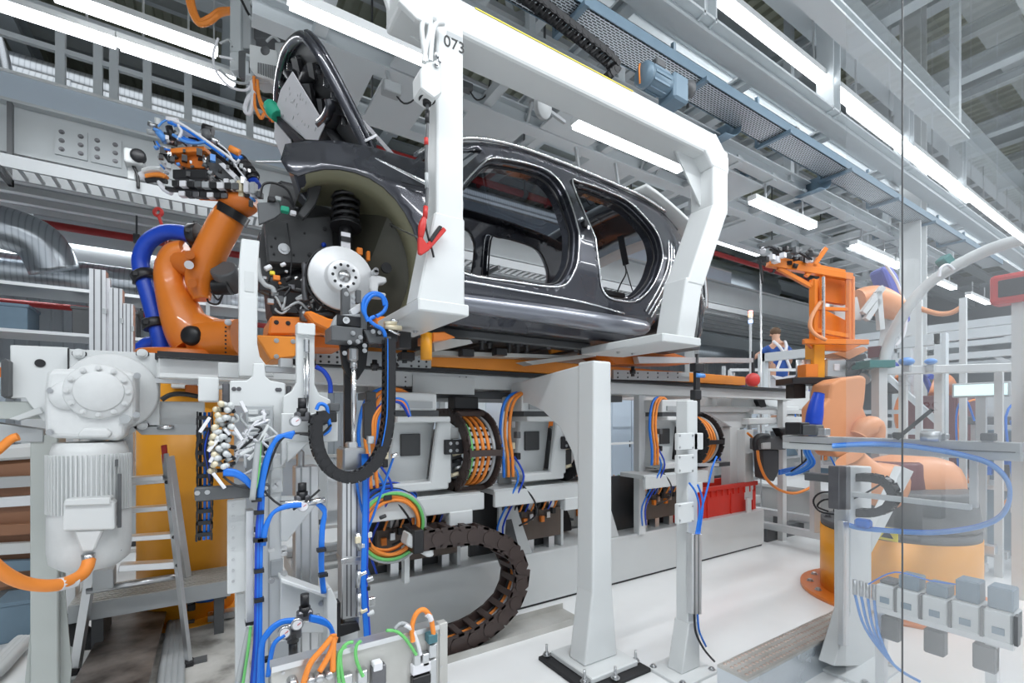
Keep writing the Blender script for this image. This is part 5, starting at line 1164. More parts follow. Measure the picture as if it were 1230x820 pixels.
for i, (u0, u1, v, h) in enumerate(((150, 197, 577, 5), (150, 203, 609, 6), (150, 206, 643, 6), (143, 210, 677, 8))):
    mb = MB(); mb.pprism([(u0, v+2), (u1, v-2), (u1+1, v+h-2), (u0-1, v+h+2)], 3.86-.03*i, .09); tr_ = build(mb, 'tread', M['alu'], ld, .003)
    p = lat(u1+3, v+2, 3.80-.03*i); mb = MB(); mb.cyl(p, p+V(0, .05, 0), .012, n=8); build(mb, 'rivet', M['black'], tr_)
for p, nm in ((R1, 'foot'), (lat(90, 806, 3.95), 'foot'), (lat(230, 728, 4.25), 'foot')):
    mb = MB(); mb.cbox(p, (.05, .07, .05)); build(mb, nm, M['rubber'], ld, .006)
mb = MB(); mb.pprism([(150, 574), (196, 571), (196, 577), (150, 580)], 3.8, .12); build(mb, 'top_tread', M['alu'], ld, .003)
# chequer-plate walkway behind the ladder
wk = thing('chequer_walkway', 'low chequer plate walkway behind the step ladder', 'platform', (-.4, 4.15, 0))
x0 = py(88, 720, 4.1).x; x1 = py(276, 700, 4.1).x
mb = MB(); mb.box((x0, 3.98, .40), (x1, 4.36, .42)); build(mb, 'top_plate', M['brushed_sheet'], wk)
mb = MB(); mb.box((x0, 3.96, .31), (x1, 3.98, .42)); build(mb, 'front_skirt', M['grey'], wk)
mb = MB()
for i in range(60):
    for j in range(9):
        x = x0+.02+(x1-x0-.04)*i/59; y = 4.0+.04*j; s = 1 if (i+j) % 2 else -1; mb.bar((x-.007, y-.006*s, .422), (x+.007, y+.006*s, .422), .006, .004)
build(mb, 'studs', M['brushed_sheet'], wk, stuff=True)
for x in (x0+.1, x1-.1): mb = MB(); mb.box((x, 4.02, 0), (x+.06, 4.34, .40)); build(mb, 'leg', M['dark_grey'], wk)
# dark steel beam on the floor, concrete pad
sb = thing('floor_rail', 'dark rolled steel rail lying on the floor below the ladder', 'rail', (-.2, 3.2, 0))
mb = MB(); A = [pz(143, 722, .12), pz(205, 716, .12), pz(178, 826, .12), pz(86, 826, .12)]
mb.prism(A, (0, 0, .02)); build(mb, 'top_flange', M['mill_steel'], sb, .003)
B_ = [(a_+b_)/2 for a_, b_ in ((A[0], A[3]), (A[1], A[2]))]
mb = MB(); e0 = (A[1]*.85+A[0]*.15); e1 = (A[2]*.85+A[3]*.15); mb.bar(V(e0.x, e0.y, .06), V(e1.x, e1.y, .06), .02, .12); build(mb, 'web', M['mill_steel'], sb)
mb = MB(); e0 = (A[0]*.85+A[1]*.15); e1 = (A[3]*.85+A[2]*.15); mb.bar(V(e0.x, e0.y, .06), V(e1.x, e1.y, .06), .02, .12); build(mb, 'web', M['mill_steel'], sb)
cp = thing('concrete_pad', 'rough concrete foundation pad below the tooling station', 'pad', (.2, 3.0, 0))
mb = MB(); mb.prism([pz(204, 722, .03), pz(300, 706, .03), pz(420, 760, .03), pz(420, 850, .03), pz(170, 850, .03)], (0, 0, -.029)); build(mb, 'pad', M['concrete'], cp)
for u, v in ((226, 749), (240, 794)): p = pz(u, v, .03); mb = MB(); mb.cbox(p+V(0, 0, .01), (.08, .06, .02)); build(mb, 'anchor_plate', M['dark_grey'], cp)
for k in range(4):
    t = thing('grey_cable', 'grey cable lying beside the dark floor rail, %s from the rail' % names[k].replace('nearest', 'first'), 'cable', pz(204+4*k, 770, .05))
    mb = MB(); mb.tube([pz(209+2.2*k, 722, .05), pz(203+5*k, 760, .05), pz(196+7*k, 800, .05), pz(190+8*k, 850, .05)], .024, n=8); build(mb, 'sheath', M['grey'], t)
for k in range(3):
    t = thing('white_hose', 'white hose bundle on the floor at the left edge, %s hose' % ('inner', 'middle', 'outer')[k], 'hose', pz(10, 780, .05))
    mb = MB(); mb.tube([pz(34-5*k, 768, .06), pz(18-6*k, 785, .06), pz(-4-6*k, 808, .06), pz(-40, 830, .06)], .035, n=10); build(mb, 'sheath', M['offwhite'], t)
bh = thing('blue_hose_coil', 'small coil of blue air hose on the floor behind the ladder foot', 'hose', pz(250, 716, .1))
for k in range(5):
    mb = MB(); c = pz(250, 714, .1+.025*k); mb.tube([(c.x+(.09+.008*k)*math.cos(2*math.pi*i/10), c.y+.06*math.sin(2*math.pi*i/10), c.z+.03*math.sin(2*math.pi*i/10)) for i in range(10)], .010, n=6, closed=True); build(mb, 'loop', M['blue_cable'], bh)
ab = thing('anchor_bracket', 'small steel floor bracket with bolts beside the blue hose coil', 'bracket', pz(262, 735, 0))
mb = MB(); c = pz(266, 738, .06); mb.cbox(c, (.18, .1, .05)); build(mb, 'plate', M['steel'], ab, .003)
mb = MB(); mb.cyl(c, c+V(0, 0, .16), .02, n=10); build(mb, 'stud', M['black'], ab)
mb = MB(); mb.cbox(c+V(0, 0, .15), (.07, .05, .05)); build(mb, 'block', M['dark_steel'], ab, .004)
for k in range(3): bolt(ab, c+V(-.05+.05*k, -.05, .0), (0, -1, 0), .012)
# ================================================================ left robot
DR = 3.8
def dp(u, v, d=DR): return pd(u, v, d)
def limb(parent, name, pts, mat, d=DR, n=16, flat=1.0, k=5):
    mb = MB(); mb.tube([dp(p[0], p[1], p[3] if len(p) > 3 else d) for p in pts], [p[2]*(p[3] if len(p) > 3 else d)/568 for p in pts], n=n, flat=flat, k=k); return build(mb, name, M[mat], parent)
base = pd(225, 735, 3.87)
ped = thing('robot_pedestal', 'round yellow-orange steel pedestal behind the step ladder carrying the left robot', 'pedestal', (base.x, base.y, 0))
mb = MB(); mb.cyl((base.x, base.y, .0), (base.x, base.y, 1.98), .33, n=40); build(mb, 'drum', M['yellow_orange'], ped)
mb = MB(); mb.cyl((base.x, base.y, 0), (base.x, base.y, .04), .46, n=40); build(mb, 'flange', M['yellow_orange'], ped)
rb = thing('left_robot', 'orange six-axis robot with a curved arm holding a pneumatic gripper, left of the car', 'robot', (base.x, base.y, 1.98))
mb = MB(); mb.cyl((base.x, base.y, 1.98), (base.x, base.y, 2.12), .34, n=32); build(mb, 'base', M['orange_deep'], rb, .01)
limb(rb, 'shoulder', [(238, 409, 24), (262, 408, 24), (290, 406, 23)], 'orange')
for u in (271,):
    for k in range(9): p = dp(u, 388+5*k, DR-.18); mb = MB(); mb.sphere(p, .008, 6); build(mb, 'bolt_head', M['black'], rb)
p = dp(274, 387, DR-.18); mb = MB(); mb.sphere(p, .025); build(mb, 'cap', M['paper'], rb)
limb(rb, 'lower_arm', [(236, 415, 24), (228, 400, 25), (217, 374, 22), (206, 345, 17), (204, 322, 15.5), (212, 306, 15), (224, 301, 12)], 'orange', n=20)
limb(rb, 'arm_root', [(205, 345, 8), (218, 372, 14), (236, 392, 18), (262, 400, 17)], 'orange')
mb = MB(); c = dp(226, 402, DR-.19); mb.lathe([(0, 0), (.055, 0), (.075, .02), (.08, .06)], c, (CA*0+SA, CA, 0), 20); build(mb, 'motor_opening', M['black'], rb)
limb(rb, 'elbow', [(214, 312, 14), (228, 318, 15), (244, 322, 14)], 'orange_deep')
limb(rb, 'upper_arm', [(243, 360, 9), (240, 340, 15), (246, 318, 18), (258, 292, 18), (272, 266, 18), (280, 252, 16)], 'orange', n=20)
limb(rb, 'arm_collar', [(277, 262, 18.5), (282, 253, 18.5)], 'black', k=1)
limb(rb, 'wrist', [(270, 246, 13), (283, 246, 16), (296, 243, 15), (305, 240, 11)], 'orange_deep')
limb(rb, 'wrist_cap', [(268, 240, 6), (274, 232, 10), (290, 228, 8)], 'orange')
for u, v in ((228, 306), (227, 318), (231, 340)): mb = MB(); mb.cyl(dp(u, v, DR-.12), dp(u, v, DR-.2), .032, n=12); build(mb, 'axis_cap', M['orange_deep' if v != 318 else 'paper'], rb)
mb = MB(); mb.cyl(dp(268, 322, DR-.05), dp(280, 346, DR+.1), .10, n=18); build(mb, 'axis_motor', M['dark_grey'], rb, .01)
limb(rb, 'motor_tail', [(258, 345, 9), (278, 344, 10)], 'black')
for q in ([(250, 350), (250, 362), (262, 365), (268, 352)], [(254, 350), (262, 360), (270, 350)]): cable(rb, [dp(*p) for p in q], .008, M['black'], 'cable')
for k, q in enumerate(([(252, 285), (254, 270), (262, 255)], [(244, 290), (246, 280), (244, 270)])): pass
hs = thing('blue_robot_hose', 'thick blue corrugated hose looping from the arm of the left robot down to its base', 'hose', dp(193, 425))
q = [(236, 285, DR), (215, 279, DR), (195, 280, DR), (177, 292, DR), (169, 312, DR), (172, 332, DR), (180, 360, DR), (188, 390, DR), (193, 412, DR), (194, 430, DR)]
mb = MB(); P_ = [dp(*a_) for a_ in q]; mb.tube(P_, .060, n=14, k=6); build(mb, 'hose', M['blue_hose'], hs)
limb(hs, 'hose_end', [(168, 420, 8), (180, 412, 8), (200, 410, 7)], 'blue_hose', d=DR+.05)
for a_, b_ in (((171, 328), (176, 337)), ((184, 384), (188, 395)), ((231, 274), (238, 290))):
    mb = MB(); p0 = dp(*a_); p1 = dp(*b_); c = (p0+p1)/2; dd = (p1-p0).normalized() if a_[0] < 230 else V(CA, -SA, 0)
    mb.cyl(c-dd*.035, c+dd*.035, .088, n=20); cl = build(mb, 'clamp', M['black'], hs, .004)
    for k in range(4): p = c+frame(dd)[0]*.09*math.cos(k*1.57)+frame(dd)[1]*.09*math.sin(k*1.57); mb = MB(); mb.cbox(p, (.03, .03, .03)); build(mb, 'clamp_lug', M['black'], cl)
bh2 = thing('black_robot_hose', 'black hose curving behind the blue hose on the left robot', 'hose', dp(200, 330))
limb(bh2, 'hose', [(233, 298, 4.5), (215, 297, 4.5), (199, 303, 4.5), (191, 316, 4.5), (192, 330, 4.5)], 'rubber', d=DR+.1)
st_ = rb
mb = MB(); mb.tube([dp(190, 258, 4.0), dp(195, 272, 4.0), dp(204, 306, 3.85)], .013, n=8); build(mb, 'red_strut', M['red'], st_)
mb = MB(); c = dp(190, 255, 4.2); mb.lathe([(.022, -.01), (.045, -.01), (.045, .01), (.022, .01), (.022, -.01)], c, (SA, CA, .0), 16); build(mb, 'strut_ring', M['red'], st_)
mb = MB(); mb.cyl(dp(196, 276, 4.18), dp(200, 289, 4.18), .015, n=8); build(mb, 'strut_sleeve', M['paper'], st_)
# gripper at the wrist
gr = thing('pneumatic_gripper', 'black pneumatic gripper with orange bracket and blue hoses on the left robot', 'gripper', dp(250, 225))
def gbox(name, u0, v0, u1, v1, d, th, mat, bev=.004):
    A = [dp(u0, v0, d), dp(u1, v0, d), dp(u1, v1, d), dp(u0, v1, d)]; mb = MB(); mb.prism(A, V(SA, CA, 0)*th); return build(mb, name, M[mat], gr, bev)
def gpoly(name, uv, d, th, mat, bev=.004):
    mb = MB(); mb.prism([dp(u, v, d) for u, v in uv], V(SA, CA, 0)*th); return build(mb, name, M[mat], gr, bev)
gpoly('orange_bracket', [(197, 179), (222, 176), (245, 175), (246, 181), (200, 184)], DR-.1, .2, 'orange')
gpoly('orange_plate', [(205, 184), (243, 180), (246, 202), (224, 201), (208, 196)], DR-.05, .15, 'orange_deep')
gbox('tool_block', 207, 203, 248, 214, DR-.08, .2, 'black')
gpoly('frame_arm', [(243, 186), (262, 190), (303, 232), (296, 236), (252, 206)], DR-.05, .04, 'dark_grey')
gpoly('frame_arm', [(248, 178), (256, 180), (300, 214), (296, 218), (250, 190)], DR+.05, .04, 'black')
gpoly('frame_arm', [(262, 196), (268, 195), (290, 216), (286, 220)], DR-.1, .03, 'paper')
limb(gr, 'bellows', [(284, 192, 7), (290, 198, 9.5), (297, 208, 9.5), (303, 218, 8.5)], 'black')
for k in range(4): limb(gr, 'bellows_ring', [(286+4.6*k, 194+6*k, 11), (288+4.6*k, 196.5+6*k, 11)], 'rubber', k=1)
limb(gr, 'bellows_end', [(301, 214, 7), (307, 224, 7)], 'blue_hose', k=1)
for i, (u0, v0, u1, v1, r, mt) in enumerate([(178, 148, 187, 152, 2.5, 'steel'), (177, 158, 188, 160, 3, 'grey'), (189, 142, 190, 156, 3, 'offwhite'), (200, 143, 214, 145, 3, 'paper'), (190, 158, 200, 170, 4, 'light_blue'), (203, 152, 208, 168, 4, 'black'), (208, 158, 216, 172, 3.5, 'dark_grey'), (196, 168, 212, 172, 4, 'black'), (214, 166, 236, 172, 3, 'blue_cable'), (222, 160, 244, 164, 3, 'paper'), (228, 164, 246, 168, 4, 'black'), (244, 154, 256, 158, 6, 'black'), (246, 156, 250, 168, 5, 'dark_grey'), (252, 166, 262, 172, 4, 'steel'), (258, 172, 272, 182, 3.5, 'black'), (266, 182, 282, 196, 3.5, 'dark_grey'), (276, 178, 288, 184, 4, 'orange_cable'), (278, 184, 290, 192, 4, 'blue_cable'), (246, 186, 248, 200, 4, 'chrome'), (192, 196, 204, 204, 2, 'paper'), (200, 186, 206, 196, 3, 'black')]):
    mb = MB(); mb.cyl(dp(u0, v0, DR-.1+.03*(i % 4)), dp(u1, v1, DR-.08+.03*(i % 4)), r*DR/568, n=10); build(mb, ('valve', 'fitting', 'cylinder')[i % 3], M[mt], gr)
for i in range(9):      # row of black and white actuators on the lower bar
    u = 206+9*i; gbox('actuator', u, 216+.4*i, u+8, 223+.5*i, DR-.14, .06, ('black', 'paper', 'black', 'dark_grey', 'grey')[i % 5], .003)
for i in range(7):
    u = 214+8.5*i; gbox('actuator', u, 229+.4*i, u+7.5, 235+.4*i, DR-.12, .05, ('paper', 'black', 'dark_steel', 'black')[i % 4], .003)
gpoly('crossbar', [(198, 224), (270, 228), (270, 231), (198, 227)], DR-.1, .05, 'black', 0)
limb(gr, 'copper_bar', [(240, 238, 2.2), (256, 239, 2.2), (272, 240, 2.2)], 'orange_deep')
for q, r, mt in (([(176, 212), (186, 210), (196, 211), (200, 214)], 3, 'orange_cable'), ([(192, 218), (196, 226), (206, 232)], 3, 'paper'), ([(172, 206), (182, 203), (194, 204)], 3, 'offwhite'), ([(170, 212), (174, 210)], 5, 'paper'), ([(176, 217), (186, 216), (200, 218)], 3, 'black')):
    limb(gr, 'cable', [(*p, r) for p in q], mt)
for i in range(5): gbox('plastic_clip', 268+8*i, 214+i, 274+8*i, 226+1.5*i, DR-.13, .05, ('paper', 'offwhite', 'brass', 'paper', 'grey')[i], .004)
for i in range(4): gbox('spacer', 286+7*i, 226+i, 292+7*i, 236, DR-.1, .05, ('brass', 'black', 'paper', 'dark_grey')[i], .003)
for q, mt, r in (([(200, 143), (214, 147), (232, 158), (252, 172), (272, 186), (284, 196)], 'paper', .011), ([(202, 147), (222, 155), (246, 171), (270, 188)], 'blue_cable', .010), ([(208, 162), (222, 170), (236, 172), (248, 170)], 'light_blue', .012), ([(190, 152), (196, 146), (204, 144), (210, 152)], 'light_blue', .008), ([(214, 150), (218, 158), (214, 168)], 'paper', .012), ([(188, 170), (194, 178), (204, 180)], 'blue_cable', .008), ([(262, 172), (274, 182), (284, 200), (296, 216)], 'paper', .006)):
    cable(gr, [dp(u, v, DR-.12) for u, v in q], r, M[mt], 'hose')
rg = random.Random(5)
for i in range(110):
    u = rg.uniform(186, 304); v0 = 150+(u-186)*.42; v = rg.uniform(v0, v0+46); s = rg.uniform(.014, .038); p = dp(u, v, DR-.12+rg.uniform(0, .12)); mb = MB()
    if i % 2: mb.cbox(p, (s, s, s*1.4))
    else: mb.cyl(p, p+V(rg.uniform(-.04, .04), 0, rg.uniform(-.03, .03)), s*.5, n=8)
    build(mb, ('fitting', 'connector', 'screw_head')[i % 3], M[rg.choice(['black', 'black', 'paper', 'steel', 'dark_grey', 'black', 'light_blue', 'grey'])], gr)
# security camera on the beam
sc_ = thing('security_camera', 'small white security camera with black lens beside the mezzanine splice plate', 'camera', py(165, 186, 8.2))
mb = MB(); mb.pbox(148, 178, 172, 196, 8.2, .4); build(mb, 'housing', M['offwhite'], sc_, .03, 2)
mb = MB(); c = py(166, 187, 8.19); mb.lathe([(0, -.05), (.06, -.05), (.09, -.02), (.09, .05)], c, (0, 1, 0), 16); build(mb, 'lens', M['black'], sc_)
mb = MB(); mb.pbox(153, 196, 162, 215, 8.35, .1); build(mb, 'bracket', M['offwhite'], sc_, .01)
pcable(sc_, [(160, 199), (165, 210), (166, 226)], 8.3, .02, M['black'], 'cable')
# ================================================================ overhead control column at the top left
ov = thing('overhead_column', 'grey hanging control column with drive boxes and cable loops above the open bonnet', 'machine', pd(305, 40, 4.4))
DO = 4.5
def oquad(name, u0, v0, u1, v1, d, th, mat, bev=.006):
    mb = MB(); mb.prism([pd(u0, v0, d), pd(u1, v0, d), pd(u1, v1, d), pd(u0, v1, d)], V(SA, CA, 0)*th); return build(mb, name, M[mat], ov, bev)
oquad('column', 276, -60, 289, 62, DO, .12, 'beam_grey'); oquad('column_web', 290, -60, 301, 58, DO+.04, .1, 'grey')
oquad('carriage', 286, 60, 300, 92, DO, .12, 'dark_grey')
mb = MB(); mb.prism([pd(u, v, DO-.1) for u, v in ((299, 52), (332, 60), (334, 98), (306, 90), (299, 80))], V(SA, CA, 0)*.22); build(mb, 'drive_box', M['offwhite'], ov, .01)
for k in range(11): oquad('vent_slot', 309.5+2.1*k, 75+.4*k, 310.7+2.1*k, 88+.8*k, DO-.104, .01, 'dark_grey', 0)
oquad('dark_box', 301, 4, 342, 46, DO+.1, .2, 'dark_grey'); oquad('arm', 350, 0, 372, 48, DO+.2, .12, 'beam_grey'); oquad('arm', 330, 40, 346, 70, DO+.15, .1, 'offwhite')
oquad('valve_block', 372, 22, 394, 56, DO+.15, .1, 'motor_blue'); oquad('valve_block', 388, 36, 400, 60, DO+.1, .1, 'grey')
oquad('head_plate', 300, -20, 350, 4, DO, .1, 'offwhite'); oquad('sensor', 372, 55, 376, 70, DO+.1, .05, 'grey'); oquad('small_box', 276, 62, 286, 84, DO, .08, 'beam_grey'); oquad('lower_shelf', 306, 92, 334, 99, DO-.05, .15, 'grey')
for q, r, mt in (([(300, 20), (314, 34), (330, 38), (344, 30)], .014, 'beam_grey'), ([(290, 0), (302, 22), (318, 34)], .012, 'black'), ([(262, 46), (256, 66), (260, 86), (276, 104), (296, 108), (304, 96)], .011, 'paper'), ([(264, 52), (275, 48), (279, 56)], .01, 'grey'), ([(264, 68), (275, 70), (280, 72)], .012, 'paper'), ([(264, 84), (278, 96), (296, 100), (306, 88)], .012, 'grey'), ([(302, 98), (304, 115), (300, 136), (294, 132), (298, 118), (306, 110)], .018, 'paper'), ([(305, 92), (306, 125), (313, 142), (317, 136)], .014, 'orange_cable'), ([(309, 96), (312, 118), (320, 132), (328, 146)], .014, 'orange_cable'), ([(308, 104), (314, 128), (324, 142)], .012, 'orange_cable'), ([(320, 50), (328, 44), (336, 50)], .012, 'grey'), ([(324, 8), (332, 20), (326, 34)], .02, 'black'), ([(312, 10), (322, 16), (334, 12)], .02, 'black')):
    cable(ov, [pd(u, v, DO-.08) for u, v in q], r, M[mt], 'cable')
c = pd(318, 60, DO-.11); mb = MB(); mb.lathe([(0, 0), (.04, 0), (.045, .02)], c, (SA, CA, 0), 16); build(mb, 'knob', M['dark_grey'], ov)
for i in range(10): u = rg.uniform(304, 344); v = rg.uniform(2, 46); p = pd(u, v, DO+.08); mb = MB(); mb.cbox(p, (.06, .05, .04)); build(mb, 'relay', M[rg.choice(['black', 'dark_grey', 'offwhite', 'motor_blue'])], ov)
ol = thing('orange_cable_loop', 'thick orange cable looping down from the ceiling left of the hanging column', 'cable', pd(245, 20, 4.7))
for k in range(2): cable(ol, [pd(224+4*k, -20, 4.7), pd(228+4*k, 8, 4.7), pd(238+2*k, 28-3*k, 4.7), pd(252, 26-5*k, 4.7), pd(264, 17-4*k, 4.7), pd(278, 14-2*k, 4.6)], .026, M['orange_cable'], 'cable', 10)
# ================================================================ white tooling station in the foreground
ts = thing('tooling_station', 'white tooling station with valve manifold, air regulators and blue hoses, left of the brake disc', 'machine', (.25, 2.4, .03))
Y1 = 2.30
def tb_(name, u0, v0, u1, v1, y=Y1, dy=.08, mat='white', bev=.004):
    mb = MB(); mb.pbox(u0, v0, u1, v1, y, dy); return build(mb, name, M[mat], ts, bev)
def tp(name, uv, y=Y1, dy=.03, mat='white', bev=.004):
    mb = MB(); mb.pprism(uv, y, dy); return build(mb, name, M[mat], ts, bev)
tp('guide_post', [(290, 286), (312, 289), (310, 318), (309, 412), (312, 428), (330, 452), (287, 452), (287, 318)], 2.50, .05)
tb_('label', 294, 326, 305, 350, 2.497, .006, 'offwhite', 0)
tp('t_plate', [(276, 457), (296, 457), (303, 452), (304, 436), (318, 436), (319, 452), (325, 457), (343, 460), (343, 562), (328, 562), (328, 488), (276, 488)], Y1, .025)
tb_('shelf_box', 238, 453, 263, 482, 2.36, .16); tb_('slot_strip', 267, 460, 276, 487, 2.32, .02, 'dark_steel'); tb_('slot_strip', 344, 463, 350, 496, 2.32, .02, 'dark_steel')
tb_('cross_rail', 262, 437, 356, 455, 2.62, .06, 'offwhite'); tb_('guide_bar', 318, 440, 356, 448, 2.45, .02, 'steel'); tb_('slider', 336, 430, 352, 441, 2.42, .06, 'alu')
tp('cylinder_post', [(356, 388), (378, 388), (378, 462), (384, 474), (397, 480), (397, 500), (340, 500), (340, 476), (350, 470), (356, 460)], 2.26, .03)
tb_('post_cap', 357, 388, 379, 402, 2.24, .06); tb_('piston_housing', 365, 406, 372, 424, 2.23, .03, 'chrome', .006)
mb = MB(); mb.cyl(py(369, 424, 2.24), py(369, 496, 2.24), .009, n=12); mb.cyl(py(365.5, 430, 2.245), py(365.5, 496, 2.245), .004, n=8); build(mb, 'piston_rod', M['chrome'], ts)
tp('valve_bracket', [(340, 496), (406, 496), (406, 530), (373, 532), (345, 552), (338, 560), (338, 496)], 2.22, .03)
tp('bracket_rib', [(345, 530), (373, 530), (345, 556)], 2.2, .02, 'offwhite')
tb_('black_valve', 384, 494, 405, 507, 2.15, .05, 'black'); tb_('black_valve', 396, 484, 408, 494, 2.18, .05, 'dark_grey')
tb_('manifold', 295, 487, 328, 566, 2.24, .05, 'grey')
for k in range(8): tb_('manifold_port', 298+(k % 2)*14, 492+9*(k//2), 310+(k % 2)*14, 498+9*(k//2), 2.235, .01, ('offwhite', 'steel')[k % 2], .002)
tb_('connector_block', 317, 530, 323, 548, 2.22, .03, 'black', .002)
for u, v in ((281, 467), (287, 467), (333, 468), (336, 468), (270, 473), (347, 474), (347, 489)): bolt(ts, py(u, v, Y1 if u != 270 else 2.318), (0, -1, 0), .006, M['dark_steel'])
# clustered silencers of the valves
for i in range(40):
    r = i // 3; u = 260+7*(i % 3)+rg.uniform(-2, 3)+max(0, 6-r)*1.0-2; v = 488+5.8*r+rg.uniform(-2, 2); p = py(u, v, 2.13+.03*(i % 2)); ax = V(rg.uniform(-1, .3), -1, rg.uniform(-.3, .6)).normalized()
    mb = MB(); mb.cyl(p, p+ax*.016, .011, n=10); mb.sphere(p+ax*.02, .012, 8); sl = build(mb, 'silencer', M['offwhite' if i % 3 else 'brass'], ts)
    mb = MB(); mb.cyl(p-ax*.035, p, .008, n=8); build(mb, 'silencer_base', M['black'], sl)
for i, (u0, v0, u1, v1) in enumerate([(240, 519, 252, 501), (250, 542, 262, 527), (289, 482, 296, 495), (280, 512, 291, 528), (256, 568, 270, 586), (252, 555, 258, 545), (270, 515, 276, 522), (300, 505, 316, 500), (288, 546, 304, 538), (312, 530, 322, 510), (306, 540, 320, 520), (298, 552, 312, 538)]):
    mb = MB(); mb.bar(py(u0, v0, 2.12), py(u1, v1, 2.12), .026 if i < 6 else .014, .012); build(mb, 'cable_tag', M['paper' if i < 7 else 'offwhite'], ts, .002)
for i in range(14):
    u = rg.uniform(278, 325); v = rg.uniform(490, 545); pcable(ts, [(u, v), (u+rg.uniform(-12, 12), v+rg.uniform(4, 14)), (u+rg.uniform(-20, 10), v+rg.uniform(12, 26)), (rg.uniform(282, 300), v+rg.uniform(20, 34))], 2.16, .006, M[rg.choice(['offwhite', 'grey', 'black', 'paper'])], 'cable', 6)
for i in range(6): pcable(ts, [(251, 515), (244+2*i, 535+5*i), (248+i, 560), (252, 580)], 2.2, .005, M[('black', 'blue_hose', 'black')[i % 3]], 'cable', 6)
tp('bracket_bar', [(233, 590), (234, 586), (324, 581), (325, 596), (234, 602)], 2.14, .04, 'dark_grey'); 
for u, v in ((237, 592), (249, 591), (319, 586), (319, 592)): bolt(ts, py(u, v, 2.138), (0, -1, 0), .006)
tb_('left_panel', 273, 600, 296, 712, 2.24, .03, 'white'); bolts_uv(ts, [(280, 607+13*k) for k in range(8)], 2.238, .004)
tb_('column', 313, 545, 338, 840, 2.26, .10, 'white'); tb_('column_groove', 322, 566, 324, 838, 2.257, .01, 'grey', 0); tb_('joint_plate', 325, 562, 340, 592, 2.25, .02, 'offwhite'); tb_('joint_plate', 325, 672, 340, 692, 2.25, .02, 'grey')
tp('cable_duct', [(295, 613), (305, 612), (305, 750), (295, 748)], 2.18, .05, 'alu', .003); tb_('duct_end', 295, 747, 306, 751, 2.178, .054, 'black', 0)
tb_('rear_profile', 355, 560, 383, 800, 2.40, .10, 'alu'); 
for u in (361, 372): tb_('profile_groove', u, 560, u+2, 798, 2.397, .01, 'grey', 0)
tb_('lower_tube', 358, 540, 366, 610, 2.42, .06, 'steel', .01)
tp('gusset', [(337, 596), (384, 596), (384, 601), (345, 650), (337, 650)], 2.24, .02, 'white'); tp('lower_gusset', [(337, 696), (395, 716), (395, 760), (337, 760)], 2.22, .02, 'white')
tp('gusset_flange', [(337, 694), (394, 714), (394, 719), (337, 700)], 2.16, .1, 'white'); tp('end_plate', [(393, 708), (398, 706), (405, 722), (405, 800), (393, 800)], 2.14, .12, 'offwhite')
tb_('end_strip', 405, 724, 409, 765, 2.16, .06, 'black', 0); tb_('lower_panel', 325, 768, 360, 840, 2.22, .03, 'grey'); tb_('left_leg', 283, 712, 300, 840, 2.30, .08, 'offwhite')
for u, v in ((330, 584), (334, 580), (341, 658), (341, 664), (341, 688), (326, 660), (326, 697), (386, 724)): bolt(ts, py(u, v, 2.22), (0, -1, 0), .009)
def regulator(u, v, y, up=True, h=16):
    p = py(u, v, y); s = 1 if up else -1
    mb = MB(); mb.cyl(p, p+V(0, 0, s*.035), .022, n=14); mb.cyl(p+V(0, 0, s*.035), p+V(0, 0, s*(.035+h*.0036)), .017, n=14); build(mb, 'regulator_knob', M['black'], ts)
    mb = MB(); mb.cbox(p, (.06, .04, .04)); build(mb, 'regulator_body', M['dark_steel'], ts, .006)
def gauge(u, v, y):
    c = py(u, v, y); mb = MB(); mb.lathe([(0, 0), (.019, 0), (.023, -.004), (.023, .02), (0, .02)], c, (0, 1, 0), 18); g = build(mb, 'pressure_gauge', M['steel'], ts)
    mb = MB(); mb.cyl(c+V(0, -.006, 0), c, .018, n=16); build(mb, 'dial', M['paper'], g)
    mb = MB(); mb.bar(c+V(0, -.007, 0), c+V(.012, -.007, .008), .002, .002); build(mb, 'needle', M['red'], g)
regulator(363, 500, 2.17, True, 12); gauge(355, 506, 2.14); regulator(363, 600, 2.16, True, 10); gauge(364, 608, 2.12); regulator(366, 738, 2.10, True, 14); regulator(352, 760, 2.08, False, 14); gauge(342, 760, 2.04); gauge(357, 750, 2.04)
for u0, v0, u1, v1 in ((336, 605, 380, 603), (372, 603, 390, 600), (336, 758, 366, 744), (366, 744, 384, 740)):
    mb = MB(); mb.cyl(py(u0, v0, 2.13), py(u1, v1, 2.13), .013, n=10); build(mb, 'air_fitting', M['chrome'], ts)
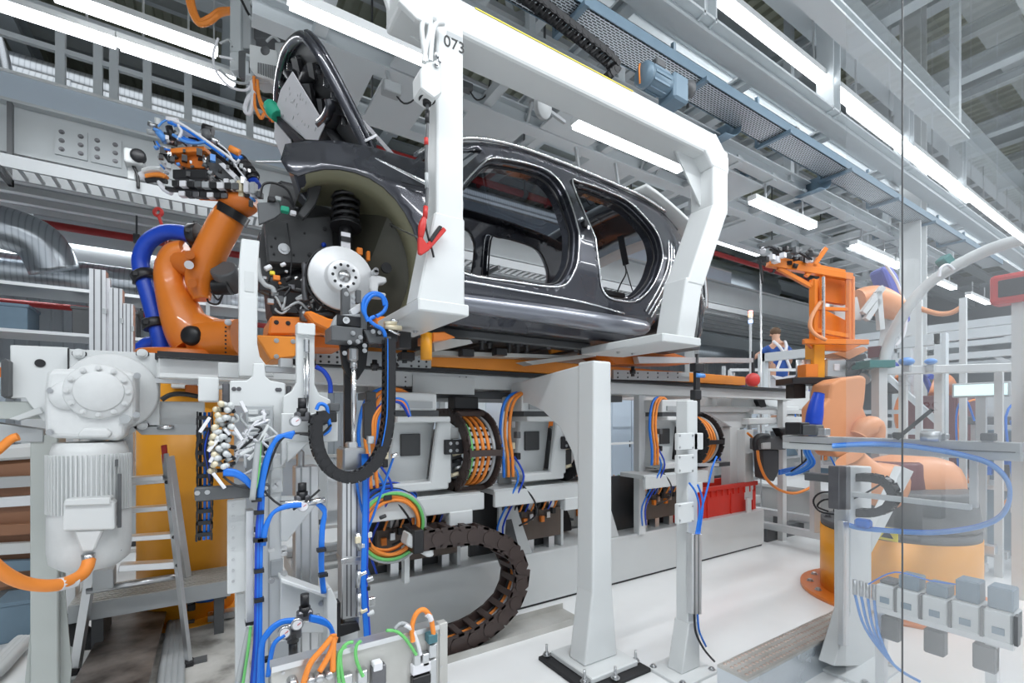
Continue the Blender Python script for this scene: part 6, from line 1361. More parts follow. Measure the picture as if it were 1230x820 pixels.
# blue hose runs of the station
for k in range(6):
    o = k*1.4
    pcable(ts, [(313+o*.4, 596), (309+o*.7, 640), (308+o*.7, 700), (307+o*.8, 760), (304+o, 800), (301+o, 840)], 2.12, .0075, M['blue_cable' if k % 3 else 'blue_hose'], 'air_hose')
for k in range(4):
    pcable(ts, [(354-k, 519+2*k), (338-k, 524), (326, 536+k), (318+k, 556), (313+k, 580), (311+k, 600)], 2.12, .0085, M['blue_cable'], 'air_hose')
for k in range(3):
    pcable(ts, [(268, 565+2*k), (282, 566+2*k), (294, 573+2*k), (303, 584+k)], 2.12, .009, M['blue_cable'], 'air_hose')
    pcable(ts, [(362, 605+k), (344, 607+k), (328, 616), (318+k, 634), (315+k, 655)], 2.11, .008, M['blue_cable'], 'air_hose')
    pcable(ts, [(380, 604), (390, 612+2*k), (386+k, 636), (385+k, 680), (388+k, 712)], 2.14, .0085, M['blue_cable'], 'air_hose')
    pcable(ts, [(358, 744+k), (338, 746+k), (322, 758+2*k), (313+k, 780), (312+2*k, 840)], 2.06, .009, M['blue_cable'], 'air_hose')
    pcable(ts, [(372, 740+2*k), (388, 744+2*k), (398, 755), (402-k, 775)], 2.06, .009, M['blue_cable'], 'air_hose')
pcable(ts, [(342, 762), (330, 772), (325, 790), (322, 812)], 2.04, .009, M['blue_cable'], 'air_hose')
pcable(ts, [(379, 440), (389, 446), (396, 458), (397, 472)], 2.3, .011, M['blue_hose'], 'air_hose')
pcable(ts, [(380, 492), (384, 485), (392, 488), (394, 500), (396, 515), (388, 522)], 2.13, .008, M['blue_cable'], 'air_hose')
for uv in ([(372, 520), (350, 521), (336, 530), (326, 552), (318, 578)], [(318, 590), (330, 602), (345, 610), (352, 606)], [(240, 520), (236, 545), (240, 560)], [(268, 572), (282, 582), (305, 588)], [(398, 510), (384, 522), (360, 521)], [(384, 588), (370, 600), (352, 612)]): pcable(ts, uv, 2.12, .005, M['black'], 'cable', 6)
pcable(ts, [(313, 530), (312, 556), (309, 580), (304, 598)], 2.1, .004, M['green_cable'], 'cable', 6); pcable(ts, [(310, 530), (307, 560), (303, 600)], 2.1, .012, M['grey'], 'cable', 6)
pcable(ts, [(301, 752), (298, 780), (292, 820), (288, 850)], 2.1, .006, M['green_cable'], 'cable', 6); pcable(ts, [(300, 752), (294, 780), (286, 820), (282, 850)], 2.12, .012, M['grey'], 'cable', 6)
for u, v in ((310, 648), (311, 615), (311, 685), (311, 720), (308, 600), (315, 648), (318, 812 - 20), (386, 660), (388, 690)): p = py(u, v, 2.11); mb = MB(); mb.cbox(p, (.035, .03, .014)); build(mb, 'cable_tie', M['black'], ts)
ch = thing('valve_energy_chain', 'narrow black energy chain hanging left of the valve manifold', 'energy chain', py(246, 560, 2.25))
pth = [py(246, 495, 2.26), py(246, 530, 2.26), py(246, 570, 2.26), py(246, 610, 2.26), py(245, 648, 2.26)]
chain(ch, pth, (1, 0, 0), .055, .04, .045, M['black'], k=3)
for k in range(3): mb = MB(); mb.tube([p+V(-.015+.015*k, 0, 0) for p in pth], .006, n=6, k=2); build(mb, 'cable', M['blue_cable' if k else 'black'], ch)
# ================================================================ lift column under the brake disc
lu = thing('lift_column', 'slim aluminium lift column with black head plate under the brake disc', 'machine', py(424, 765, 2.2))
YL = 2.22
def lb_(name, u0, v0, u1, v1, y=YL, dy=.06, mat='black', bev=.003):
    mb = MB(); mb.pbox(u0, v0, u1, v1, y, dy); return build(mb, name, M[mat], lu, bev)
def lp_(name, uv, y=YL, dy=.03, mat='black', bev=.003):
    mb = MB(); mb.pprism(uv, y, dy); return build(mb, name, M[mat], lu, bev)
lb_('profile', 411, 540, 437, 672, YL, .10, 'alu'); lb_('profile', 411, 674, 436, 742, YL+.005, .09, 'alu'); lb_('joint_band', 410, 669, 438, 675, YL-.005, .11, 'steel')
for u in (416, 421, 428): lb_('profile_groove', u, 545, u+1.6, 668, YL-.002, .01, 'dark_steel', 0); lb_('profile_groove', u, 678, u+1.6, 740, YL+.003, .01, 'dark_steel', 0)
lb_('cylinder_head', 412, 538, 440, 566, YL-.02, .13, 'steel', .008); lb_('rod_gland', 418, 531, 430, 540, YL+.01, .06, 'alu', .006)
mb = MB(); mb.cyl(py(425, 425, YL+.04), py(425, 535, YL+.04), .0115, n=14); build(mb, 'piston_rod', M['chrome'], lu)
lb_('rod_coupling', 420, 416, 431, 434, YL+.01, .06, 'steel', .01); mb = MB(); mb.cyl(py(425, 434, YL+.04), py(425, 442, YL+.04), .017, n=12); build(mb, 'rod_nut', M['steel'], lu)
lp_('head_bracket', [(408, 410), (443, 412), (440, 440), (430, 456), (420, 456), (412, 440)], YL+.08, .03); lb_('rail', 414, 440, 422, 540, YL+.1, .03, 'black')
lb_('head_plate', 398, 392, 436, 410, YL-.04, .14, 'dark_grey', .004); lb_('head_plate', 420, 392, 478, 408, YL, .1, 'black', .004); lp_('clamp_arm', [(398, 392), (404, 378), (440, 376), (440, 386), (410, 390)], YL, .05, 'grey')
lp_('locating_finger', [(411, 346), (417, 345), (421, 355), (421, 378), (411, 378)], YL+.03, .04, 'dark_grey'); lb_('locating_finger', 428, 348, 434, 364, YL+.04, .03, 'dark_grey')
lp_('clamp_lever', [(420, 372), (432, 364), (438, 366), (436, 372), (424, 380)], YL, .04, 'disc_grey'); lb_('clamp_body', 405, 379, 436, 392, YL-.01, .06, 'black'); lb_('black_guard', 434, 362, 441, 396, YL-.02, .03, 'dark_grey')
lp_('side_plate', [(437, 396), (452, 396), (452, 404), (470, 404), (470, 412), (444, 412)], YL-.03, .03, 'dark_grey')
for u, v in ((416, 353), (424, 357), (424, 363), (415, 384), (424, 400), (433, 405), (448, 398), (456, 399), (462, 401), (438, 415), (438, 421), (414, 424), (420, 411), (430, 410)): bolt(lu, py(u, v, YL-.045 if v > 376 else YL), (0, -1, 0), .007)
for u0, v0, u1, v1, r in ((461, 388, 476, 388, .01), (462, 392, 482, 394, .012), (466, 396, 480, 402, .006), (470, 384, 478, 386, .008)): mb = MB(); mb.cyl(py(u0, v0, YL-.03), py(u1, v1, YL-.03), r, n=10); build(mb, 'push_fitting', M['brass' if r > .008 else 'chrome'], lu)
mb = MB(); mb.cyl(py(416, 384.5, YL-.05), py(416, 384.5, YL-.02), .015, n=14); build(mb, 'bushing', M['chrome'], lu)
lb_('black_mast', 469, 425, 474, 446, YL+.1, .04, 'black'); lb_('cable_anchor', 480, 398, 494, 418, YL+.2, .06, 'black'); lb_('dark_plate', 440, 470, 452, 515, YL+.14, .03, 'panel_dark')
lp_('lift_plate', [(437, 485), (446, 480), (456, 500), (456, 540), (437, 525)], YL+.12, .03, 'panel_dark')
for q in ([(441, 382), (436, 372), (438, 359), (447, 352), (458, 354), (464, 364), (461, 374), (452, 380)], [(442, 386), (438, 374), (441, 362), (449, 354), (459, 357), (462, 367)]): pcable(lu, q, YL-.06, .009, M['blue_cable'], 'air_hose')
pcable(lu, [(450, 380), (444, 384), (450, 390), (460, 396), (463, 405)], YL-.06, .009, M['blue_cable'], 'air_hose')
for k in range(4):
    o = 1.6*k; pcable(lu, [(436+o, 545), (437+o, 600), (436+o, 660), (435+o, 700), (437+o, 735), (440+o, 780)], YL-.05, .0075, M['blue_cable' if k < 3 else 'blue_hose'], 'air_hose')
for k in range(3): pcable(lu, [(470-2*k, 480), (456-3*k, 500), (452-2*k, 528), (446, 560+4*k), (440, 590)], YL-.02, .0075, M[('blue_cable', 'orange_cable', 'orange_cable')[k]], 'cable')
for k in range(3): pcable(lu, [(492, 500), (486-2*k, 482+k), (470-2*k, 480+k), (455-2*k, 490+2*k), (447-k, 510), (452, 535)], YL+.3, .011, M[('blue_cable', 'orange_cable', 'blue_hose')[k]], 'cable')
for q in ([(474, 545), (462, 580), (448, 620), (440, 640)], [(427, 570), (432, 600), (437, 620)]): pcable(lu, q, YL-.03, .006, M['blue_cable'], 'air_hose')
for i, (u, v, s) in enumerate([(445, 528, .03), (450, 540, .025), (447, 552, .03), (452, 560, .02), (430, 648, .025), (432, 690, .024), (444, 642, .02), (440, 697, .03), (442, 706, .018), (433, 735, .025), (446, 722, .03), (441, 738, .026), (436, 655, .018), (456, 622, .02), (462, 546, .03), (470, 548, .025)]):
    p = py(u, v, YL-.05); mb = MB()
    if i % 2: mb.cyl(p, p+V(.03, 0, .008), s*.45, n=10)
    else: mb.cbox(p, (s, s*.8, s*1.2))
    build(mb, ('air_fitting', 'throttle_valve')[i % 2], M[('chrome', 'offwhite', 'steel', 'black', 'brass')[i % 5]], lu, .002)
for u0, v0, u1, v1 in ((429, 640, 433, 660), (432, 685, 430, 705), (432, 712, 431, 738)): mb = MB(); mb.cyl(py(u0, v0, YL-.04), py(u1, v1, YL-.04), .014, n=12); build(mb, 'cylinder_switch', M['steel'], lu)
lb_('foot_block', 413, 742, 432, 752, YL+.02, .06, 'steel'); lp_('foot_plate', [(407, 750), (430, 747), (433, 757), (409, 765)], YL, .1, 'black'); lb_('carrier', 405, 752, 409, 800, YL+.02, .08, 'black')
lb_('ground_post', 409, 760, 430, 840, YL+.12, .08, 'offwhite')
mb = MB(); mb.bar(py(372, 508, YL-.02), py(392, 500, YL-.02), .03, .06); build(mb, 'chain_bracket', M['dark_grey'], lu)
lch = thing('loop_energy_chain', 'black energy chain hanging in a U from the lift column head', 'energy chain', py(420, 575, 2.14))
pth = [py(467, 408, 2.14), py(467, 450, 2.14), py(466, 500, 2.14), py(460, 535, 2.13), (py(444, 562, 2.12)), py(422, 573, 2.11), py(399, 566, 2.11), py(384, 545, 2.12), py(379, 522, 2.12), py(381, 503, 2.12), py(392, 500, 2.12)]
chain(lch, pth, (0, 1, 0), .05, .05, .032, M['black'], k=5, solid=True)
mb = MB(); mb.tube([p+V(-.016, -.034, 0) for p in pth[:4]], .003, n=5); build(mb, 'cable', M['blue_cable'], lch)
# ================================================================ connector panel in front
fp = thing('connector_panel', 'low brushed steel panel with round connectors and cables at the bottom edge', 'panel', (.5, 1.7, 0))
YP = 1.70; zt = py(430, 775, YP).z
xa = py(326, 800, YP).x; xb = py(537, 752, YP).x
mb = MB(); mb.box((xa, YP, .30), (xb, YP+.012, zt)); build(mb, 'sheet', M['brushed_sheet'], fp)
mb = MB(); mb.box((xa, YP-.005, zt-.016), (xb-.034, YP+.05, zt+.003)); build(mb, 'top_profile', M['alu'], fp)
mb = MB(); mb.box((xb-.035, YP-.006, .30), (xb, YP+.03, zt+.004)); build(mb, 'edge_plate', M['brushed_sheet'], fp, .002)
for x in (xa+.02, xb-.06): mb = MB(); mb.box((x, YP+.02, 0), (x+.04, YP+.06, zt-.02)); build(mb, 'leg', M['alu'], fp)
def plug(u, v, mt, r=.016): 
    c = py(u, v, YP-.012); mb = MB(); mb.lathe([(0, -.03), (r*.6, -.03), (r, -.02), (r, .012)], c, (0, 1, 0), 14); build(mb, 'connector', M[mt], fp)
def pl_(u0, v0, u1, v1, mt, dy=.03, nm='connector'):
    mb = MB(); mb.pbox(u0, v0, u1, v1, YP-dy, dy); return build(mb, nm, M[mt], fp, .003)
for u, v in ((372, 815), (383, 811), (395, 808), (351, 818)): plug(u, v, 'steel')
pl_(496, 797, 518, 809, 'paper', .03, 'socket_block'); pl_(496, 812, 518, 824, 'black', .03, 'socket_block'); pl_(498, 786, 506, 800, 'steel', .03); pl_(508, 785, 516, 800, 'steel', .03); pl_(515, 762, 526, 773, 'box_teal', .04, 'cable_plug'); pl_(516, 774, 525, 790, 'steel', .03); pl_(516, 792, 525, 822, 'steel', .02)
pl_(430, 806, 442, 822, 'steel', .03); pl_(447, 800, 464, 824, 'dark_steel', .03); pl_(449, 796, 460, 806, 'paper', .035); pl_(405, 812, 424, 824, 'steel', .03)
for u, v in ((498, 763), (530, 762), (530, 800), (340, 808)): bolt(fp, py(u, v, YP-.004), (0, -1, 0), .004)
for q, r, mt in (([(496, 770), (495, 752), (500, 737), (509, 732), (517, 741), (520, 755), (521, 765)], .0095, 'orange_cable'), ([(503, 786), (499, 765), (492, 752), (482, 748), (474, 755)], .006, 'grey'), ([(500, 786), (488, 768), (476, 758), (464, 757)], .006, 'green_cable'), ([(505, 786), (500, 768), (494, 755), (486, 750)], .008, 'paper'), ([(403, 765), (396, 785), (384, 806)], .010, 'orange_cable'), ([(401, 762), (400, 785), (400, 806)], .010, 'orange_cable'), ([(400, 763), (388, 778), (372, 798), (362, 830)], .010, 'orange_cable'), ([(413, 822), (409, 795), (411, 779), (418, 772), (424, 771)], .006, 'green_cable'), ([(436, 812), (428, 792), (428, 776), (434, 769)], .006, 'green_cable'), ([(408, 825), (406, 800), (408, 783), (416, 776)], .006, 'green_cable')):
    pcable(fp, q, YP-.03, r, M[mt], 'cable')
mb = MB(); mb.tube([py(512, 737, YP-.031), py(516, 740, YP-.031), py(518, 745, YP-.031)], .0105, n=8); build(mb, 'cable_marker', M['paper'], fp)
# ================================================================ right: turntable, second robot, frames
tt = thing('robot_turntable', 'big round orange pedestal with dark top and bolted flange on the floor at the right', 'pedestal', (5.13, 1.69, 0))
tc_ = V(5.13, 1.69, 0)
mb = MB(); mb.cyl(tc_, tc_+V(0, 0, .60), .56, n=48); build(mb, 'drum', M['yellow_orange'], tt)
mb = MB(); mb.cyl(tc_, tc_+V(0, 0, .035), .72, n=48); build(mb, 'flange', M['orange'], tt)
mb = MB(); mb.cyl(tc_+V(0, 0, .60), tc_+V(0, 0, .66), .555, n=48); build(mb, 'top_ring', M['dark_grey'], tt)
for i in range(16):
    a_ = 2*math.pi*i/16+.1; bolt(tt, tc_+V(.64*math.cos(a_), .64*math.sin(a_), .035), (0, 0, 1), .02); 
    if i % 2: bolt(tt, tc_+V(.5*math.cos(a_), .5*math.sin(a_), .66), (0, 0, 1), .022, M['dark_steel'])
r2 = thing('right_robot', 'pale orange robot carrying the large orange frame gripper, right of the line', 'robot', tc_+V(0, 0, .66))
mb = MB(); mb.cyl(tc_+V(.05, -.05, .66), tc_+V(.05, -.05, .98), .5, .46, n=32); build(mb, 'rotating_base', M['dark_grey'], r2, .02)
mb = MB(); mb.cyl(tc_+V(0, .1, .8), tc_+V(0, .1, 1.2), .34, .28, n=28); build(mb, 'carousel', M['wine'], r2, .02)
D2 = 4.35
limb(r2, 'shoulder', [(1040, 590, 34, 4.3), (1085, 582, 38, 4.3), (1130, 585, 34, 4.3)], 'pale_orange')
mb = MB(); mb.prism([pd(u, v, D2) for u, v in ((999, 460), (1010, 454), (1036, 450), (1042, 454), (1040, 480), (1038, 490), (1044, 504), (1036, 520), (1030, 545), (1006, 550), (986, 520), (985, 490), (996, 478))], V(SA, CA, 0)*.3); build(mb, 'lower_arm', M['pale_orange'], r2, .04, 3)
limb(r2, 'elbow', [(1032, 524, 10), (1040, 514, 13), (1050, 512, 11), (1052, 528, 9)], 'pale_orange', d=D2-.05)
limb(r2, 'arm_link', [(1020, 550, 16), (1040, 575, 24), (1070, 585, 28)], 'pale_orange')
limb(r2, 'forearm', [(1030, 362, 14, 4.9), (1048, 360, 17, 4.9), (1066, 366, 16, 4.9), (1080, 374, 12, 4.9)], 'pale_orange')
limb(r2, 'upper_arm', [(1036, 455, 8, 4.75), (1058, 430, 8, 4.9), (1066, 400, 7, 5.0), (1062, 372, 8, 5.0)], 'beam_grey')
for a_, b_ in (((1036, 376), (1060, 345)), ((1054, 350), (1058, 396)), ((1040, 384), (1056, 360))): mb = MB(); mb.bar(pd(*a_, 4.7), pd(*b_, 4.7), .05, .05); build(mb, 'guard_bar', M['offwhite'], r2)
mb = MB(); mb.prism([pd(u, v, 4.6) for u, v in ((1098, 552), (1128, 552), (1140, 600), (1136, 622), (1104, 622))], V(SA, CA, 0)*.3); build(mb, 'axis_cover', M['pale_orange'], r2, .04, 2)
mb = MB(); mb.prism([pd(u, v, 5.0) for u, v in ((1059, 322), (1070, 316), (1080, 330), (1096, 385), (1084, 392), (1074, 360))], V(SA, CA, 0)*.2); build(mb, 'cable_cover', M['purple_blue'], r2, .03, 2)
limb(r2, 'cover_hose', [(1064, 318, 1.6), (1078, 340, 1.6), (1088, 372, 1.6), (1086, 400, 1.6), (1076, 416, 1.6)], 'paper', d=4.85)
limb(r2, 'blue_hose', [(984, 472, 6), (981, 484, 7.5), (979, 496, 9), (977, 510, 9)], 'blue_hose', d=D2-.2)
# frame gripper
fg = thing('frame_gripper', 'large orange welded frame gripper held out by the right robot', 'gripper', pd(985, 440, 4.6))
D3 = 4.6
def fbar(a_, b_, w, mat='orange', name='frame_bar', d=D3, th=None): 
    mb = MB(); mb.bar(pd(*a_, d), pd(*b_, d), w*d/568, (th or w)*d/568); return build(mb, name, M[mat], fg, .004)
for a_, b_, w in (((922, 316), (1022, 333), 8), ((926, 310), (1014, 327), 5), ((934, 322), (974, 344), 5), ((974, 344), (978, 336), 6), ((977, 336), (977, 408), 7), ((988, 330), (988, 408), 5), ((1019, 330), (1019, 408), 5), ((1024, 332), (1024, 408), 4), ((965, 410), (1042, 411), 6), ((992, 298), (968, 332), 5), ((946, 321), (985, 318), 3), ((978, 370), (1022, 372), 4), ((975, 396), (1020, 404), 5)): fbar(a_, b_, w)
for uv, mt, dd in (([(990, 330), (1016, 332), (1016, 366), (990, 362)], 'orange_deep', .08), ([(980, 366), (1019, 386), (1019, 408), (980, 408)], 'orange', .1), ([(1000, 366), (1030, 356), (1036, 384), (1004, 384)], 'offwhite', .2), ([(978, 336), (990, 332), (990, 362), (978, 370)], 'orange', .2), ([(970, 412), (1040, 412), (1018, 422), (978, 420)], 'orange', .12)):
    mb = MB(); mb.prism([pd(u, v, D3+dd) for u, v in uv], V(SA, CA, 0)*.05); build(mb, 'plate', M[mt], fg, .004)
cable(fg, [pd(u, v, D3-.08) for u, v in ((986, 362), (976, 378), (973, 392), (980, 402), (992, 408))], .018, M['pale_orange'], 'hose')
fbar((989, 332), (989, 406), 3, 'chrome', 'cylinder', D3-.08)
for i in range(34):
    u = rg.uniform(912, 982); v = 302+rg.uniform(-6, 14)+(u-912)*.05; p = pd(u, v, D3+rg.uniform(-.15, .1)); s = rg.uniform(.03, .065); mb = MB()
    if i % 2: mb.cbox(p, (s, s, s))
    else: mb.cyl(p, p+V(rg.uniform(-.08, .08), .02, rg.uniform(-.05, .05)), s*.4, n=8)
    build(mb, ('valve', 'fitting')[i % 2], M[rg.choice(['black', 'black', 'dark_grey', 'black', 'paper', 'dark_grey'])], fg)
for q in ([(911, 310), (914, 322), (916, 340)], [(932, 312), (950, 300), (975, 312)], [(915, 300), (925, 296), (940, 304)]): cable(fg, [pd(u, v, D3-.1) for u, v in q], .012, M['black'], 'hose', 6)
gs = thing('gripper_stand', 'yellow-orange post with steel drums and black shelf below the frame gripper', 'stand', pd(985, 470, 4.7))
def sp2(name, u0, v0, u1, v1, mat, d=4.7, th=.15, bev=.004):
    mb = MB(); mb.prism([pd(u0, v0, d), pd(u1, v0, d), pd(u1, v1, d), pd(u0, v1, d)], V(SA, CA, 0)*th); return build(mb, name, M[mat], gs, bev)
sp2('post', 978, 411, 991, 454, 'yellow_orange'); sp2('foot', 968, 437, 983, 453, 'orange', 4.65); sp2('shelf', 952, 453, 1014, 461, 'black', 4.6, .3); sp2('shelf_bracket', 954, 461, 968, 478, 'black'); sp2('shelf_bracket', 988, 461, 998, 492, 'dark_grey'); sp2('case', 992, 430, 1018, 454, 'alu', 4.75, .2, .02); sp2('case', 1018, 434, 1042, 454, 'dark_grey', 4.8); sp2('case_label', 1002, 437, 1009, 445, 'paper', 4.74, .01)
for u in (962, 970): mb = MB(); mb.cyl(pd(u, 432, 4.8), pd(u, 453, 4.8), .045, n=16); build(mb, 'steel_drum', M['alu'], gs)
sp2('pillar', 978, 461, 986, 640, 'offwhite', 4.9, .08)
for q in ([(1018, 444), (1026, 436), (1034, 444), (1028, 452)],): cable(gs, [pd(u, v, 4.7) for u, v in q], .012, M['black'], 'cable')
ro = thing('orange_tool_holder', 'flat orange tool plate on a grey block right of the steel case', 'tool', pd(1030, 458, 4.9))
mb = MB(); mb.prism([pd(u, v, 4.9) for u, v in ((1000, 424), (1038, 416), (1044, 420), (1020, 432))], V(SA, CA, 0)*.2); build(mb, 'plate', M['pale_orange'], ro, .006)
mb = MB(); mb.prism([pd(u, v, 5.0) for u, v in ((1012, 432), (1040, 424), (1042, 430), (1016, 437))], V(SA, CA, 0)*.2); build(mb, 'lower_plate', M['dark_grey'], ro, .006)
# white curved arch beam and its plinth
ar = thing('curved_arch', 'white curved arch beam rising to the right edge behind the second robot', 'arch', pd(1062, 436, 4.5))
limb(ar, 'beam', [(1062, 437, 6, 4.6), (1066, 418, 6, 4.6), (1074, 398, 6, 4.55), (1090, 370, 6, 4.45), (1114, 342, 6, 4.35), (1145, 321, 6.5, 4.2), (1190, 299, 7, 4.0), (1236, 286, 7, 3.8), (1290, 280, 7, 3.6)], 'offwhite', n=8)
mb = MB(); mb.prism([pd(u, v, 4.5) for u, v in ((1045, 432), (1076, 432), (1076, 441), (1045, 441))], V(SA, CA, 0)*.25); build(mb, 'base_plate', M['teal'], ar, .004)
mb = MB(); mb.prism([pd(u, v, 4.2) for u, v in ((1133, 311), (1142, 303), (1154, 318), (1146, 326))], V(SA, CA, 0)*.1); build(mb, 'sensor_box', M['teal'], ar, .01)
mb = MB(); mb.prism([pd(u, v, 4.55) for u, v in ((1056, 441), (1066, 441), (1066, 640), (1056, 640))], V(SA, CA, 0)*.1); build(mb, 'support', M['offwhite'], ar)
cable(ar, [pd(u, v, 4.15) for u, v in ((1128, 332), (1130, 322), (1138, 318), (1146, 324))], .012, M['paper'], 'cable')
for i, (u, v, mt, sz) in enumerate(((1089, 434, 'light_blue', (.09, .06, .04)), (1118, 434, 'light_blue', (.07, .05, .03)), (1052, 423, 'wine', (.06, .06, .07)))):
    p = pd(u, v, 4.5+.1*i); t = thing(('blue_cover', 'blue_cover', 'red_lamp_box')[i], ('bright blue rounded cover on the rail beside the arch foot', 'smaller blue rounded cover further right on the same rail', 'dark red lamp box left of the arch foot')[i], ('cover', 'cover', 'lamp')[i], p)
    mb = MB(); (mb.sphere(p, 1, 12, sz) if i < 2 else mb.cbox(p, (.1, .1, .11))); build(mb, 'shell', M[mt], t)
    mb = MB(); mb.cbox(p-V(0, 0, .07), (.06, .06, .06)); build(mb, 'foot', M['grey'], t)
mr = thing('machine_rail', 'grey machine rail below the arch carrying blue covers', 'rail', pd(1120, 445, 4.7))
mb = MB(); mb.bar(pd(1040, 446, 4.75), pd(1260, 440, 4.5), .1, .08); build(mb, 'beam', M['offwhite'], mr, .006)
for u in (1085, 1128, 1200): mb = MB(); q = pd(u, 445, 4.72); mb.bar(q, V(q.x, q.y, 0), .06, .06); build(mb, 'leg', M['offwhite'], mr)
# post with brace and table frame behind the fence pane
tp_ = thing('frame_post', 'white flared post with diagonal brace carrying the aluminium frame, lower right', 'post', (3.44, 1.33, 0))
YT = 1.33
mb = MB(); mb.pprism([(1021, 560), (1047, 560), (1047, 735), (1060, 800), (1002, 800), (1021, 735)], YT, .09); build(mb, 'column', M['white'], tp_, .006)
mb = MB(); mb.pprism([(1047, 640), (1047, 664), (1098, 566), (1084, 560)], YT+.02, .05); build(mb, 'brace', M['offwhite'], tp_, .004)
mb = MB(); mb.pprism([(1013, 626), (1020, 626), (1020, 776), (1013, 776)], YT-.03, .03); build(mb, 'aluminium_strip', M['alu'], tp_, .003)
mb = MB(); c = pz(1030, 805, 0); mb.box((c.x-.2, c.y-.15, 0), (c.x+.25, c.y+.2, .02)); build(mb, 'base_plate', M['white'], tp_, .003)
for dx, dy in ((-.16, -.1), (.2, -.1), (-.16, .16)): bolt(tp_, V(c.x+dx, c.y+dy, .02), (0, 0, 1), .016)
mb = MB(); mb.pprism([(1008, 560), (1022, 560), (1022, 612), (1008, 612)], YT-.02, .06); build(mb, 'steel_block', M['dark_steel'], tp_, .004)
fr_ = thing('aluminium_double_rail', 'aluminium double rail running from the frame post to the right edge', 'frame', (3.4, 1.0, 1.38))
for z, h, mt in ((1.445, .05, 'alu'), (1.40, .045, 'offwhite')):
    mb = MB(); mb.box((3.36, .60, z-h/2), (3.44, 1.75, z+h/2)); build(mb, 'rail', M[mt], fr_, .004)
mb = MB(); mb.box((3.355, .62, 1.42), (3.36, 1.7, 1.424)); build(mb, 'groove', M['dark_grey'], fr_)
mb = MB(); mb.bar(V(3.36, 1.32, 1.12), V(3.36, .78, 1.125), .035, .03); build(mb, 'lower_bar', M['offwhite'], fr_, .004)
mb = MB(); mb.bar(V(3.4, .78, 1.12), V(3.4, .78, 1.38), .03, .03); build(mb, 'hanger', M['alu'], fr_)
for k, (y, mt, s) in enumerate(((1.66, 'black', .12), (1.56, 'dark_grey', .1), (1.5, 'steel', .07), (.9, 'steel', .05), (.72, 'dark_grey', .06), (1.1, 'black', .05))):
    mb = MB(); mb.cbox((3.38, y, 1.47+s*.4), (s, s*.9, s*.7)); build(mb, 'mounted_block', M[mt], fr_, .006)
mb = MB(); mb.bar(V(3.36, 1.1, 1.47), V(3.4, .95, 1.64), .03, .02); build(mb, 'hold_down_arm', M['black'], fr_)
mb = MB(); mb.cyl(V(3.34, .98, 1.49), V(3.34, .9, 1.49), .03, n=14); build(mb, 'round_plug', M['alu'], fr_)
bl = thing('light_blue_hose_loop', 'wide light blue hose loop hanging from the aluminium frame', 'hose', px(1205, 590, 3.33))
q = [(1000, 534), (1040, 532), (1080, 533), (1120, 538), (1160, 546), (1190, 556), (1210, 576), (1212, 600), (1200, 620), (1170, 632), (1120, 638), (1070, 636), (1030, 632), (1012, 626)]
for k in range(3): cable(bl, [px(u, v+k*1.3, 3.33-.02*k) for u, v in q], .009, M['light_blue' if k else 'blue_cable'], 'hose')
mb = MB(); c = px(1037, 628, 3.30); mb.cbox(c, (.06, .08, .05)); build(mb, 'hose_clamp', M['blue_cable'], bl, .012)
ec = thing('side_energy_chain', 'black energy chain bent in a U under the aluminium frame', 'energy chain', px(1050, 600, 3.45))
pth = [px(u, v, 3.46) for u, v in ((1006, 575), (1030, 573), (1050, 574), (1066, 580), (1074, 594), (1068, 608), (1052, 615), (1030, 615), (1006, 612))]
chain(ec, pth, (1, 0, 0), .08, .05, .05, M['black'], k=6, solid=True)
mb = MB(); c = px(985, 573, 3.4); mb.cbox(c, (.08, .16, .05)); build(mb, 'end_bracket', M['dark_grey'], ec, .004)
for q in ([(1008, 590), (985, 592), (977, 602), (985, 614), (1006, 618)], [(1008, 600), (990, 600), (982, 608), (995, 614)], [(1022, 600), (1040, 592), (1060, 580)]): cable(ec, [px(u, v, 3.4) for u, v in q], .006, M['black'], 'cable', 6)
bf = thing('blue_hose_bundle', 'short bundle of blue hoses hanging at the left end of the aluminium frame', 'hose', px(968, 545, 3.6))
for k in range(4): cable(bf, [px(u+2*k, v, 3.6) for u, v in ((985, 518), (974, 522), (966, 540), (972, 556), (958, 566), (944, 570))], .010, M['blue_cable' if k % 2 else 'light_blue'], 'hose')
cable(bf, [px(u, v, 3.6) for u, v in ((962, 520), (970, 535), (968, 552), (950, 566))], .006, M['black'], 'cable')
tk = thing('tread_plank', 'long grey tread plank with raised studs on the floor at the lower right', 'platform', (3.1, 1.52, 0))
mb = MB(); mb.box((2.42, 1.44, .185), (4.2, 1.62, .2)); build(mb, 'tread_top', M['brushed_sheet'], tk)
mb = MB(); mb.box((2.42, 1.44, 0), (4.2, 1.455, .185)); build(mb, 'front_skirt', M['duct'], tk)
mb = MB(); mb.box((2.42, 1.455, 0), (2.435, 1.62, .185)); build(mb, 'end_skirt', M['duct'], tk)
mb = MB()
for i in range(48):
    for j in range(4): mb.lathe([(.012, 0), (.010, .004), (0, .004)], (2.46+.035*i, 1.47+.043*j, .2), (0, 0, 1), 6)
build(mb, 'studs', M['stud_tint'], tk, stuff=True)
bl2 = thing('floor_blue_hose', 'blue hose bend between the tread plank and the frame post', 'hose', pz(990, 780, .1))
cable(bl2, [pz(u, v, .08) for u, v in ((940, 775), (962, 766), (978, 768), (990, 780), (1008, 786))], .022, M['light_blue'], 'hose', 12)
mb = MB(); c = pz(977, 764, .1); mb.cbox(c, (.04, .05, .1)); build(mb, 'clamp', M['dark_grey'], bl2, .006)
dr = thing('drive_module_rail', 'rail with white and grey electronic modules behind the glass pane, lower right', 'electronics', (3.0, .8, .0))
mb = MB(); mb.box((3.0, .56, .56), (3.1, 1.12, .60)); build(mb, 'rail', M['alu'], dr)
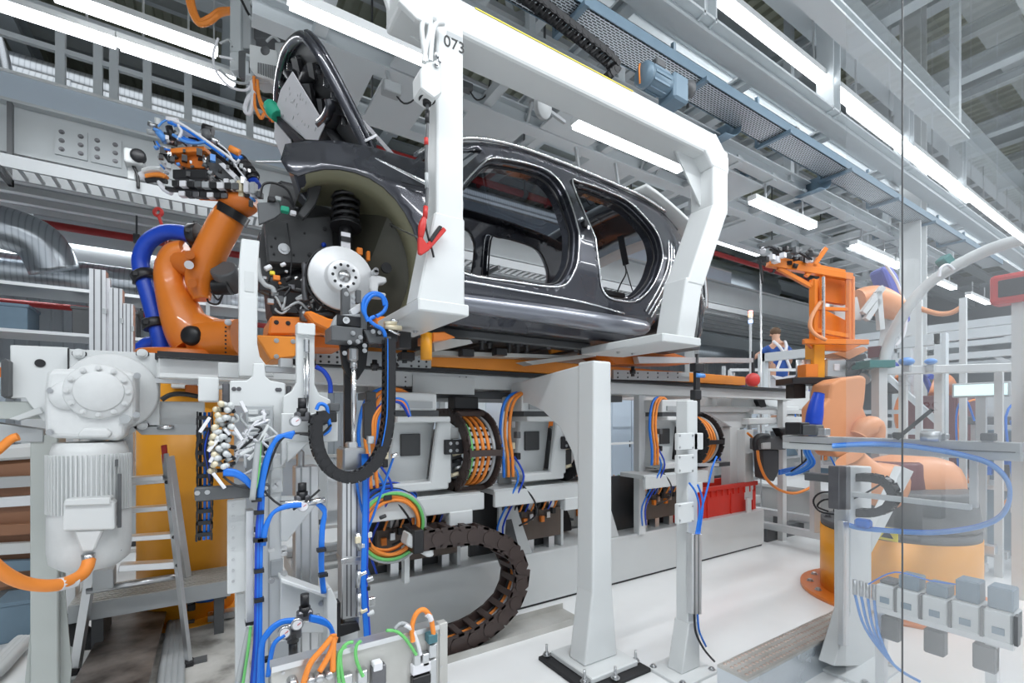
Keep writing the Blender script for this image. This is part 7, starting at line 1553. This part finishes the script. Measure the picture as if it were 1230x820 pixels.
for y in (.62, 1.05): mb = MB(); mb.box((3.04, y, 0), (3.09, y+.04, .56)); build(mb, 'leg', M['alu'], dr)
for k, (y, w, h, top) in enumerate(((1.02, .08, .12, .0), (.93, .10, .12, .05), (.82, .10, .12, .04), (.71, .10, .13, .08), (.60, .10, .13, .08))):
    mb = MB(); mb.box((2.96, y-w/2, .60), (3.1, y+w/2, .60+h)); md = build(mb, 'module', M['white'], dr, .006)
    mb = MB(); mb.box((2.99, y-w*.42, .60+h), (3.09, y+w*.42, .60+h+.02+top)); build(mb, 'module_cap', M['motor_blue' if k else 'dark_grey'], dr, .006)
    mb = MB(); mb.box((2.955, y-w/2-.012, .60), (3.0, y-w/2, .60+h)); build(mb, 'module_gap', M['dark_grey'], dr)
    mb = MB(); mb.box((2.955, y-.02, .63), (2.962, y+.02, .66)); build(mb, 'display', M['motor_blue'], dr)
for k in range(4): mb = MB(); mb.cyl(V(3.0, 1.08+.03*k, .62), V(3.0, 1.08+.03*k, .70), .012, n=8); build(mb, 'valve_coil', M['steel'], dr); cable(dr, [V(3.0, 1.08+.03*k, .62), V(3.0, 1.06+.02*k, .45), V(3.02, 1.0, .3), V(3.05, .9, .25)], .007, M['light_blue'], 'hose', 6)
cable(dr, [V(2.98, 1.1, .7), V(2.97, .98, .80), V(3.0, .85, .79), V(3.0, .75, .8)], .004, M['blue_cable'], 'cable', 6)
for k in range(3): mb = MB(); mb.box((3.02, .62+.18*k, .42), (3.08, .70+.18*k, .54)); build(mb, 'plug_block', M['dark_grey'], dr, .006)
# glass pane of the safety fence on the right, real glass standing between camera and cell
gf = thing('fence_pane', 'clear glass safety fence pane at the right side, reflecting the hall', 'glass pane', (3.3, .55, 0))
for x0, x1 in ((1.36, 1.72), (1.725, 3.3), (3.305, 6.0)):
    mb = MB(); mb.add([(x0, .55, .02), (x1, .55, .02), (x1, .55, 3.6), (x0, .55, 3.6)], [(0, 1, 2, 3)]); build(mb, 'pane', M['glass_clear'], gf)
for x in (1.722, 3.302): mb = MB(); mb.box((x-.0015, .548, .02), (x+.0015, .552, 3.6)); build(mb, 'joint', M['dark_grey'], gf)
mb = MB(); mb.box((1.36, .53, 0), (6.0, .57, .02)); build(mb, 'sill', M['alu'], gf)
mb = MB(); mb.box((1.36, .53, 3.6), (6.0, .57, 3.64)); build(mb, 'head_rail', M['alu'], gf)
# yellow warning sticker on the turntable robot
wsn = thing('warning_sign', 'yellow triangle warning sticker right of the frame post', 'sign', px(1066, 641, 4.4))
c = px(1066, 641, 4.4); mb = MB(); mb.cbox(c, (.01, .13, .1)); build(mb, 'plate', M['yellow'], wsn)
mb = MB(); mb.prism([c+V(-.007, .04, -.03), c+V(-.007, -.04, -.03), c+V(-.007, 0, .04)], (-.002, 0, 0)); build(mb, 'triangle', M['print_black'], wsn)
mb = MB(); mb.box((c.x+.006, c.y-.06, .66), (c.x+.05, c.y+.06, c.z+.05)); build(mb, 'holder', M['dark_grey'], wsn)
# ================================================================ far end of the line
fd = thing('far_drive', 'white drive housing with arms at the far end of the conveyor rail', 'machine', py(890, 575, 3.4))
YF = 3.4
def fp_(name, uv, y=YF, dy=.2, mat='white', bev=.01):
    mb = MB(); mb.pprism(uv, y, dy); return build(mb, name, M[mat], fd, bev)
fp_('housing', [(879, 465), (909, 465), (909, 489), (879, 489)], YF, .3); fp_('arm', [(916, 466), (975, 470), (975, 492), (930, 492), (916, 484)], YF+.05, .3); fp_('clamp', [(910, 468), (915, 468), (921, 488), (914, 490), (910, 482)], YF-.05, .1, 'black', .004)
fp_('crossbar', [(838, 488), (960, 488), (960, 495), (838, 495)], YF-.05, .2); fp_('gusset', [(848, 495), (903, 495), (896, 514), (880, 514)], YF, .15); fp_('gusset', [(880, 470), (846, 474), (846, 488), (880, 488)], YF+.2, .15, 'offwhite')
fp_('post', [(877, 513), (889, 513), (889, 590), (877, 590)], YF, .12, 'offwhite', .004); fp_('post', [(895, 516), (905, 516), (905, 600), (895, 600)], YF-.1, .12, 'white', .004); fp_('beam', [(900, 502), (985, 500), (985, 508), (900, 510)], YF-.1, .12); fp_('beam', [(905, 492), (985, 492), (985, 497), (905, 497)], YF-.1, .1, 'offwhite', .002)
fp_('frame_leg', [(850, 514), (858, 514), (858, 580), (850, 580)], YF+.1, .1, 'offwhite', .004); fp_('manipulator', [(916, 540), (936, 540), (936, 566), (930, 578), (918, 574)], YF-.3, .12, 'panel_dark', .01); fp_('manipulator_head', [(912, 526), (955, 522), (958, 532), (944, 540), (912, 540)], YF-.35, .12, 'dark_grey', .01)
fp_('camera_lens', [(916, 532), (926, 531), (926, 539), (916, 539)], YF-.37, .02, 'offwhite', .004); fp_('head_arm', [(936, 514), (975, 512), (980, 522), (945, 530)], YF-.4, .1, 'black', .01); fp_('arm_block', [(955, 520), (1000, 508), (1004, 526), (962, 532)], YF-.8, .1, 'dark_grey', .01)
for i, (u, v) in enumerate(((944, 518), (952, 514), (962, 522), (950, 530), (938, 526))): p = py(u, v, YF-.42); mb = MB(); mb.cyl(p, p+V(.04, -.02, .02), .018, n=10); build(mb, 'knob', M[('chrome', 'black', 'paper')[i % 3]], fd)
pcable(fd, [(910, 541), (912, 555), (920, 574), (936, 588), (956, 592), (976, 584)], YF-.45, .016, M['orange_cable'], 'cable'); pcable(fd, [(908, 535), (904, 526), (898, 520)], YF-.2, .014, M['orange_cable'], 'cable')
mb = MB(); mb.tube([py(u, v, YF-.36) for u, v in ((908, 540), (907, 530), (912, 524), (922, 524))], .035, n=10); build(mb, 'black_hose', M['black'], fd)
for k in range(3): pcable(fd, [(936, 565+2*k), (950, 562+2*k), (962, 560), (975, 550)], YF-.5, .012, M['blue_cable'], 'air_hose')
xr = thing('transfer_rail', 'pair of low dark transfer rails crossing the floor in front of the orange turntable', 'rail', (6.3, 2.4, 0))
for x, z in ((6.0, .24), (6.3, .36), (6.75, .24)): mb = MB(); mb.box((x, 1.3, z-.08), (x+.1, 4.2, z)); build(mb, 'rail', M['alu'], xr, .004)
for y in (1.5, 2.4, 3.3): mb = MB(); mb.box((5.98, y, 0), (6.9, y+.12, .16)); build(mb, 'sleeper', M['dark_grey'], xr); mb = MB(); mb.box((6.3, y, .16), (6.4, y+.1, .28)); build(mb, 'spacer', M['dark_grey'], xr)
bn = thing('white_bench', 'low white bench behind the transfer rails', 'bench', (7.6, 3.2, 0))
mb = MB(); mb.box((7.0, 2.2, .55), (8.6, 4.2, .60)); build(mb, 'top', M['white'], bn, .004)
mb = MB(); mb.box((7.05, 2.25, 0), (8.5, 4.1, .55)); build(mb, 'body', M['offwhite'], bn)
# ================================================================ worker on the far platform
wp_ = thing('work_platform', 'raised work platform with white handrail where the worker stands', 'platform', pd(930, 510, 9))
c = pd(936, 500, 9.0); ax = V(CA, -SA, 0); ay = V(SA, CA, 0); zb = 1.50
mb = MB(); mb.bar(c-ax*1.2+V(0, 0, zb-c.z-.06)+ay*.1, c+ax*.9+V(0, 0, zb-c.z-.06)+ay*.1, 1.0, .1); build(mb, 'deck', M['grey'], wp_)
for s in (-1.1, -.4, .3, .8):
    p = c+ax*s-ay*.35; mb = MB(); mb.bar(V(p.x, p.y, 0), V(p.x, p.y, 2.45), .05, .05); build(mb, 'post', M['offwhite'], wp_)
for z in (2.0, 2.45):
    mb = MB(); mb.bar(c-ax*1.1-ay*.35+V(0, 0, z-c.z), c+ax*.85-ay*.35+V(0, 0, z-c.z), .05, .05); build(mb, 'handrail', M['white'], wp_)
wk_ = thing('person', 'person in blue shirt with crossed white braces leaning over a handrail, seen from behind', 'person', V(c.x, c.y, zb))
def wl(a, b, z): return V(c.x, c.y, 0)+ax*a+ay*b+V(0, 0, z)
bmv = [(0, 0, 2.38, .15), (0, .02, 2.62, .145), (.0, .05, 2.84, .17), (0, .08, 2.97, .10), (0, .11, 3.06, .055), (0, .13, 3.16, .085), (0, .135, 3.25, .08),
       (-.17, .06, 2.90, .065), (-.30, .14, 2.80, .052), (-.38, .30, 2.72, .042), (-.41, .36, 2.70, .04), (.17, .06, 2.90, .065), (.30, .12, 2.78, .052), (.36, .28, 2.66, .042), (.38, .34, 2.64, .04),
       (-.09, 0, 2.30, .10), (-.10, .02, 1.95, .075), (-.10, -.01, 1.60, .05), (-.10, .10, 1.54, .045), (.09, 0, 2.30, .10), (.10, .04, 1.95, .075), (.10, 0, 1.60, .05), (.10, .11, 1.54, .045)]
be = [(0, 1), (1, 2), (2, 3), (3, 4), (4, 5), (5, 6), (2, 7), (7, 8), (8, 9), (9, 10), (2, 11), (11, 12), (12, 13), (13, 14), (0, 15), (15, 16), (16, 17), (17, 18), (0, 19), (19, 20), (20, 21), (21, 22)]
def skin_obj(name, vs, es, mat, parent, root=0):
    me = bpy.data.meshes.new(name); o_ = ORG[parent.name]; me.from_pydata([tuple(wl(*p[:3])-o_) for p in vs], es, []); o = bpy.data.objects.new(name, me); COL.objects.link(o); o.parent = parent; ORG[o.name] = o_
    m = o.modifiers.new('skin', 'SKIN'); m.use_smooth_shade = True
    for i, p in enumerate(vs): me.skin_vertices[0].data[i].radius = (p[3], p[3])
    me.skin_vertices[0].data[root].use_root = True
    s = o.modifiers.new('sub', 'SUBSURF'); s.levels = 1; s.render_levels = 1; me.materials.append(mat); return o
skin_obj('body', bmv, be, M['skin'], wk_)
sv = [(0, 0, 2.27, .17), (0, .02, 2.62, .165), (0, .05, 2.86, .185), (0, .07, 2.98, .11), (-.17, .06, 2.91, .082), (-.29, .13, 2.81, .068), (.17, .06, 2.91, .082), (.29, .11, 2.79, .068)]
skin_obj('shirt', sv, [(0, 1), (1, 2), (2, 3), (2, 4), (4, 5), (2, 6), (6, 7)], M['denim_blue'], wk_)
tv = [(0, 0, 2.36, .162), (-.09, 0, 2.28, .125), (-.10, .02, 1.95, .095), (-.10, 0, 1.60, .075), (.09, 0, 2.28, .125), (.10, .04, 1.95, .095), (.10, .0, 1.60, .075)]
skin_obj('trousers', tv, [(0, 1), (1, 2), (2, 3), (0, 4), (4, 5), (5, 6)], M['paper'], wk_)
mb = MB(); mb.sphere(wl(0, .135, 3.235), .098, 14, (1, 1, .9)); build(mb, 'hair', M['hair'], wk_)
for s in (-1, 1):
    mb = MB(); mb.tube([wl(-.12*s, -.15, 2.50), wl(-.03*s, -.15, 2.72), wl(.06*s, -.13, 2.90), wl(.11*s, .0, 3.03)], .026, n=6, flat=1.0); build(mb, 'brace_strap', M['paper'], wk_)
    mb = MB(); mb.sphere(wl(.085*s, .14, 3.17), .02, 8); build(mb, 'ear', M['skin'], wk_)
    for f in range(4): mb = MB(); h = wl(.40*s+(-.01 if s < 0 else 0), .36, 2.70 if s < 0 else 2.64); mb.tube([h+ax*(.014*(f-1.5)), h+ax*(.014*(f-1.5))+ay*(.05+.01*(f in (1, 2))), h+ax*(.014*(f-1.5))+ay*(.085+.01*(f in (1, 2)))-V(0, 0, .02)], .009, n=6, k=2); build(mb, 'finger', M['skin'], wk_)
    mb = MB(); h = wl(.40*s, .36, 2.69 if s < 0 else 2.63); mb.tube([h-ax*s*.03, h-ax*s*.05+ay*.04], .01, n=6); build(mb, 'thumb', M['skin'], wk_)
    mb = MB(); mb.sphere(wl(.10*s, .07, 1.54), .1, 10, (.5, 1.3, .45)); build(mb, 'shoe', M['black'], wk_)
sl_ = thing('signal_light', 'stack light with coloured segments on a thin pole near the worker', 'signal light', pd(901, 470, 7.5))
mb = MB(); q = pd(901.5, 388, 7.5); mb.cyl(V(q.x, q.y, 0), q, .02, n=8); build(mb, 'pole', M['grey'], sl_)
for k, mt in enumerate(('lamp_blue', 'paper', 'lamp_orange', 'lamp_red')): mb = MB(); mb.cyl(q+V(0, 0, .05*k), q+V(0, 0, .05*k+.046), .032, n=12); build(mb, 'lens', M[mt], sl_)
hr = thing('hose_reel', 'red round hose reel hanging left of the right robot', 'reel', pd(904, 455, 7.0))
q = pd(904, 456, 7.0); mb = MB(); mb.lathe([(0, -.05), (.09, -.05), (.10, -.03), (.10, .03), (.09, .05), (0, .05)], q, (SA, CA, 0), 18); build(mb, 'drum', M['red'], hr)
for k in range(2): cable(hr, [q+V(.03*k, 0, .08), q+V(.02*k, 0, .25), q+V(.03*k, 0, .42)], .018, M['black'], 'hose')
mb = MB(); mb.bar(q+V(0, .05, 0), V(q.x, q.y+.05, 0), .04, .04); build(mb, 'stand', M['grey'], hr)
pole = thing('thin_pole', 'thin vertical steel pole in front of the worker platform', 'pole', pd(914, 600, 6.5))
q = pd(914, 318, 6.5); mb = MB(); mb.cyl(V(q.x, q.y, 0), q, .012, n=8); build(mb, 'pole', M['alu'], pole); mb = MB(); mb.cyl(V(q.x, q.y, 0), V(q.x, q.y, .02), .06, n=12); build(mb, 'foot', M['alu'], pole)
# ================================================================ background equipment
def cabinet(x, y, w, d, h, label, mat='beam_white', rot=0):
    t = thing('control_cabinet', label, 'cabinet', (x, y, 0))
    mb = MB(); mb.box((x-w/2, y, .08), (x+w/2, y+d, h)); build(mb, 'body', M[mat], t, .01)
    mb = MB(); mb.box((x-w/2+.03, y+.03, 0), (x+w/2-.03, y+d-.03, .08)); build(mb, 'plinth', M['dark_grey'], t)
    for s in (0, 1):
        x0 = x-w/2+.02+s*(w/2-.01); mb = MB(); mb.box((x0, y-.02, .12), (x0+w/2-.03, y, h-.04)); dd_ = build(mb, 'door', M[mat], t, .006)
        mb = MB(); mb.box((x0+(.05 if s else w/2-.1), y-.04, h*.45), (x0+(.07 if s else w/2-.08), y-.02, h*.45+.14)); build(mb, 'handle', M['black'], dd_)
for i in range(9):
    cabinet(-2.6+1.75*i, 7.4, 1.2, .5, 2.05+.1*(i % 3), 'pale control cabinet in the row behind the line, %s from the left' % (['first', 'second', 'third', 'fourth', 'fifth', 'sixth', 'seventh', 'eighth', 'ninth'][i]), ['pale_blue_panel', 'beam_white', 'white'][i % 3])
def rack(x0, x1, y, d, zs, label, seed, up=2.6):
    t = thing('storage_rack', label, 'rack', ((x0+x1)/2, y, 0)); r_ = random.Random(seed)
    n = max(1, round((x1-x0)/1.6))
    for i in range(n+1):
        x = x0+(x1-x0)*i/n
        for yy in (y, y+d): mb = MB(); mb.box((x-.03, yy-.03, 0), (x+.03, yy+.03, up)); build(mb, 'upright', M['beam_grey'], t)
        mb = MB(); mb.bar((x, y, zs[0]), (x, y+d, zs[-1]), .03, .03); build(mb, 'cross_brace', M['beam_grey'], t)
    for z in zs:
        mb = MB(); mb.box((x0, y-.02, z-.05), (x1, y+d, z)); build(mb, 'shelf', M['alu'], t)
    return t
def tote(x, y, z, s, mat, label):
    t = thing('storage_box', label, 'box', (x, y, z)); w, d, h = s
    mb = MB(); mb.box((x-w/2, y-d/2, z), (x+w/2, y+d/2, z+h)); build(mb, 'body', M[mat], t, .01)
    mb = MB(); mb.box((x-w/2-.015, y-d/2-.015, z+h-.04), (x+w/2+.015, y+d/2+.015, z+h+.005)); build(mb, 'rim', M[mat], t)
rack(-7.5, 1.5, 9.9, .9, (1.0, 2.0, 2.9, 3.6), 'long metal storage rack under the mezzanine at the far left', 1, 3.9)
cl_ = ['grey', 'blue_hose', 'offwhite', 'orange', 'dark_grey', 'motor_blue']
tn = {'grey': 'grey', 'blue_hose': 'blue', 'offwhite': 'white', 'orange': 'orange', 'dark_grey': 'dark grey', 'motor_blue': 'blue-grey'}
ordn = ['first', 'second', 'third', 'fourth', 'fifth', 'sixth', 'seventh', 'eighth']
for j, z in enumerate((2.0, 2.9)):
    for i in range(6):
        m_ = cl_[(i*5+j*2) % 6]; tote(-6.6+1.3*i, 10.3, z, (.8, .6, .34+.05*((i+j) % 3)), m_, '%s storage box on the %s shelf of the left rack, %s from the left' % (tn[m_], ('middle', 'upper')[j], ordn[i]))
rack(9.5, 16, 6.2, .8, (.6, 1.3, 2.0), 'metal parts rack behind the right robot', 2, 2.7)
for j, z in enumerate((.6, 1.3, 2.0)):
    for i in range(5):
        m_ = cl_[(i*2+j*3+1) % 6]; tote(10.1+1.3*i, 6.6, z, (.75, .55, .32), m_, '%s box on the %s shelf of the right rack, %s from the left' % (tn[m_], ('lowest', 'middle', 'top')[j], ordn[i]))
# steel frames and gantries in the far right of the hall
def portal(x, y0, y1, h, label, mat='beam_white', extra=True):
    t = thing('machine_gantry', label, 'frame', (x, (y0+y1)/2, 0))
    for y in (y0, y1): mb = MB(); mb.box((x-.06, y-.06, 0), (x+.06, y+.06, h)); build(mb, 'upright', M[mat], t)
    mb = MB(); mb.box((x-.06, y0, h-.14), (x+.06, y1, h)); build(mb, 'crossbeam', M[mat], t)
    if extra:
        mb = MB(); mb.bar((x, y0, h*.55), (x, y0+(y1-y0)*.4, h-.1), .07, .07); build(mb, 'brace', M[mat], t)
        mb = MB(); mb.box((x-.05, y0, h*.5), (x+.05, y1, h*.5+.08)); build(mb, 'middle_rail', M[mat], t)
for i, (x, y0, y1, h) in enumerate(((8.2, 2.2, 4.6, 2.7), (9.6, .9, 3.0, 2.9), (11.4, 1.0, 4.6, 3.3), (14, 1.2, 5.5, 3.0), (17, .8, 5.6, 3.6), (21, .8, 6.5, 3.4))):
    portal(x, y0, y1, h, '%s white machine frame of the far cells on the right' % ('nearest', 'second', 'third', 'fourth', 'fifth', 'sixth')[i])
for i, (x, y, w, d, h, mt) in enumerate(((8.4, 1.0, .8, .5, 1.5, 'offwhite'), (9.2, 2.2, .9, .6, 1.9, 'wine'), (10.3, 1.5, 1.0, .6, 1.4, 'motor_blue'), (12.2, 1.9, 1.2, .6, 2.0, 'beam_white'), (13.4, 2.8, 1.2, .6, 1.7, 'dark_grey'), (15.5, 3.2, 1.4, .7, 2.2, 'pale_blue_panel'), (12.8, .8, 1.0, .5, 1.6, 'beam_white'), (16, 1.2, 1.4, .6, 1.9, 'motor_blue'))):
    cabinet(x, y, w, d, h, '%s machine cabinet among the far right cells, %s one' % ({'offwhite': 'white', 'wine': 'dark red', 'motor_blue': 'blue-grey', 'beam_white': 'light grey', 'dark_grey': 'charcoal', 'pale_blue_panel': 'pale blue'}[mt], ordn[i]), mt)
for i, (x, y, z, l) in enumerate(((10, 2.6, 1.9, 1.2), (12.5, 3.8, 2.3, 1.4), (14.5, 2.2, 2.6, 1.6), (19, 3.6, 2.0, 2.0))):
    t = thing('far_robot', '%s small orange robot far back in the right cells' % ordn[i], 'robot', (x, y, 0))
    mb = MB(); mb.cyl((x, y, 0), (x, y, .9), .25, n=16); build(mb, 'base', M['orange'], t)
    mb = MB(); mb.tube([(x, y, .9), (x-.25, y+.1, z*.75), (x+.1, y, z)], [.2, .16, .13], n=10); build(mb, 'lower_arm', M['orange'], t)
    mb = MB(); mb.tube([(x+.1, y, z), (x-.5*l, y-.1, z+.25), (x-l*.8, y-.1, z)], [.15, .11, .08], n=10); build(mb, 'upper_arm', M['orange'], t)
    mb = MB(); mb.cbox((x-l*.85, y-.1, z-.15), (.3, .3, .2)); build(mb, 'tool', M['black'], t)
    mb = MB(); mb.tube([(x+.1, y+.2, z), (x-.2, y+.25, z+.4), (x-.6*l, y, z+.3)], .04, n=8); build(mb, 'hose', M['blue_hose'], t)
rb2 = thing('rear_robot', 'orange robot bend visible under the rail behind the portal post', 'robot', (3.5, 5.4, 0))
a_ = py(664, 486, 5.2)
mb = MB(); mb.cyl((a_.x+.1, 5.3, 0), (a_.x+.1, 5.3, 1.2), .3, n=20); build(mb, 'base', M['orange_deep'], rb2)
mb = MB(); mb.tube([(a_.x-.05, 5.25, 1.15), (a_.x-.12, 5.2, 1.5), (a_.x-.02, 5.15, 1.72), (a_.x+.18, 5.1, 1.70), (a_.x+.28, 5.1, 1.5)], [.2, .18, .17, .15, .1], n=14); build(mb, 'arm', M['orange'], rb2)
# white fence with uprights behind the line
fe = thing('rear_fence', 'white safety fence with many thin uprights behind the lift stations', 'fence', (3, 6.3, 0))
for i in range(16):
    x = -2+.9*i; mb = MB(); mb.box((x-.02, 6.28, 0), (x+.02, 6.32, 2.1)); build(mb, 'upright', M['white'], fe)
for z in (.2, 1.1, 2.08): mb = MB(); mb.box((-2, 6.285, z-.02), (11.5, 6.315, z+.02)); build(mb, 'rail', M['white'], fe)
for i in range(8):
    x = -1.1+1.7*i; mb = MB(); mb.box((x-.4, 6.33, .3), (x+.4, 6.36, 2.0)); build(mb, 'panel', M['pale_blue_panel' if i % 2 else 'beam_white'], fe)
# things seen at the left edge
oc3 = thing('orange_reflection', 'brown-orange body standing in for a reflection at the left edge', 'machine', py(10, 640, 5.2))  # solid body added in place of the brownish reflection in the glass
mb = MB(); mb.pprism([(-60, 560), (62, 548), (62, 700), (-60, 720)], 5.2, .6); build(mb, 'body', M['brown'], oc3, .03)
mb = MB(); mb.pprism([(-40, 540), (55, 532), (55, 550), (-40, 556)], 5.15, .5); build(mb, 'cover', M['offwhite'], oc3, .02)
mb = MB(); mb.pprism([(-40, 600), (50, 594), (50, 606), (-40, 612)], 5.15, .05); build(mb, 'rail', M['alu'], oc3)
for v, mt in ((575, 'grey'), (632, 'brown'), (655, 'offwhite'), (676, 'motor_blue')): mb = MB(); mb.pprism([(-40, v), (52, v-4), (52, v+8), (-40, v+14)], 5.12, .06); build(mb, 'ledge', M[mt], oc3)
mb = MB(); q = py(0, 700, 5.3); mb.box((q.x-.5, 5.25, 0), (q.x+.4, 5.7, .3)); build(mb, 'base', M['dark_grey'], oc3)
gb = thing('grey_floor_box', 'blue-grey electrical box on the floor at the left edge', 'box', pz(40, 755, 0))
c = pz(52, 765, .0); mb = MB(); mb.box((c.x-.25, c.y, 0), (c.x+.05, c.y+.3, .28)); build(mb, 'housing', M['motor_blue'], gb, .008)
mb = MB(); mb.box((c.x-.26, c.y-.01, .26), (c.x+.06, c.y+.31, .29)); build(mb, 'lid', M['motor_blue'], gb, .004)
# number plates on posts beyond the fence (their mirror image shows in the pane)
for i, (s_, x, y, z, lab) in enumerate((('28', 7.6, -1.3, 2.05, 'number plate 28 on a post by the aisle'), ('29', 9.6, -1.6, 1.75, 'number plate 29 on a middle post by the aisle'), ('40', 10.5, -2.2, 3.2, 'number plate 40 on a high post by the aisle'))):
    t = thing('number_post', lab, 'sign', (x, y, 0)); mb = MB(); mb.box((x, y-.12, 0), (x+.2, y+.12, z+1.2)); build(mb, 'post', M['offwhite'], t)
    mb = MB(); mb.box((x-.02, y-.16, z-.12), (x-.002, y+.16, z+.12)); build(mb, 'plate', M['paper'], t); text(t, s_, (x-.022, y, z), .2, (0, -1, 0), (0, 0, 1), M['print_black'])
# clutter of the far right cells: small machines with heads, hoses and covers
for i, (x, y, h) in enumerate(((7.2, .95, 1.25), (8.0, 1.6, 1.5), (9.0, .8, 1.35), (10.8, .9, 1.9), (11.6, 2.9, 1.6), (14.6, 1.0, 2.0), (18.5, 2.0, 2.2), (8.9, 3.9, 1.5))):
    r_ = random.Random(40+i); t = thing('assembly_machine', 'small assembly machine with hoses in the far right cells, %s from the camera' % ordn[i], 'machine', (x, y, 0))
    mb = MB(); mb.box((x-.25, y-.25, 0), (x+.25, y+.25, h*.5)); build(mb, 'base', M[r_.choice(['offwhite', 'motor_blue', 'beam_grey'])], t, .01)
    mb = MB(); mb.box((x-.35, y-.35, h*.5), (x+.35, y+.35, h*.5+.05)); build(mb, 'table', M['alu'], t)
    for k in (-1, 1): mb = MB(); mb.box((x+.1, y+.25*k-.04, h*.5+.05), (x+.18, y+.25*k+.04, h)); build(mb, 'column', M['alu'], t)
    mb = MB(); mb.box((x+.05, y-.32, h), (x+.22, y+.32, h+.1)); build(mb, 'head', M[r_.choice(['white', 'dark_grey', 'beam_white'])], t, .01)
    for k in range(7):
        p = V(x-.3+r_.random()*.3, y-.3+r_.random()*.6, h*.5+.05+r_.random()*.25*h); s = .05+r_.random()*.09; mb = MB(); mb.cbox(p, (s, s, s*1.3)); build(mb, 'tool_block', M[r_.choice(['black', 'dark_grey', 'steel', 'blue_cable', 'black', 'paper', 'orange', 'red'])], t, .004)
        mb = MB(); mb.bar(p, V(p.x, p.y, h*.5+.03), .02, .02); build(mb, 'tool_stem', M['alu'], t)
    for k in range(5):
        a_ = V(x+r_.uniform(-.3, .2), y+r_.uniform(-.3, .3), h+.05); cable(t, [a_, a_+V(-.15, r_.uniform(-.1, .1), .25), a_+V(-.3, r_.uniform(-.2, .2), .05), V(a_.x-.25, a_.y+r_.uniform(-.2, .2), h*.5+.05)], .012, M[r_.choice(['blue_cable', 'black', 'orange_cable', 'grey'])], 'hose', 6)
sr = thing('operator_screen', 'pale cyan operator screen on a grey stand in the far right cells', 'screen', px(1177, 470, 7.0))
c = px(1177, 468, 7.0); mb = MB(); mb.cbox(c+V(.03, 0, 0), (.05, .46, .16)); build(mb, 'housing', M['grey'], sr, .01); mb = MB(); mb.cbox(c, (.006, .42, .12)); build(mb, 'display', M['screen'], sr); mb = MB(); mb.box((c.x+.02, c.y-.04, 0), (c.x+.08, c.y+.04, c.z)); build(mb, 'stand', M['grey'], sr)
rm = thing('red_guard_box', 'dark red box with black opening high at the right edge', 'box', px(1221, 344, 6.0))
c = px(1224, 346, 6.0); mb = MB(); mb.cbox(c, (.2, .34, .26)); build(mb, 'housing', M['red'], rm, .03, 2); mb = MB(); mb.cbox(c-V(.1, 0, 0), (.02, .22, .15)); build(mb, 'opening', M['black'], rm, .006); mb = MB(); mb.box((c.x-.04, c.y-.04, 0), (c.x+.04, c.y+.04, c.z)); build(mb, 'post', M['offwhite'], rm)
oh = thing('orange_sagging_cable', 'orange cable sagging between two frames right of the curved arch', 'cable', px(1130, 372, 7.5))
cable(oh, [px(1104, 370, 7.5), px(1116, 374, 7.5), px(1130, 377, 7.5), px(1144, 375, 7.5), px(1156, 368, 7.5)], .03, M['pale_orange'], 'cable')
mb = MB(); c = px(1104, 370, 7.5); mb.box((c.x-.03, c.y-.03, 0), (c.x+.03, c.y+.03, c.z+.1)); build(mb, 'post', M['offwhite'], oh)
mb = MB(); c = px(1157, 368, 7.5); mb.box((c.x-.03, c.y-.03, 0), (c.x+.03, c.y+.03, c.z+.1)); build(mb, 'post', M['offwhite'], oh)
# ---------------------------------------------------------------- repeats share a group
GROUPS = {'strip_lamp': 'LED strip lamps of the hall', 'control_cabinet': 'machine and control cabinets', 'storage_box': 'boxes on the storage racks', 'far_robot': 'small robots of the far cells',
          'machine_gantry': 'white machine frames of the far cells', 'lift_station': 'lift stations on the plinth', 'aluminium_profile': 'aluminium profiles on the gear drive', 'assembly_machine': 'small machines of the far cells',
          'air_duct': 'galvanised air ducts', 'sprinkler_pipe': 'red sprinkler pipes', 'junction_box': 'small boxes on the overhead frame', 'splice_plate': 'splice plates of the mezzanine beam', 'perforated_tray': 'perforated cable trays',
          'drive_motor': 'geared motors under the tray', 'curved_bracket': 'curved sheet brackets', 'grey_cable': 'grey cables beside the floor rail', 'white_hose': 'white hoses at the left edge', 'storage_rack': 'storage racks', 'number_post': 'numbered aisle posts', 'blue_cover': 'blue covers on the machine rail'}
for o in list(SC.objects):
    b_ = o.name.split('.')[0]
    if o.parent is None and b_ in GROUPS and 'category' in o: o['group'] = GROUPS[b_]
